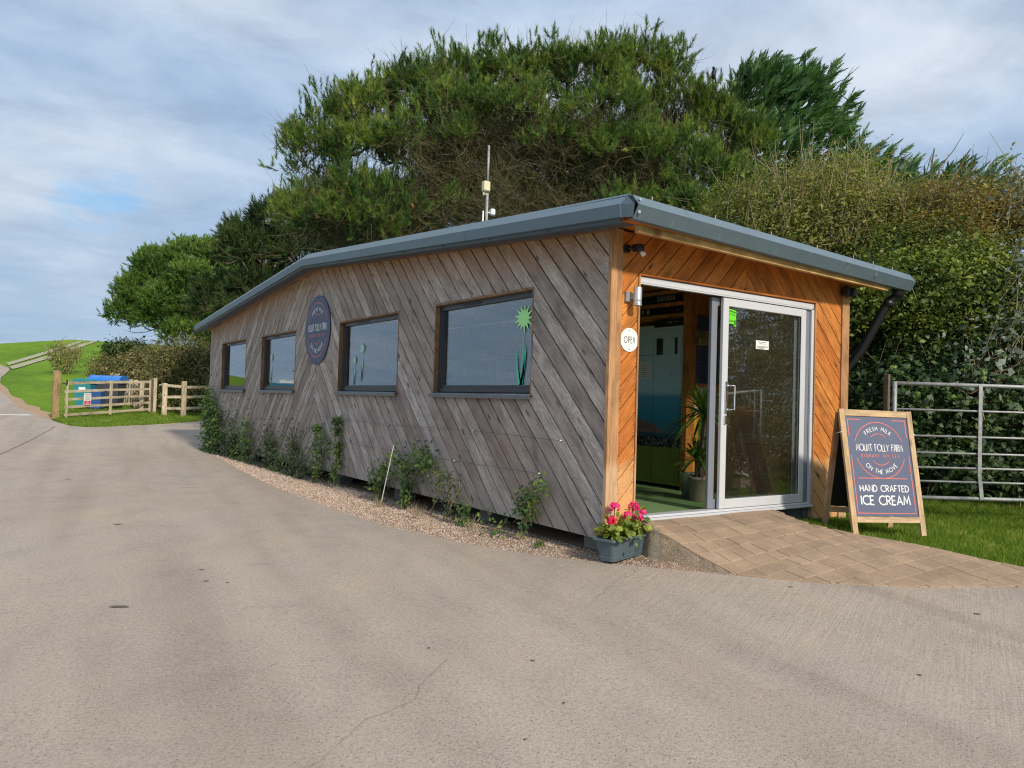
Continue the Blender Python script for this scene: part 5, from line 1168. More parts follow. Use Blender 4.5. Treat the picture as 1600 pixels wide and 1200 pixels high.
mb = MB(); mb.tube([AB(-.012, Ht-.235, 0), AB(-.02, Ht-.24, -.04), BB(-.01, .21)], .004, 6); mb.tube([AB(-.014, Ht-.235, .01), AB(.002, Ht-.235, .01)], .012, 6); mb.tube([AB(Wd+.012, Ht-.235, 0), AB(Wd+.02, Ht-.24, -.04), BB(Wd+.01, .21)], .004, 6); mb.build('stay', M['bright_galv'], ab)

# ------------------------------------------------------------------ galvanised gates
def field_gate(a, b, h, label, loc_z, group='galvanised field gates', flip=1):
    a = Vector(a); b = Vector(b); t_ = thing('field_gate', label, 'gate', a, 0, group); d = (b-a); L_ = d.length; d.normalize(); n_ = Vector((0, 0, 1)).cross(d)
    zs = [0, .155, .29, .425, .585, .775, 1.0]; zs = [0, .145, .265, .396, .542, .772, 1.0]
    for i, z in enumerate(zs):
        r = .024 if i in (0, 6) else .0135
        mb = MB(); mb.tube([Vector((0, 0, z*h)), d*L_*.5+Vector((0, 0, z*h+random.uniform(-.004, .004))), d*L_+Vector((0, 0, z*h))], r, 10); mb.build('rail', M['galv'], t_)
    for s in (0, L_): mb = MB(); mb.tube([d*s+Vector((0, 0, -.02)), d*s+Vector((0, 0, h+.02))], .026, 10); mb.build('stile', M['galv'], t_)
    for s in (1.02, 2.5):
        mb = MB(); c = d*s; o1 = n_*(-.03*flip); mb.beam(c+o1+Vector((0, 0, h+.01)), c+o1+Vector((0, 0, .22*h)), .045, .007, up=n_); mb.beam(c+o1+Vector((0, 0, .22*h)), c+o1+d*.035+Vector((0, 0, -.01)), .045, .007, up=n_); mb.build('brace', M['galv'], t_)
    return t_
gA = at(1395, 776, 9.05); gB = at(1395+1195.7/9.15*3.4, 772, 9.15)
dd = (Vector((gB.x, gB.y, 0))-Vector((gA.x, gA.y, 0))).normalized()*3.35
field_gate((gA.x, gA.y, gA.z), (gA.x+dd.x, gA.y+dd.y, gA.z), 1.345, 'galvanised seven-bar gate standing in front of the ivy hedge', 0)
field_gate((5.0, -2.1, .42), (7.25, -4.75, .40), 1.345, 'galvanised seven-bar gate set at an angle, seen reflected in the door glass', 0, flip=-1)
for i, (x, y_) in enumerate([(gA.x-.09, gA.y+.04)]): 
    ps = tag(board_obj('gate_post', (x-.035, y_-.03, .15), (x+.012, y_+.03, 1.95), M['fence_dark'], None), 'thin dark post carrying the left end of the galvanised gate', 'post')

# ------------------------------------------------------------------ flower trough and jar
tr_ = thing('flower_trough', 'slate-green plastic trough of pink geraniums by the shop corner', 'planter', (.16, -.085, gz(.1, -.15)+.008), math.radians(16)); tr_.scale = (1.13, 1.15, 1.13)
def trough_ring(l, w, z, r=.03, n=4):
    P = []
    for sx, sy, a0 in ((1, 1, 0), (-1, 1, 90), (-1, -1, 180), (1, -1, 270)):
        for k in range(n+1): a = math.radians(a0+90*k/n); P.append((sx*(l/2-r)+r*math.cos(a), sy*(w/2-r)+r*math.sin(a), z))
    return P
rings = [trough_ring(.52, .13, 0), trough_ring(.53, .14, .028), trough_ring(.532, .142, .030), trough_ring(.525, .136, .034), trough_ring(.585, .172, .148), trough_ring(.615, .20, .150), trough_ring(.622, .207, .158), trough_ring(.62, .205, .170), trough_ring(.60, .188, .173), trough_ring(.585, .172, .165), trough_ring(.56, .155, .12)]
mb = MB(); nn = len(rings[0]); V = [p for r in rings for p in r]; F = [tuple(range(nn))[::-1]]+[(i*nn+k, i*nn+(k+1) % nn, (i+1)*nn+(k+1) % nn, (i+1)*nn+k) for i in range(len(rings)-1) for k in range(nn)]
mb.add(V, F, False); mb.build('trough', M['trough'], tr_)
mb = MB(); mb.add(trough_ring(.575, .165, .145), [tuple(range(nn))]); mb.build('compost', M['compost'], tr_)
def rounded_leaves(P, N_, size, seed, lobes=9, wav=.18):
    """round scalloped leaves (geranium): fans"""
    r_ = np.random.default_rng(seed); V = []; F = []
    for p, n_, s in zip(P, N_, size):
        n_ = Vector(n_).normalized(); u = n_.orthogonal().normalized(); u.rotate(Matrix.Rotation(r_.uniform(0, 6.28), 3, n_)); v = n_.cross(u); b = len(V); V.append(tuple(Vector(p)-n_*s*.15))
        k = 2*lobes
        for i in range(k): a = 2*math.pi*i/k; rad = s*(1 if i % 2 == 0 else 1-wav); V.append(tuple(Vector(p)+u*math.cos(a)*rad+v*math.sin(a)*rad+n_*r_.uniform(-.1, .15)*s))
        F += [(b, b+1+i, b+1+(i+1) % k) for i in range(k)]
    return V, F
r_ = np.random.default_rng(4); n = 330; P = np.column_stack([r_.uniform(-.30, .30, n), r_.normal(0, .065, n), .19+np.abs(r_.normal(0, .055, n))]); P[:, 2] -= np.abs(P[:, 1])*.25
N_ = np.column_stack([r_.normal(0, .5, n), P[:, 1]*6+r_.normal(-.25, .4, n), r_.uniform(.4, 1.2, n)]); V, F = rounded_leaves(P, N_, r_.uniform(.014, .03, n), 5)
fmesh('leaves', V, F, M['geranium'], tr_)
mb = MB(); V = []; F = []; V2 = []; F2 = []
heads = [(-.12, .02, .385, .044, 0), (-.22, -.02, .30, .040, 1), (.05, .0, .315, .033, 0), (.17, .02, .365, .048, 0), (.16, -.03, .285, .042, 0), (.20, -.05, .33, .026, 0)]
for hx, hy, hz_, hr, red in heads:
    k = 70; th = r_.uniform(0, 6.28, k); ph = np.arccos(r_.uniform(-.5, 1, k)); D = np.column_stack([np.sin(ph)*np.cos(th), np.sin(ph)*np.sin(th), np.cos(ph)]); PP = np.array([hx, hy, hz_])+D*hr*r_.uniform(.75, 1.05, (k, 1))
    v, f = rounded_leaves(PP, D, r_.uniform(.009, .014, k), int(hx*100)+60, 4, .25)
    if red: b = len(V2); V2 += v; F2 += [tuple(i+b for i in q) for q in f]
    else: b = len(V); V += v; F += [tuple(i+b for i in q) for q in f]
    mb.tube([(hx*.7, hy*.5, .16), (hx*.9, hy, .25), (hx, hy, hz_)], .0035, 5)
tag(fmesh('pink_flowers', V, F, M['petal'], tr_), kind='stuff'); tag(fmesh('red_flowers', V2, F2, M['petal_red'], tr_), kind='stuff'); mb.build('stems', M['climber'], tr_)
k = 60; PP = np.column_stack([r_.uniform(-.29, .29, k), -.085+r_.normal(0, .012, k), .17-np.abs(r_.normal(0, .03, k))]); v, f = rounded_leaves(PP, r_.normal(0, 1, (k, 3)), r_.uniform(.004, .009, k), 8, 3); fmesh('dead_leaves', v, f, M['twig'], tr_)
jr = thing('glass_jar', 'upturned clear glass vase leaning between the trough and the ramp', 'glass vase', (.235, -.40, gz(.2, -.42)+.018))
mb = MB(); mb.lathe([(.052, .0), (.055, .006), (.053, .02), (.052, .12), (.036, .19), (.030, .27), (.033, .285), (.031, .285), (.028, .27), (.034, .19), (.050, .12), (.051, .02), (.050, .0), (.052, .0)], n=24); mb.build('vase', M['jar_glass'], jr)
jr.rotation_euler = (-.08, .10, 0)

# ------------------------------------------------------------------ weather mast on the roof
ms = thing('roof_mast', 'thin grey mast with a cream box and white sensor rising from the roof', 'mast', (1.2, 4.0, 3.45))
mb = MB(); mb.tube([(0, 0, 0), (0, 0, 1.10)], .020, 10); mb.tube([(0, 0, 1.10), (.005, 0, 1.65)], .016, 10); mb.build('pole', M['galv'], ms)
mb = MB(); mb.tube([(-.05, .03, .0), (-.045, .02, .72)], .012, 6); mb.build('cable', M['white'], ms)
mb = MB(); mb.box((-.085, -.055, .99), (.02, .03, 1.13), ch=.012); mb.tube([(-.06, 0, .93), (-.06, 0, .98)], .014, 8); mb.tube([(-.02, 0, .94), (-.02, 0, .98)], .012, 8); mb.build('cream_box', M['cream_box'], ms)
mb = MB(); mb.tube([(0, 0, .70), (.07, -.03, .70)], .012, 6); mb.box((.04, -.065, .665), (.11, .0, .755), ch=.012); mb.build('sensor', M['white'], ms)

# ------------------------------------------------------------------ far gate, fences, bins
def zed(x, y_): return gz(x, y_)
tag(board_obj('gate_post', (-2.70, 24.55, zed(-2.57, 24.6)-.2), (-2.46, 24.78, zed(-2.57, 24.6)+1.60), M['post_mossy'], None, ch=.02), 'stout mossy square post at the hinge end of the wooden gate', 'post')
hg = thing('hinge_plate', 'small black latch standing on the mossy gate post', 'latch', (-2.36, 24.66, zed(-2.4, 24.6)+1.22)); mb = MB(); mb.box((-.06, -.03, -.05), (.10, .03, -.02)); mb.box((.06, -.03, -.02), (.10, .03, .09), ch=.01); mb.build('plate', M['black_plastic'], hg)
ga = Vector((-2.32, 24.75, zed(-2.3, 24.7)+.12)); gb = Vector((.80, 27.75, zed(.8, 27.7)+.14)); dv = gb-ga; Lg = dv.length; du = dv.normalized(); Ng = Vector((du.y, -du.x, 0)).normalized()
gt = thing('wooden_gate', 'bleached five-bar wooden gate in front of the bins', 'gate', ga)
for i, z in enumerate((0, .26, .52, .79, 1.07)):
    rr_ = random.Random(i); bar('rail', ga+Vector((0, 0, z)), ga+dv*.5+Vector((0, 0, z+.005*i)), .085+.01*(i == 4), .035, M['fence_wood'], gt, Ng); bar('rail', ga+dv*.5+Vector((0, 0, z+.005*i))+du*.004, ga+dv+Vector((0, 0, z+.01)), .085+.01*(i == 4), .035, M['fence_wood'], gt, Ng)
for s in (.01, .49, .985): bar('stile', ga+dv*s+Vector((0, 0, -.09))+Ng*.04, ga+dv*s+Vector((0, 0, 1.16))+Ng*.04, .11 if s == .49 else .07, .035, M['fence_wood'], gt, Ng)
sg = thing('caution_sign', 'small white and red caution sign fixed to the wooden gate', 'sign', ga+dv*.225+Ng*.045+Vector((0, 0, .30)))
mb = MB(); mb.prism([(-.17, 0), (.17, 0), (.17, .42), (-.17, .42)], (0, 0, 0), du, (0, 0, 1), Ng, .006); mb.build('plate', M['white'], sg)
mb = MB(); mb.prism([(-.15, .02), (.15, .02), (.15, .15), (-.15, .15)], Ng*.0062, du, (0, 0, 1), Ng, .001); mb.build('red_band', M['gate_sign_red'], sg)
p = Print(Ng*.0072, du, (0, 0, 1)); p.text('CAUTION', 0, .355, .038, .011, .12, .8, fit=.27); p.build('red_lettering', M['gate_sign_red'], sg)
p = Print(Ng*.0072, du, (0, 0, 1)); p.stroke(arc(0, .25, .085, .068, 0, 360, 24), .010); p.stroke([(-.04, .26), (-.02, .235), (0, .27)], .012); p.stroke([(.015, .24), (.05, .24)], .012); p.build('black_symbol', M['black_print'], sg)
p = Print(Ng*.0078, du, (0, 0, 1)); p.text('HOT', 0, .10, .03, .007); p.stroke([(-.09, .075), (.09, .075)], .010); p.stroke([(-.07, .05), (.07, .05)], .010); p.build('white_lettering', M['white_print'], sg)
def post(x, y_, w_, h_, mat, label, lean_=0.0, group=None):
    z = zed(x, y_); o = board_obj('fence_post', (x-w_/2, y_-w_/2, z-.2), (x+w_/2, y_+w_/2, z+h_), M[mat], None, ch=.012); o.rotation_euler.rotate_axis('X', lean_); return tag(o, label, 'post', group=group)
post(.82, 27.85, .15, 1.38, 'fence_dark', 'dark damp post where the wooden gate shuts', group=None); post(1.0, 27.95, .13, 1.36, 'fence_wood', 'pale post right beside the dark gate-closing post')
fn = thing('post_and_rail_fence', 'cleft post-and-rail fence between the wooden gate and the shop', 'fence', (0, 0, 0))
fp = [(1.10, 27.5, None), (1.12, 26.6, 1.22), (1.72, 26.15, 1.32), (3.4, 26.4, 1.3)]
for x, y_, h_ in fp:
    if h_: z = zed(x, y_); o = board_obj('post', (x-.09, y_-.09, z-.2), (x+.09, y_+.09, z+h_), M['fence_wood'], fn, ch=.02); o.rotation_euler.rotate_axis('Y', random.uniform(-.04, .04))
for (a, b) in zip(fp[:-1], fp[1:]):
    for k, z in enumerate((.28, .72, 1.12)):
        A_ = Vector((a[0], a[1]-.02, zed(a[0], a[1])+z+random.uniform(-.03, .03))); B_ = Vector((b[0], b[1]-.02, zed(b[0], b[1])+z+random.uniform(-.02, .06)))
        bar('rail', A_, B_, .10, .05, M['fence_wood'] if (k+int(a[0])) % 3 else M['fence_wood'], fn, (0, -1, 0))
fr2 = thing('receding_fence', 'old pale post fence running away uphill beside the scrub bank', 'fence', (0, 0, 0)); prev = None
for k in range(13):
    t_ = k/12; x = .62-.22*math.sin(t_*3)+(.15*t_-.2*t_*t_)+t_*.75; y_ = 28.6+19*t_; z = zed(x, y_); h_ = random.uniform(1.1, 1.35)
    o = board_obj('post', (x-.08, y_-.08, z-.2), (x+.08, y_+.08, z+h_), M['fence_wood'], fr2, ch=.015); o.rotation_euler.rotate_axis('Y', random.uniform(-.07, .07))
    c = Vector((x, y_, z))
    if prev is not None:
        for zz in (.45, .95): bar('rail', prev+Vector((0, 0, zz+random.uniform(-.04, .04))), c+Vector((0, 0, zz)), .09, .04, M['fence_wood'], fr2, (1, 0, 0))
    prev = c
# bins
def wheelie(c, rz):
    t_ = thing('wheelie_bin', 'teal wheelie bin with grey lid behind the wooden gate', 'bin', c, rz)
    def ring(l, w_, z): return [(-l/2, -w_/2, z), (l/2, -w_/2, z), (l/2, w_/2, z), (-l/2, w_/2, z)]
    R5 = [ring(.62, .56, .08), ring(.66, .62, .10), ring(.80, .80, 1.08), ring(.88, .88, 1.085), ring(.88, .88, 1.17), ring(.84, .84, 1.18)]; mb = MB(); V = [p for r in R5 for p in r]
    mb.add(V, [(3, 2, 1, 0)]+[(i*4+k, i*4+(k+1) % 4, (i+1)*4+(k+1) % 4, (i+1)*4+k) for i in range(5) for k in range(4)]); mb.build('body', M['bin_teal'], t_)
    mb = MB(); mb.prism([(-.46, 1.18), (.46, 1.18), (.44, 1.25), (.1, 1.31), (-.44, 1.27)], (0, -.46, 0), (1, 0, 0), (0, 0, 1), (0, 1, 0), .92); mb.build('lid', M['bin_teal'], t_)
    mb = MB(); mb.tube([(-.38, .5, 1.2), (.38, .5, 1.2)], .02, 8); mb.build('handle', M['bin_teal'], t_)
    for s in (-.36, .36): mb = MB(); mb.tube([(s-.03, .28, .1), (s+.03, .28, .1)], .10, 14); mb.build('wheel', M['black_plastic'], t_)
    mb = MB(); mb.box((-.16, -.395, .82), (.16, -.385, .93)); mb.build('label_plate', M['white'], t_); return t_
wx, wy = at(133, 620, 30.5).xy; wheelie((wx, wy, zed(wx, wy)), -.5).scale = (.78, .78, .93)
bx, by = at(169, 620, 31.2).xy
eb = thing('large_bin', 'big dark grey four-wheeled bin with bright blue domed lid', 'bin', (bx, by, zed(bx, by)), -.5); eb.scale = (.82, .8, .96)
mb = MB()
def ring(l, w_, z, o=0): return [(-l/2, -w_/2+o, z), (l/2, -w_/2+o, z), (l/2, w_/2+o, z), (-l/2, w_/2+o, z)]
R5 = [ring(1.10, .75, .16), ring(1.16, .82, .2), ring(1.30, 1.0, 1.08), ring(1.40, 1.08, 1.09), ring(1.40, 1.08, 1.17)]; V = [p for r in R5 for p in r]
mb.add(V, [(3, 2, 1, 0)]+[(i*4+k, i*4+(k+1) % 4, (i+1)*4+(k+1) % 4, (i+1)*4+k) for i in range(4) for k in range(4)])
for x in np.linspace(-.5, .5, 7): mb.box((x-.02, -.47, .3), (x+.02, -.44, 1.05))
mb.build('body', M['bin_grey'], eb)
mb = MB(); prof = [(-.60, 1.16)]+[(-.60*math.cos(a), 1.21+.20*math.sin(a)) for a in np.linspace(.05, math.pi-.05, 12)]+[(.60, 1.16)]; mb.prism(prof, (-.74, 0, 0), (0, 1, 0), (0, 0, 1), (1, 0, 0), 1.48)
for x in (-.75, -.25, .25, .70): mb.prism([(-.61*math.cos(a), 1.215+.21*math.sin(a)) for a in np.linspace(.05, math.pi-.05, 12)], (x, 0, 0), (0, 1, 0), (0, 0, 1), (1, 0, 0), .05)
mb.build('lid', M['bin_blue'], eb)
for sx in (-.5, .5):
    for sy in (-.32, .32): mb = MB(); mb.tube([(sx-.03, sy, .09), (sx+.03, sy, .09)], .09, 12); mb.build('wheel', M['black_plastic'], eb)
nx_, ny_ = at(152, 630, 30.6).xy
nb_ = thing('crate_stack', 'navy blue plastic tub standing between the two bins', 'tub', (nx_, ny_, zed(nx_, ny_)), -.5); nb_.scale = (.7, .7, .8); mb = MB(); mb.box((-.3, -.3, .02), (.28, .28, .95), ch=.03); mb.box((-.33, -.33, .96), (.31, .31, 1.02), ch=.01); mb.build('tub', M['bin_navy'], nb_)

# bird on the pine top
bp = at(1116, 113, 17.0)
bd = thing('crow', 'black crow perched on the topmost twig at the right of the pine', 'bird', bp)
mb = MB(); mb.tube([(-.03, 0, -.16), (-.02, 0, -.06), (0, 0, .02), (-.01, 0, .07)], [.02, .05, .05, .028], 10); mb.tube([(-.01, 0, .05), (-.02, 0, .10), (-.03, 0, .12)], [.032, .034, .015], 10); mb.tube([(-.035, 0, .105), (-.09, 0, .095)], [.012, .003], 6); mb.tube([(.0, 0, -.05), (.05, 0, -.17), (.07, 0, -.22)], [.035, .022, .012], 6)
mb.tube([(0, .01, -.1), (0, .01, -.19)], .006, 5); mb.tube([(0, -.02, -.1), (0, -.02, -.19)], .006, 5); mb.build('body', M['bird'], bd)
# blue boat on its trailer on the field, seen only as a reflection in a side window
bo_s = .5
bo = thing('blue_boat', 'blue and white boat standing on the field, mirrored in a side window', 'boat', (-15.6, 58, gz(-15.6, 58)), .3)
mb = MB(); S = [(-2.2, .75, .5), (-1, .85, .35), (.6, .8, .35), (1.8, .4, .5), (2.4, .03, .85)]; V = []
for x, w_, k in S: V += [(x, 0, k), (x, -w_*.7, k+.2), (x, -w_, 1.15+.1*(x > 1)), (x, w_, 1.15+.1*(x > 1)), (x, w_*.7, k+.2)]
mb.add(V, [(i*5+k, i*5+(k+1) % 5, (i+1)*5+(k+1) % 5, (i+1)*5+k) for i in range(4) for k in range(5)]+[(0, 1, 2, 3, 4)]); mb.build('hull', M['boat_blue'], bo)
mb = MB(); mb.box((-2.2, -.6, 1.2), (.6, .6, 1.75), ch=.08); mb.tube([(-2, -.8, 1.25), (-2, -.8, 1.7), (1.8, -.5, 1.8)], .03, 6); mb.build('cabin', M['white'], bo); bo.scale = (.55, .55, .55)
# ledger boards along the inner back wall, seen dimly through the door glass
for z in (2.30, 1.72, 1.12): board_obj('ledger', (3.50, .22, z-.06), (3.545, 1.45, z+.06), M['pale_wood'], shop, 'y')

# ------------------------------------------------------------------ plants: generators
def nrm(a): return a/np.maximum(1e-9, np.linalg.norm(a, axis=-1, keepdims=True))
def perp(D, r):
    q = r.normal(0, 1, D.shape); q -= D*(q*D).sum(-1, keepdims=True); return nrm(q)
def brushes(P, D, L, nn, nl, w, r, spread=(.45, 1.0)):
    """pine shoots: nn needles bristling forward along each axis"""
    m = len(P); t = r.uniform(.02, 1.0, (m, nn, 1)); L = np.broadcast_to(np.asarray(L, float).reshape(-1, 1, 1), (m, 1, 1)); A = P[:, None]+D[:, None]*L*t
    Dn = np.broadcast_to(D[:, None], (m, nn, 3)); S = perp(Dn.reshape(-1, 3), r).reshape(m, nn, 3); th = r.uniform(spread[0], spread[1], (m, nn, 1))*(1.15-.65*t)
    d = nrm(Dn*np.cos(th)+S*np.sin(th)); l = nl*r.uniform(.75, 1.15, (m, nn, 1)); s = perp(d.reshape(-1, 3), r).reshape(m, nn, 3)*w/2
    V = np.stack([A-s, A+s, A+d*l], 2).reshape(-1, 3); return V, np.arange(len(V)).reshape(-1, 3)
def leafquads(P, N, size, r, asp=.55, curl=.2):
    """small leaves as bent kites"""
    n = len(P); size = np.broadcast_to(np.asarray(size, float).reshape(-1, 1), (n, 1)); N = nrm(N); U = perp(N, r); W_ = np.cross(N, U)
    V = np.stack([P, P+U*size*.45+W_*size*asp*.5+N*size*curl*.5, P+U*size, P+U*size*.45-W_*size*asp*.5+N*size*curl*.5], 1).reshape(-1, 3)
    return V, np.arange(len(V)).reshape(-1, 4)
def lobed(P, N, size, r, kind='ivy'):
    """five-lobed leaves, a fan each"""
    if kind == 'ivy': O = np.array([(0, 0), (.30, -.18), (.52, .10), (.34, .28), (.48, .62), (.18, .52), (0, 1.0), (-.18, .52), (-.48, .62), (-.34, .28), (-.52, .10), (-.30, -.18)])
    n = len(P); size = np.asarray(size, float).reshape(-1, 1, 1); N = nrm(N); U = perp(N, r); W_ = np.cross(N, U); k = len(O)
    z = -.25*np.abs(O[:, 0:1])
    V = P[:, None]+(W_[:, None]*O[None, :, 0:1]+U[:, None]*O[None, :, 1:2]+N[:, None]*z[None])*size
    T = np.array([(0, i, i+1) for i in range(1, k-1)]+[(0, k-1, 1)][:0]); F = (T[None]+k*np.arange(n)[:, None, None]).reshape(-1, 3); return V.reshape(-1, 3), F
def ell(lobes, n, r, shell=.45, top=-1.0):
    """n points in the outer shell of ellipsoids; lobes: (centre, (rx,ry,rz)) in world axes; returns points, outward dirs"""
    vol = np.array([l[1][0]*l[1][1]+l[1][1]*l[1][2]+l[1][0]*l[1][2] for l in lobes]); idx = r.choice(len(lobes), n, p=vol/vol.sum()); C = np.array([l[0] for l in lobes], float)[idx]; R = np.array([l[1] for l in lobes], float)[idx]
    D = nrm(r.normal(0, 1, (n, 3))); lowm = D[:, 2] < top; D[lowm, 2] *= -1; D = nrm(D); k = r.uniform(shell, 1.0, (n, 1))**.6
    P = C+D*R*k; O = nrm(D/R)
    # drop points buried deep in another lobe
    inside = np.zeros(n, bool)
    for c, rr_ in lobes: inside |= ((((P-np.array(c))/(np.array(rr_)*.62))**2).sum(1) < 1)
    return P[~inside], O[~inside]
def tubes(A, B, ra, rb, k=4):
    """one tapered prism per edge"""
    A, B = np.asarray(A), np.asarray(B); D = nrm(B-A); ref = np.where(np.abs(D[:, 2:3]) > .9, np.array([[1, 0, 0.]]), np.array([[0, 0, 1.]])); S = nrm(np.cross(D, ref)); T = np.cross(D, S); a = 2*np.pi*np.arange(k)/k
    ring = S[:, None]*np.cos(a)[None, :, None]+T[:, None]*np.sin(a)[None, :, None]; V = np.concatenate([A[:, None]+ring*np.asarray(ra).reshape(-1, 1, 1), B[:, None]+ring*np.asarray(rb).reshape(-1, 1, 1)], 1).reshape(-1, 3)
    F = np.array([(i, (i+1) % k, k+(i+1) % k, k+i) for i in range(k)]); return V, (F[None]+2*k*np.arange(len(A))[:, None, None]).reshape(-1, 4)
def skeleton(guides, targets, r, rmin=.006, expo=.40, rscale=1.0, rise=.12, wig=.055, seg=3):
    """branches: start from hand-laid guide limbs, then join every target to the nearest wood already grown"""
    nodes = []; par = []
    for g in guides:
        g = [np.array(p, float) for p in g]; prev = None
        if nodes:
            d = np.linalg.norm(np.array(nodes)-g[0], axis=1); prev = int(d.argmin())
        for a, b in zip(g[:-1], g[1:]):
            n = max(1, int(np.linalg.norm(b-a)/.45))
            for k in range(n if prev is not None or nodes == [] else n):
                p = a+(b-a)*k/n+r.normal(0, .03, 3)*(k > 0)
                if prev is not None and k == 0 and np.linalg.norm(p-np.array(nodes[prev])) < .05: continue
                nodes.append(p); par.append(-1 if prev is None else prev); prev = len(nodes)-1
        nodes.append(g[-1]); par.append(prev)
    root = nodes[0]; d0 = np.linalg.norm(targets-root, axis=1); order = np.argsort(d0); tip = []
    NA = np.zeros((len(nodes)+len(targets)*seg+5, 3)); NA[:len(nodes)] = nodes; cnt = len(nodes); par = list(par)
    for i in order:
        t = targets[i]; d = np.linalg.norm(NA[:cnt]-t, axis=1); dr = np.linalg.norm(NA[:cnt]-root, axis=1); d = d+np.maximum(0, dr-d0[i])*1.5+np.maximum(0, NA[:cnt, 2]-t[2])*.6; j = int(d.argmin()); a = NA[j].copy(); L = np.linalg.norm(t-a); prev = j
        w1 = r.normal(0, wig*L, 3)
        for k in range(1, seg+1):
            u = k/seg; p = a+(t-a)*u; p = p+(np.array([0, 0, -rise*L])+w1)*math.sin(math.pi*u)
            NA[cnt] = p; par.append(prev); prev = cnt; cnt += 1
        tip.append(prev)
    par = np.array(par); w_ = np.zeros(cnt); w_[tip] = 1
    for i in range(cnt-1, 0, -1):
        if par[i] >= 0 and par[i] < i: w_[par[i]] += w_[i]
    rad = rmin*np.maximum(w_, 1)**expo*rscale; c = np.where(par >= 0)[0]; return NA[par[c]], NA[c], np.minimum(rad[par[c]], rad[c]*1.6), rad[c]
def deadtwigs(P, n, L, r, rad=.006, up=.3):
    """thin curved twigs in two pieces"""
    k = r.integers(0, len(P), n); A = P[k]+r.normal(0, .15, (n, 3)); d = nrm(r.normal(0, 1, (n, 3))+np.array([0, 0, up])); l = L*r.uniform(.5, 1.3, (n, 1)); B = A+d*l*.5; d2 = nrm(d+r.normal(0, .35, (n, 3))+np.array([0, 0, .15])); C = B+d2*l*.5
    V1, F1 = tubes(A, B, np.full(n, rad), np.full(n, rad*.75), 3); V2, F2 = tubes(B, C, np.full(n, rad*.75), np.full(n, rad*.3), 3); return np.concatenate([V1, V2]), np.concatenate([F1, F2+len(V1)])
def cat(*vf):
    V = []; F = []; b = 0
    for v, f in vf: V.append(v); F.append(f+b); b += len(v)
    return np.concatenate(V), np.concatenate(F)
RT = np.array(_R); FW = np.array([math.sin(YAW), math.cos(YAW), 0]); RTh = np.array([math.cos(YAW), -math.sin(YAW), 0])
def lobe(px, py, d, rx, ry, rd): 
    """an ellipsoid standing d metres off; rx, ry in metres"""
    return (np.array(at(px, py, d)), (math.hypot(rx*RTh[0], rd*FW[0]), math.hypot(rx*RTh[1], rd*FW[1]), ry))
def grow_pine(name, label, lobes, base, guides, n, nn, bl, nl, w, mat, seed, twn=0, top=-.35, dens=1.0, group=None, barkm='bark', up=.75, cones=0, extra=None, rmin=.010, tw=None, spread=(.45, 1.0), shell=.55, hand=3, fan=.3, jit=.42, stray=0, twm='twig'):
    r = np.random.default_rng(seed); t = thing(name, label, 'tree', base, 0, group); P, O = ell(lobes, n, r, shell, top); base = np.array(base)
    if stray:
        q = r.random(len(P)) < stray; P[q] += nrm(O[q]+np.array([0, 0, .5]))*r.uniform(.15, .55, (q.sum(), 1))
    # shoots in bunches, like open hands: all the shoots of a bunch spread from one point
    m = len(P); k = hand; S = np.repeat(P, k, 0)+r.normal(0, bl*jit, (m*k, 3)); OO = np.repeat(O, k, 0); D = nrm(OO*.55+np.array([0, 0, up])+r.normal(0, fan, (m*k, 3)))
    V, F = brushes(S, D, bl*r.uniform(.55, 1.3, m*k), nn, nl, w, r, spread); tag(fmesh('crown', V-base, F, M[mat], t), kind='stuff')
    tg = np.concatenate([P]+([extra] if extra is not None else [])); tg = tg if len(tg) < 1500 else tg[r.choice(len(tg), 1500, False)]
    A, B, ra, rb = skeleton(guides, tg, r, rmin=rmin); V, F = tubes(A, B, ra, rb, 5); fmesh('branches', V-base, F, M[barkm], t)
    if twn:
        V, F = deadtwigs(np.concatenate([A, tw]) if tw is not None else A, twn, .7, r, .0055); tag(fmesh('twigs', V-base, F, M[twm], t), kind='stuff')
    if cones:
        q = P[r.choice(len(P), cones)]; V, F = brushes(q, nrm(r.normal(0, 1, (cones, 3))), .05, 26, .05, .03, r, (.9, 1.5)); tag(fmesh('cones', V-base, F, M['cone'], t), kind='stuff')
    return t
def gnd(p): p = Vector(p); return (p.x, p.y, gz(p.x, p.y))
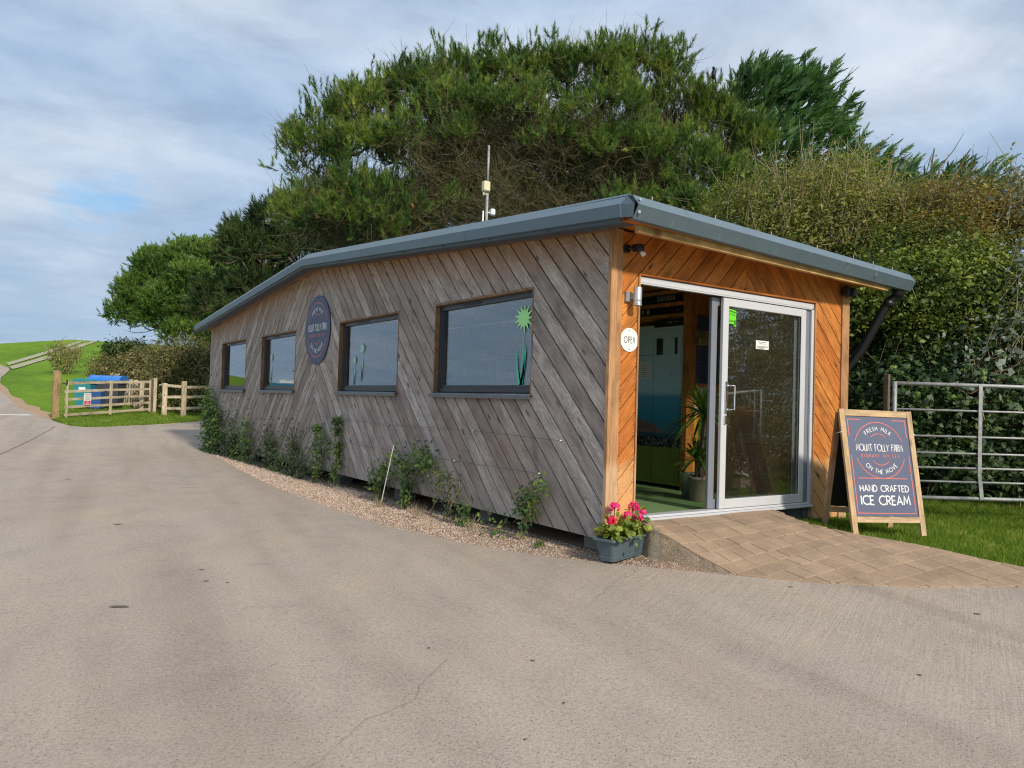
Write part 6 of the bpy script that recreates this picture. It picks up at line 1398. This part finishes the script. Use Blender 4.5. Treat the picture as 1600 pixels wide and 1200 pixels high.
# ------------------------------------------------------------------ the big pine behind the shop
D0 = 18.0
big = [(488, 228, D0, .62, .50, 1.0), (520, 185, D0+.3, .50, .45, .9), (575, 165, D0+.3, .75, .50, 1.1), (565, 225, D0-.3, .75, .45, 1.0), (474, 305, D0-.3, .50, .30, .7), (648, 135, D0+.4, .75, .42, 1.1), (715, 118, D0+.5, .70, .45, 1.2), (700, 165, D0-.4, .9, .45, 1.0), (790, 120, D0+.2, .75, .50, 1.2), (850, 112, D0+.3, .70, .50, 1.2), (800, 165, D0-.6, 1.0, .45, 1.0),
       (915, 108, D0, .75, .48, 1.2), (985, 105, D0+.2, .72, .58, 1.2), (1035, 108, D0+.2, .35, .45, .7), (950, 165, D0-.6, 1.1, .5, 1.0), (1060, 165, D0+.1, .65, .55, 1.1), (1105, 195, D0+.1, .60, .60, 1.0), (1150, 225, D0-.1, .50, .60, .9), (1155, 300, D0-.3, .55, .60, .8), (620, 220, D0-.8, .8, .4, .8), (1040, 235, D0-1.0, 1.0, .55, .9), (1100, 270, D0-1.1, .8, .5, .8), (960, 225, D0-1.0, .8, .35, .7),
       (1070, 325, D0-1.2, .95, .42, .8), (545, 285, D0-.7, .65, .36, .7), (520, 325, D0-.8, .6, .3, .6), (460, 330, D0-.5, .5, .25, .6), (590, 325, D0-1.0, .5, .25, .5), (610, 290, D0-.8, .5, .3, .6), (650, 320, D0-.9, .45, .25, .5), (715, 205, D0-.9, .45, .28, .5), (870, 205, D0-.9, .6, .25, .5), (985, 315, D0-1.3, .5, .35, .6), (590, 350, D0-.5, .7, .25, .7), (500, 345, D0-.2, .35, .25, .5), (700, 215, D0+2.4, 1.0, .7, .6), (800, 230, D0+2.8, 1.2, .7, .6), (900, 235, D0+2.6, 1.1, .8, .6), (990, 260, D0+2.2, .9, .8, .6)]
big += [(700, 310, D0+2.8, 1.2, .8, .6), (800, 315, D0+3.0, 1.3, .9, .6), (900, 315, D0+2.9, 1.3, .9, .6), (560, 330, D0+2.2, 1.0, .6, .6), (1000, 320, D0+2.2, .9, .7, .6)]
lob = [lobe(b[0], b[1]+18, *b[2:]) for b in big]
bb = gnd(at(860, 640, 18.6)); b2 = np.array(bb)+np.array([0, 0, 1.0])
def G(*pp): return [np.array(at(*p)) for p in pp]
gd = [[np.array(bb), b2]+G((850, 420, 18.5), (840, 330, 18.4), (830, 230, 18.3), (860, 150, 18.2)), [b2]+G((780, 400, 18.3), (690, 330, 18.1), (620, 240, 18), (560, 170, 18)), [b2]+G((760, 380, 17.9), (650, 345, 17.8), (560, 310, 17.7), (480, 260, 17.8)), [b2]+G((790, 300, 18.6), (740, 200, 18.6), (700, 120, 18.6)),
      [b2]+G((920, 380, 18.3), (960, 280, 18.2), (1000, 160, 18.2)), [b2]+G((950, 400, 18.0), (1040, 320, 17.8), (1120, 230, 17.9)), [b2]+G((830, 300, 17.6), (800, 240, 17.3), (770, 200, 17.2)), [b2]+G((900, 300, 17.5), (930, 230, 17.2)), [b2]+G((820, 390, 17.9), (700, 380, 17.6), (600, 360, 17.4), (520, 340, 17.4)), [b2]+G((640, 420, 18.6), (560, 400, 18.4), (470, 360, 18.2))]
rg = np.random.default_rng(2); inn = np.stack([np.array(at(rg.uniform(640, 1060), rg.uniform(190, 350), rg.uniform(16.9, 19.5))) for _ in range(520)])
inn2 = np.stack([np.array(at(rg.uniform(480, 700), rg.uniform(300, 380), rg.uniform(17.2, 19.0))) for _ in range(120)])
ex = np.concatenate([inn, inn2])
grow_pine('pine_tree', 'big spreading pine with upright needle shoots towering behind the shop roof', lob, bb, gd, 2500, 62, .29, .125, .0115, 'pine', 11, twn=34000, barkm='bark_green', cones=46, extra=ex, tw=np.repeat(ex, 14, 0), rmin=.006, up=1.0, spread=(.30, 1.0), hand=6, fan=.46, jit=.34, stray=.14, twm='twig_olive')
# pines to the left
D1 = 27
dk = [(395, 400, D1, 1.0, 1.0, 1.3), (372, 372, D1, .45, .40, .6), (440, 350, D1, .9, .65, 1.2), (420, 470, D1, 1.6, 1.0, 1.5), (350, 480, D1+1, 1.0, 1.0, 1.3), (490, 400, D1, 1.6, 1.0, 1.6), (560, 380, D1, 1.5, .8, 1.6), (640, 370, D1, 1.4, .7, 1.4), (460, 330, D1, .6, .3, .7), (560, 440, D1, 2.0, 1.4, 1.4), (420, 540, D1, 2.0, 1.2, 1.4)]
bb = gnd(at(450, 600, D1+.5)); b2 = np.array(bb)+np.array([0, 0, 1.2])
grow_pine('pine_tree', 'dark pine between the round left-hand pine and the ridge of the roof', [lobe(*b) for b in dk], bb, [[np.array(bb), b2]+G((440, 480, D1), (400, 390, D1)), [b2]+G((500, 460, D1), (540, 390, D1)), [b2]+G((380, 520, D1), (350, 450, D1))], 1400, 30, .42, .18, .024, 'pine_dark', 12, twn=3000, cones=6, hand=6, fan=.5, jit=.15)
D2 = 48
lf = [(215, 455, D2, 1.0, .95, 1.6), (190, 492, D2-.5, .75, .65, 1.2), (245, 415, D2, 1.0, .85, 1.8), (300, 405, D2, 1.5, 1.0, 2.2), (345, 400, D2, 1.3, .8, 2.0), (265, 470, D2-1.2, 1.5, .95, 1.6), (330, 470, D2-1.4, 1.6, 1.1, 1.8), (225, 500, D2-.8, .8, .55, 1.1), (380, 440, D2, 1.3, 1.2, 2.0), (300, 430, D2-1.8, 1.1, .7, 1.2), (385, 500, D2-1, 1.4, 1.3, 1.6), (320, 515, D2-1.2, 1.4, .6, 1.4), (270, 440, D2, 1.9, 1.3, 1.6), (300, 480, D2, 2.0, 1.3, 1.6), (250, 500, D2-.6, 1.3, .6, 1.2), (225, 470, D2, 1.3, .9, 1.3), (290, 520, D2-1, 1.6, .7, 1.2), (350, 530, D2-1.2, 1.6, .9, 1.2), (400, 540, D2, 1.6, 1.1, 1.2)]
bb = gnd(at(290, 560, D2+.5)); b2 = np.array(bb)+np.array([0, 0, .8])
grow_pine('pine_tree', 'round dense pine at the far left above the scrub bank', [lobe(*b) for b in lf], bb, [[np.array(bb), b2]+G((290, 480, D2), (300, 420, D2)), [b2]+G((240, 505, D2-.6), (200, 485, D2-.6), (170, 480, D2-.6)), [b2]+G((350, 480, D2), (380, 430, D2)), [b2]+G((260, 510, D2-1), (215, 520, D2-1), (190, 515, D2-1))], 6500, 15, .36, .22, .050, 'pine_far', 13, twn=1800, up=.6, rmin=.006, shell=.35, top=-.7)
# low outriders of the same wood beyond, hidden mostly by the shop
# ------------------------------------------------------------------ wind-cut cypresses
def cypress(label, lobes, base, n, seed, lean=.75, sc=1.0, sub=14, group=None, tips=None):
    r = np.random.default_rng(seed); t = thing('cypress_tree', label, 'tree', base, 0, group); base = np.array(base); P, O = ell(lobes, n, r, .45, -.5)
    wind = RTh*lean+np.array([0, 0, .62])
    if tips is not None:
        tp = np.concatenate([np.linspace(a, b, k)+r.normal(0, .10, (k, 3))*np.linspace(1.2, .1, k)[:, None] for a, b, k in tips]); P = np.concatenate([P, tp]); O = np.concatenate([O, np.tile(nrm(wind[None])*1.2, (len(tp), 1))])
    D = nrm(wind*.85+O*.5+r.normal(0, .34, P.shape)); m = len(P); L = sc*r.uniform(.28, .60, m); S = perp(D, r); tt = np.linspace(.05, .95, sub)
    A = P[:, None]+D[:, None]*(L[:, None, None]*tt[None, :, None]); sg = np.where(np.arange(sub) % 2 == 0, 1, -1)[None, :, None]; d = nrm(D[:, None]*.85+S[:, None]*sg*.62+r.normal(0, .12, (m, sub, 3))); l = sc*.24*(1.05-tt)[None, :, None]*r.uniform(.6, 1.2, (m, sub, 1)); s = np.cross(d, np.cross(D, S)[:, None])*.020*sc
    V = np.stack([A-s, A+s, A+d*l+D[:, None]*.04], 2).reshape(-1, 3); F = np.arange(len(V)).reshape(-1, 3)
    s2 = S*.018*sc; V2 = np.stack([P-s2, P+s2, P+D*L[:, None]*1.15], 1).reshape(-1, 3); V, F = cat((V, F), (V2, np.arange(len(V2)).reshape(-1, 3))); fmesh('crown', V-base, F, M['cypress'], t)
    pk = P[r.choice(len(P), min(len(P), 260), False)]; A, B, ra, rb = skeleton([[base, base+np.array([0, 0, 1.5]), np.array(lobes[0][0])]], pk, r, rmin=.01); V, F = tubes(A, B, ra, rb, 5); fmesh('trunk', V-base, F, M['bark'], t); return t
D3 = 21
cy = [lobe(*b) for b in [(1190, 190, D3, 1.0, 1.5, 1.2), (1235, 210, D3, .9, 1.6, 1.2), (1180, 150, D3, .7, .8, .9), (1275, 240, D3, .7, 1.1, 1.0), (1215, 320, D3, 1.5, 1.1, 1.2), (1255, 160, D3, .45, .8, .7), (1165, 270, D3-1, .7, .9, .8), (1290, 310, D3, .8, .9, 1.0), (1200, 260, D3-.6, 1.2, 1.3, 1.0)]]
tp = [(np.array(at(a, b, D3)), np.array(at(c, d, D3)), 26) for a, b, c, d in [(1150, 190, 1165, 110), (1185, 160, 1205, 92), (1205, 170, 1222, 98), (1235, 170, 1250, 90), (1240, 150, 1262, 100), (1265, 170, 1300, 104), (1270, 220, 1330, 150), (1280, 200, 1315, 128), (1275, 260, 1335, 182), (1290, 300, 1340, 245), (1250, 200, 1290, 120), (1290, 250, 1325, 160)]]
cypress('tall dark green cypress with feathery tips swept to the right beside the pine', cy, gnd(at(1215, 640, D3)), 3400, 31, tips=tp)
D4 = 17
c4 = [lobe(*b) for b in [(1360, 300, D4, .8, .6, .9), (1400, 320, D4, .9, .6, .9), (1440, 330, D4, .8, .5, .8), (1330, 270, D4, .5, .5, .6)]]
tp = [(np.array(at(a, b, D4)), np.array(at(c, d, D4)), 16) for a, b, c, d in [(1320, 270, 1345, 212), (1335, 280, 1372, 226), (1380, 300, 1405, 240), (1395, 300, 1428, 246), (1420, 310, 1455, 262), (1360, 280, 1385, 236)]]
cypress('low cypress top showing above the olive hedge, right of the tall one', c4, gnd(at(1390, 640, D4)), 500, 32, sc=.8, tips=tp)
c5 = [lobe(*b) for b in [(1490, 310, D4-1, .7, .5, .8), (1540, 320, D4-1, .7, .5, .8), (1590, 330, D4-1, .8, .5, .8), (1650, 320, D4-1, .8, .5, .8)]]
tp = [(np.array(at(a, b, D4-1)), np.array(at(c, d, D4-1)), 14) for a, b, c, d in [(1470, 300, 1500, 256), (1490, 300, 1512, 258), (1520, 300, 1552, 250), (1545, 300, 1570, 255), (1600, 290, 1625, 240)]]
cypress('lowest row of cypress tips at the far right above the autumn bush', c5, gnd(at(1545, 640, D4-1)), 450, 33, sc=.7, tips=tp)
# ------------------------------------------------------------------ hedge on the right
def bush(name, label, lobes, n, size, mat, seed, cat_='bush', stems=0, stemmat='twig_pale', clump=.16, per=22, kind='kite', slen=1.2, base=None, shell=.5, inner=True, group=None, up=.6, srad=.007, asp=.6, top=-.8):
    r = np.random.default_rng(seed); c = np.mean([l[0] for l in lobes], 0); base = np.array(base if base is not None else gnd(c)); t = thing(name, label, cat_, base, 0, group)
    P, O = ell(lobes, max(8, n//per), r, shell, top); m = len(P); Q = np.repeat(P, per, 0)+r.normal(0, clump, (m*per, 3)); N = np.repeat(O, per, 0)*.7+r.normal(0, .55, (m*per, 3))+np.array([0, 0, .5])
    k = Q[:, 2] > GZ(Q[:, 0], Q[:, 1])+.02; Q, N = Q[k], N[k]
    k = ~((Q[:, 0] < 3.9) & (Q[:, 0] > -.2) & (Q[:, 1] < LEN+.3) & (Q[:, 1] > -.6) & (Q[:, 2] < 3.9)); Q, N = Q[k], N[k]
    V, F = (leafquads(Q, N, size*np.clip(r.lognormal(-.1, .38, len(Q)), .35, 2.1), r, asp) if kind == 'kite' else lobed(Q, N, size*r.uniform(.5, 1.3, len(Q)), r)); tag(fmesh('foliage', V-base, F, M[mat], t), kind='stuff')
    kk = P[r.choice(len(P), min(len(P), 260), False)]; A, B, ra, rb = skeleton([[base-np.array([0, 0, .1]), base+np.array([.05, .05, .7])]], kk, r, rmin=.0035, expo=.36, wig=.12); V, F = tubes(A, B, ra, rb, 4); fmesh('stems', V-base, F, M['twig'], t)
    if stems:
        q = P[r.choice(len(P), stems)]; d = nrm(np.array([0, 0, up])+r.normal(0, .24, (stems, 3))+RTh*.15); l = slen*r.uniform(.4, 1.2, (stems, 1)); a = q-d*l*.4; b = a+d*l*.55; e = b+nrm(d+r.normal(0, .30, (stems, 3)))*l*.55
        V, F = cat(tubes(a, b, np.full(stems, srad), np.full(stems, srad*.8), 3), tubes(b, e, np.full(stems, srad*.8), np.full(stems, srad*.35), 3)); tag(fmesh('pale_stems', V-base, F, M[stemmat], t), kind='stuff')
    return t
L_ = lambda *a: [lobe(*x) for x in a]
bush('olive_bush', 'tall olive-green bush full of pale upright stems above the right end of the roof', L_((1200, 345, 14, .9, .65, .9), (1290, 335, 14, 1.0, .85, 1.0), (1340, 365, 13, .9, .8, .9), (1240, 405, 13.5, 1.3, .8, .9), (1380, 410, 12.5, .8, .7, .8), (1150, 350, 14.5, .5, .5, .6), (1330, 300, 14, .5, .45, .6)), 62000, .062, 'olive', 41, stems=420, clump=.20, slen=1.3, srad=.008, top=-.5, asp=.45)
bush('autumn_bush', 'russet and yellow autumn bush at upper right beneath the cypress tips', L_((1430, 355, 12.5, .75, .5, .8), (1500, 345, 12.3, .75, .5, .8), (1560, 365, 12, .6, .5, .8), (1470, 390, 11.8, .9, .5, .7), (1640, 350, 12, .8, .7, .8)), 36000, .055, 'autumn', 42, stems=260, stemmat='twig', clump=.17, slen=1.1, top=-.4, asp=.5)
bush('hawthorn_bush', 'bright green bushy hedge at mid height to the right of the roof end', L_((1430, 460, 11.3, .9, .55, .7), (1510, 450, 11.0, .8, .6, .7), (1370, 480, 11.6, .7, .6, .7), (1480, 530, 11.2, 1.0, .55, .6), (1570, 500, 10.9, .7, .7, .7), (1440, 400, 11.9, .9, .4, .6)), 60000, .055, 'hedge', 43, stems=50, clump=.15, slen=.9, top=-.6)
bush('bramble_hedge', 'shady dark hedge close behind the downpipe and the corner post', L_((1350, 560, 12.4, .8, .9, .6), (1400, 640, 11.6, 1.0, .8, .5), (1340, 700, 12.2, .7, .7, .5), (1350, 450, 12.6, .6, .7, .6)), 40000, .066, 'ivy', 44, stems=150, clump=.16, slen=1.3, top=-.8)
bush('ivy_hedge', 'dark ivy hedge with large lobed leaves behind the galvanised gate', L_((1430, 620, 10.9, .8, .6, .45), (1510, 600, 10.7, .9, .7, .45), (1590, 620, 10.5, .8, .8, .45), (1440, 720, 10.7, .8, .45, .4), (1530, 720, 10.5, .9, .5, .4), (1610, 740, 10.3, .7, .5, .4), (1700, 650, 10.3, 1.0, 1.1, .5)), 20000, .082, 'ivy', 45, stems=130, clump=.15, kind='ivy', slen=1.2, srad=.005)
bush('whitebeam', 'silvery grey-leaved shrub at the right edge of the picture', L_((1600, 480, 10.3, .28, .6, .35), (1560, 545, 10.3, .35, .35, .3), (1600, 300, 10.6, .22, .35, .3), (1520, 590, 10.3, .35, .22, .3), (1670, 480, 10.2, .5, 1.1, .5)), 1500, .085, 'silver', 46, clump=.2, per=9, stems=60, slen=1.0, asp=.55)
r = np.random.default_rng(77); q = np.stack([np.array(at(a, b, d)) for a, b, d in [(1575, 280, 11.6), (1470, 250, 14)]])
bw = thing('bare_shoots', 'two bare curved shoots reaching into the sky above the autumn bush', 'twigs', at(1465, 290, 13.5)); mb = MB(); o0 = Vector(at(1465, 290, 13.5))
for pl in ([(1462, 300), (1468, 262), (1490, 235), (1506, 208)], [(1485, 285), (1500, 262), (1517, 232)], [(1455, 262), (1460, 232)]): mb.tube([Vector(at(a, b, 13.5))-o0 for a, b in pl], [.016-.004*i for i in range(len(pl))], 5)
mb.build('shoots', M['twig'], bw)
bush('shade_hedge', 'dark back row of the hedge filling the gaps behind the ivy and the hawthorn', L_((1380, 480, 15, 1.6, 1.6, .8), (1480, 560, 13.8, 1.6, 1.6, .8), (1580, 560, 13.2, 1.4, 1.8, .8), (1360, 620, 14.5, 1.6, 1.4, .8), (1690, 560, 13.2, 1.4, 2.0, .8)), 26000, .11, 'ivy', 48, clump=.2, top=-.8)
# bank of scrub at the right, outside the picture, that the door glass mirrors
bush('scrub_bank', 'brown scrubby bank beyond the angled gate, mirrored in the door glass', [((8.4, -3.2, 1.0), (1.2, 1.4, 1.5)), ((9.6, -5.5, 1.2), (1.4, 1.8, 1.8)), ((7.9, -.8, 1.3), (.8, 1.2, 1.3)), ((11, -8.5, 1.2), (1.5, 2.2, 1.9)), ((9.0, -3.5, 2.6), (1.2, 1.5, 1.0)), ((10.5, -4.0, 1.6), (1.2, 3.0, 2.4)), ((11.5, -6.5, 1.8), (1.3, 3.0, 2.6)), ((9.8, -1.0, 2.2), (1.2, 2.0, 1.8))], 60000, .10, 'scrub', 47, stems=500, stemmat='twig', clump=.2, slen=1.4)
# ------------------------------------------------------------------ scrub bank on the left
D5 = 33
bush('gorse_bank', 'wide brownish-green scrub bank behind the post-and-rail fence', L_((190, 590, 42, 1.2, .9, 1.5), (240, 590, 36, 1.4, 1.3, 1.6), (290, 590, D5, 1.5, 1.4, 1.5), (340, 600, D5, 1.5, 1.5, 1.5), (215, 610, 38, 1.0, .8, 1.4), (260, 625, 32.5, 1.1, .6, .8), (310, 630, 31.5, 1.2, .6, .8), (175, 580, 47, 1.0, .8, 1.5)), 80000, .095, 'scrub', 51, stems=200, stemmat='twig_pale', clump=.30, slen=1.1, up=.3, srad=.014, top=-.5)
bush('dark_gorse', 'small dark evergreen gorse at the top left end of the scrub bank', L_((188, 547, 47, .95, .45, 1.0), (215, 545, 47, .7, .4, .9)), 4500, .13, 'pine_dark', 52, clump=.2)
bush('willow_bush', 'small wispy bush standing on the grass beyond the gate post', [(np.array((.25, 61.3, 2.6+.75)), (.6, .6, .8)), (np.array((.3, 61.5, 2.6+1.45)), (1.05, .7, .6))], 4000, .13, 'olive', 53, stems=90, clump=.25, slen=1.8, up=.9, srad=.018, shell=.1)
# ------------------------------------------------------------------ climbers along the wall
def climber(label, y, h, w_, n, seed, mat='climber', x=-.16, size=.045, lean=0.0, bits=(), dens=1.0):
    r = np.random.default_rng(seed); base = np.array((x, y, gz(x, y))); hk = .72 if 7 < y < 13.5 else 1.0; h *= hk; bits = [(a, b*hk, c) for a, b, c in bits]; n = int(n*(.75 if hk < 1 else 1)); t = thing('climbing_plant', label, 'plant', base, 0, 'young climbers planted in the gravel along the wall')
    P = []; N = []; mb = MB(); st = []
    for k in range(4 if n > 60 else 2):
        pts = [Vector((0, 0, 0))]; dy = r.normal(lean, w_*.4); hh = h*r.uniform(.6, 1.0)
        for i in range(1, 8): u = i/7; pts.append(Vector((-.0+min(.12, .15*u)+r.normal(0, .012), dy*u+r.normal(0, .02), hh*u)))
        for i in range(len(pts)): pts[i].x = min(pts[i].x, abs(x)-.035)
        mb.tube(pts, [.005]*7+[.002], 5); st.append(pts)
    for (by, bz, br) in [(a, b, c*(1.6 if y > 7.5 else 1)) for a, b, c in bits] or [(lean*.6, h*.55, .5*w_), (lean, h*.85, .35*w_), (0, h*.2, .45*w_)]:
        k = max(6, int(n/3)); q = np.column_stack([np.clip(r.normal(.05, .05, k), -.12, abs(x)-.045), by+r.normal(0, br*.5, k), np.maximum(.02, bz+r.normal(0, br*.6, k))]); P.append(q)
    for pts in st:
        k = max(4, n//8); idx = r.integers(1, 7, k); q = np.array([tuple(pts[i]) for i in idx])+r.normal(0, .025, (k, 3)); q[:, 0] = np.minimum(q[:, 0], abs(x)-.04); P.append(q)
    P = np.concatenate(P); N = np.column_stack([-.9+r.normal(0, .4, len(P)), r.normal(-.2, .5, len(P)), .5+r.normal(0, .4, len(P))]); V, F = leafquads(P, N, size*r.uniform(.6, 1.3, len(P)), r, .55); tag(fmesh('leaves', V, F, M[mat], t), kind='stuff'); mb.build('stems', M['twig'], t)
    return t
CL = [('climber with glossy leaves nearest the trough, reaching up towards the lower wire', 1.05, .62, .18, 150, 'climber', [(.02, .22, .10), (-.10, .42, .13), (-.27, .56, .09), (.08, .33, .08)], -.16, .055),
      ('low yellowing creeper lying on the gravel near the trough', 1.35, .22, .3, 50, 'climber', [(-.1, .08, .16), (.15, .12, .14)], -.30, .05),
      ('leaning feathery plant left of the glossy climber', 2.45, .62, .25, 210, 'climber_dull', [(0, .12, .16), (.12, .3, .14), (.08, .5, .09)], -.2, .04),
      ('bushy dark clump at the foot of the leaning plant', 2.1, .28, .2, 90, 'climber', [(0, .12, .12), (-.1, .10, .13)], -.22, .06),
      ('arching climber with a leafy crown under the gap between the two nearest windows', 3.55, .82, .4, 260, 'climber', [(.0, .25, .10), (.0, .5, .14), (-.3, .68, .15), (-.5, .62, .13), (.35, .55, .14)], -.2, .065),
      ('drooping yellow-green shoot right of the arching climber', 2.95, .6, .15, 60, 'climber', [(-.05, .50, .10), (-.1, .38, .08)], -.12, .05),
      ('leafy young climber with a cane beside it', 4.35, .55, .3, 170, 'climber', [(0, .2, .14), (.15, .32, .15), (-.2, .42, .14)], -.2, .065),
      ('tall narrow climber against the wall right of the round sign', 6.05, 1.10, .12, 260, 'climber', [(0, .3, .16), (0, .6, .10), (.02, .85, .08), (.0, 1.0, .06)], -.14, .06),
      ('broad leafy climber below the right edge of the round sign', 6.75, .85, .45, 320, 'climber', [(0, .2, .22), (.1, .45, .22), (-.1, .7, .14), (.1, .85, .08)], -.16, .055),
      ('wispy grey-green climber under the round sign', 8.0, .95, .6, 620, 'climber_dull', [(0, .2, .4), (0, .5, .35), (.2, .8, .18), (-.3, .35, .2)], -.16, .05),
      ('climber with a leafy tuft under the third window', 9.4, .85, .6, 560, 'climber_dull', [(0, .2, .45), (.1, .5, .2), (.0, .8, .14)], -.16, .06),
      ('climber topped by a dark tuft near the fourth window', 10.9, .85, .6, 560, 'climber', [(0, .3, .4), (0, .55, .2), (.1, .82, .18)], -.16, .065),
      ('sprawling climber left of the dark tuft', 12.3, .8, .7, 760, 'climber_dull', [(0, .3, .45), (.2, .5, .3), (-.3, .7, .2)], -.16, .07),
      ('dense bushy climber at the far corner of the shop', 13.8, 1.2, .7, 1300, 'climber', [(0, .3, .45), (.2, .6, .35), (-.2, .8, .25), (.3, 1.05, .2), (-.5, .4, .3)], -.2, .085)]
CL += [('low sprawling leaves between the sign climber and the wispy one', 7.4, .45, .6, 260, 'climber_dull', [(0, .15, .35), (.2, .3, .3)], -.2, .055),
       ('low tangle of dark leaves under the third window', 8.8, .5, .6, 320, 'climber', [(0, .15, .4), (-.2, .3, .35)], -.2, .06),
       ('low tangle between the third and fourth windows', 10.2, .5, .6, 320, 'climber_dull', [(0, .15, .4), (.2, .3, .35)], -.2, .065),
       ('low leafy tangle under the fourth window', 11.6, .55, .6, 360, 'climber', [(0, .2, .4), (-.2, .35, .35)], -.2, .07),
       ('low leafy tangle just before the far corner clump', 13.05, .6, .6, 400, 'climber_dull', [(0, .2, .4), (.2, .4, .35)], -.2, .075)]
for i, c in enumerate(CL): climber(c[0], c[1], c[2], c[3], c[4], 100+i, c[5], c[7], c[8], bits=c[6])
mb = MB(); mb.tube([(0, 0, 0), (.05, -.22, .78)], .006, 5); cn = tag(mb.build('cane', M['white']), 'thin pale cane leaning in the gravel among the climbers', 'cane'); cn.location = (-.28, 4.0, gz(-.28, 4.0))
# dry grass tufts in the gravel
def tuft(label, x, y, n, h, seed, mat='twig_pale'):
    r = np.random.default_rng(seed); P = np.column_stack([r.normal(0, .03, n), r.normal(0, .03, n), np.zeros(n)]); D = nrm(np.column_stack([r.normal(0, .4, n), r.normal(0, .4, n), np.ones(n)])); s = perp(D, r)*.003; l = h*r.uniform(.5, 1.1, (n, 1)); V = np.stack([P-s, P+s, P+D*l], 1).reshape(-1, 3)
    o = fmesh('grass_tuft', V, np.arange(len(V)).reshape(-1, 3), M[mat]); o.location = (x, y, gz(x, y)+.01); return tag(o, label, 'grass tuft', 'tufts of grass in the gravel')
tuft('dry straw-coloured grass tuft in the gravel left of the leaning plant', -.35, 2.85, 36, .22, 5); tuft('short dry tuft below the leafy young climber', -.35, 3.9, 40, .18, 6); tuft('thin green tuft beside the trough end of the gravel', -.22, .65, 70, .10, 7, 'climber'); tuft('dry tuft between the two glossy climbers', -.3, 1.75, 24, .2, 8)
# ------------------------------------------------------------------ grass
def blades(poly, n, h, w_, seed, hmul=None):
    r = np.random.default_rng(seed); P = np.array(poly); x0, y0 = P.min(0); x1, y1 = P.max(0); x = r.uniform(x0, x1, n); y = r.uniform(y0, y1, n); k = in_poly(x, y, poly); x, y = x[k], y[k]; n = len(x); z = GZ(x, y)-.055
    B = np.column_stack([x, y, z]); D = nrm(np.column_stack([r.normal(0, .45, n), r.normal(0, .45, n), np.ones(n)])); s = perp(D, r)*w_/2; l = (h*r.uniform(.5, 1.4, n)+.05)[:, None]; b = r.normal(0, .3, (n, 3))*np.array([1, 1, 0]); mid = B+D*l*.6; tip = B+D*l+b*l*.5
    V = np.stack([B-s, B+s, mid+s*.8, mid-s*.8, tip], 1).reshape(-1, 3); i = 5*np.arange(n)[:, None]; F = np.concatenate([i+np.array([[0, 1, 2]]), i+np.array([[0, 2, 3]]), i+np.array([[3, 2, 4]])], 0); return V, F
near_lawn = [(2.36, -.0), (2.31, -.40), (2.33, -.56), (2.44, -.73), (2.62, -.92), (2.80, -1.10), (2.97, -1.34), (3.12, -1.62), (3.28, -1.94), (3.6, -2.2), (4.2, -2.40), (5.0, -2.8), (6.0, -3.25), (8, -4.1), (9, -1), (8.2, 3), (5, 3), (3.7, 1), (3.7, .0), (3.05, -.02)]
V, F = blades(near_lawn, 200000, .045, .005, 61); tag(fmesh('grass', V, F, M['blade']), kind='stuff')
far_edge = [(3.6, 25.25), (2.08, 24.06), (1.2, 22.95), (.42, 22.2), (-.25, 21.55), (-.88, 21.1), (-1.6, 20.45), (-2.1, 20.4), (-2.42, 21.0), (-2.6, 23), (-2.7, 26), (-1, 33), (5, 33), (5, 26)]
V, F = blades(far_edge, 60000, .07, .016, 62); tag(fmesh('grass', V, F, M['blade']), kind='stuff')
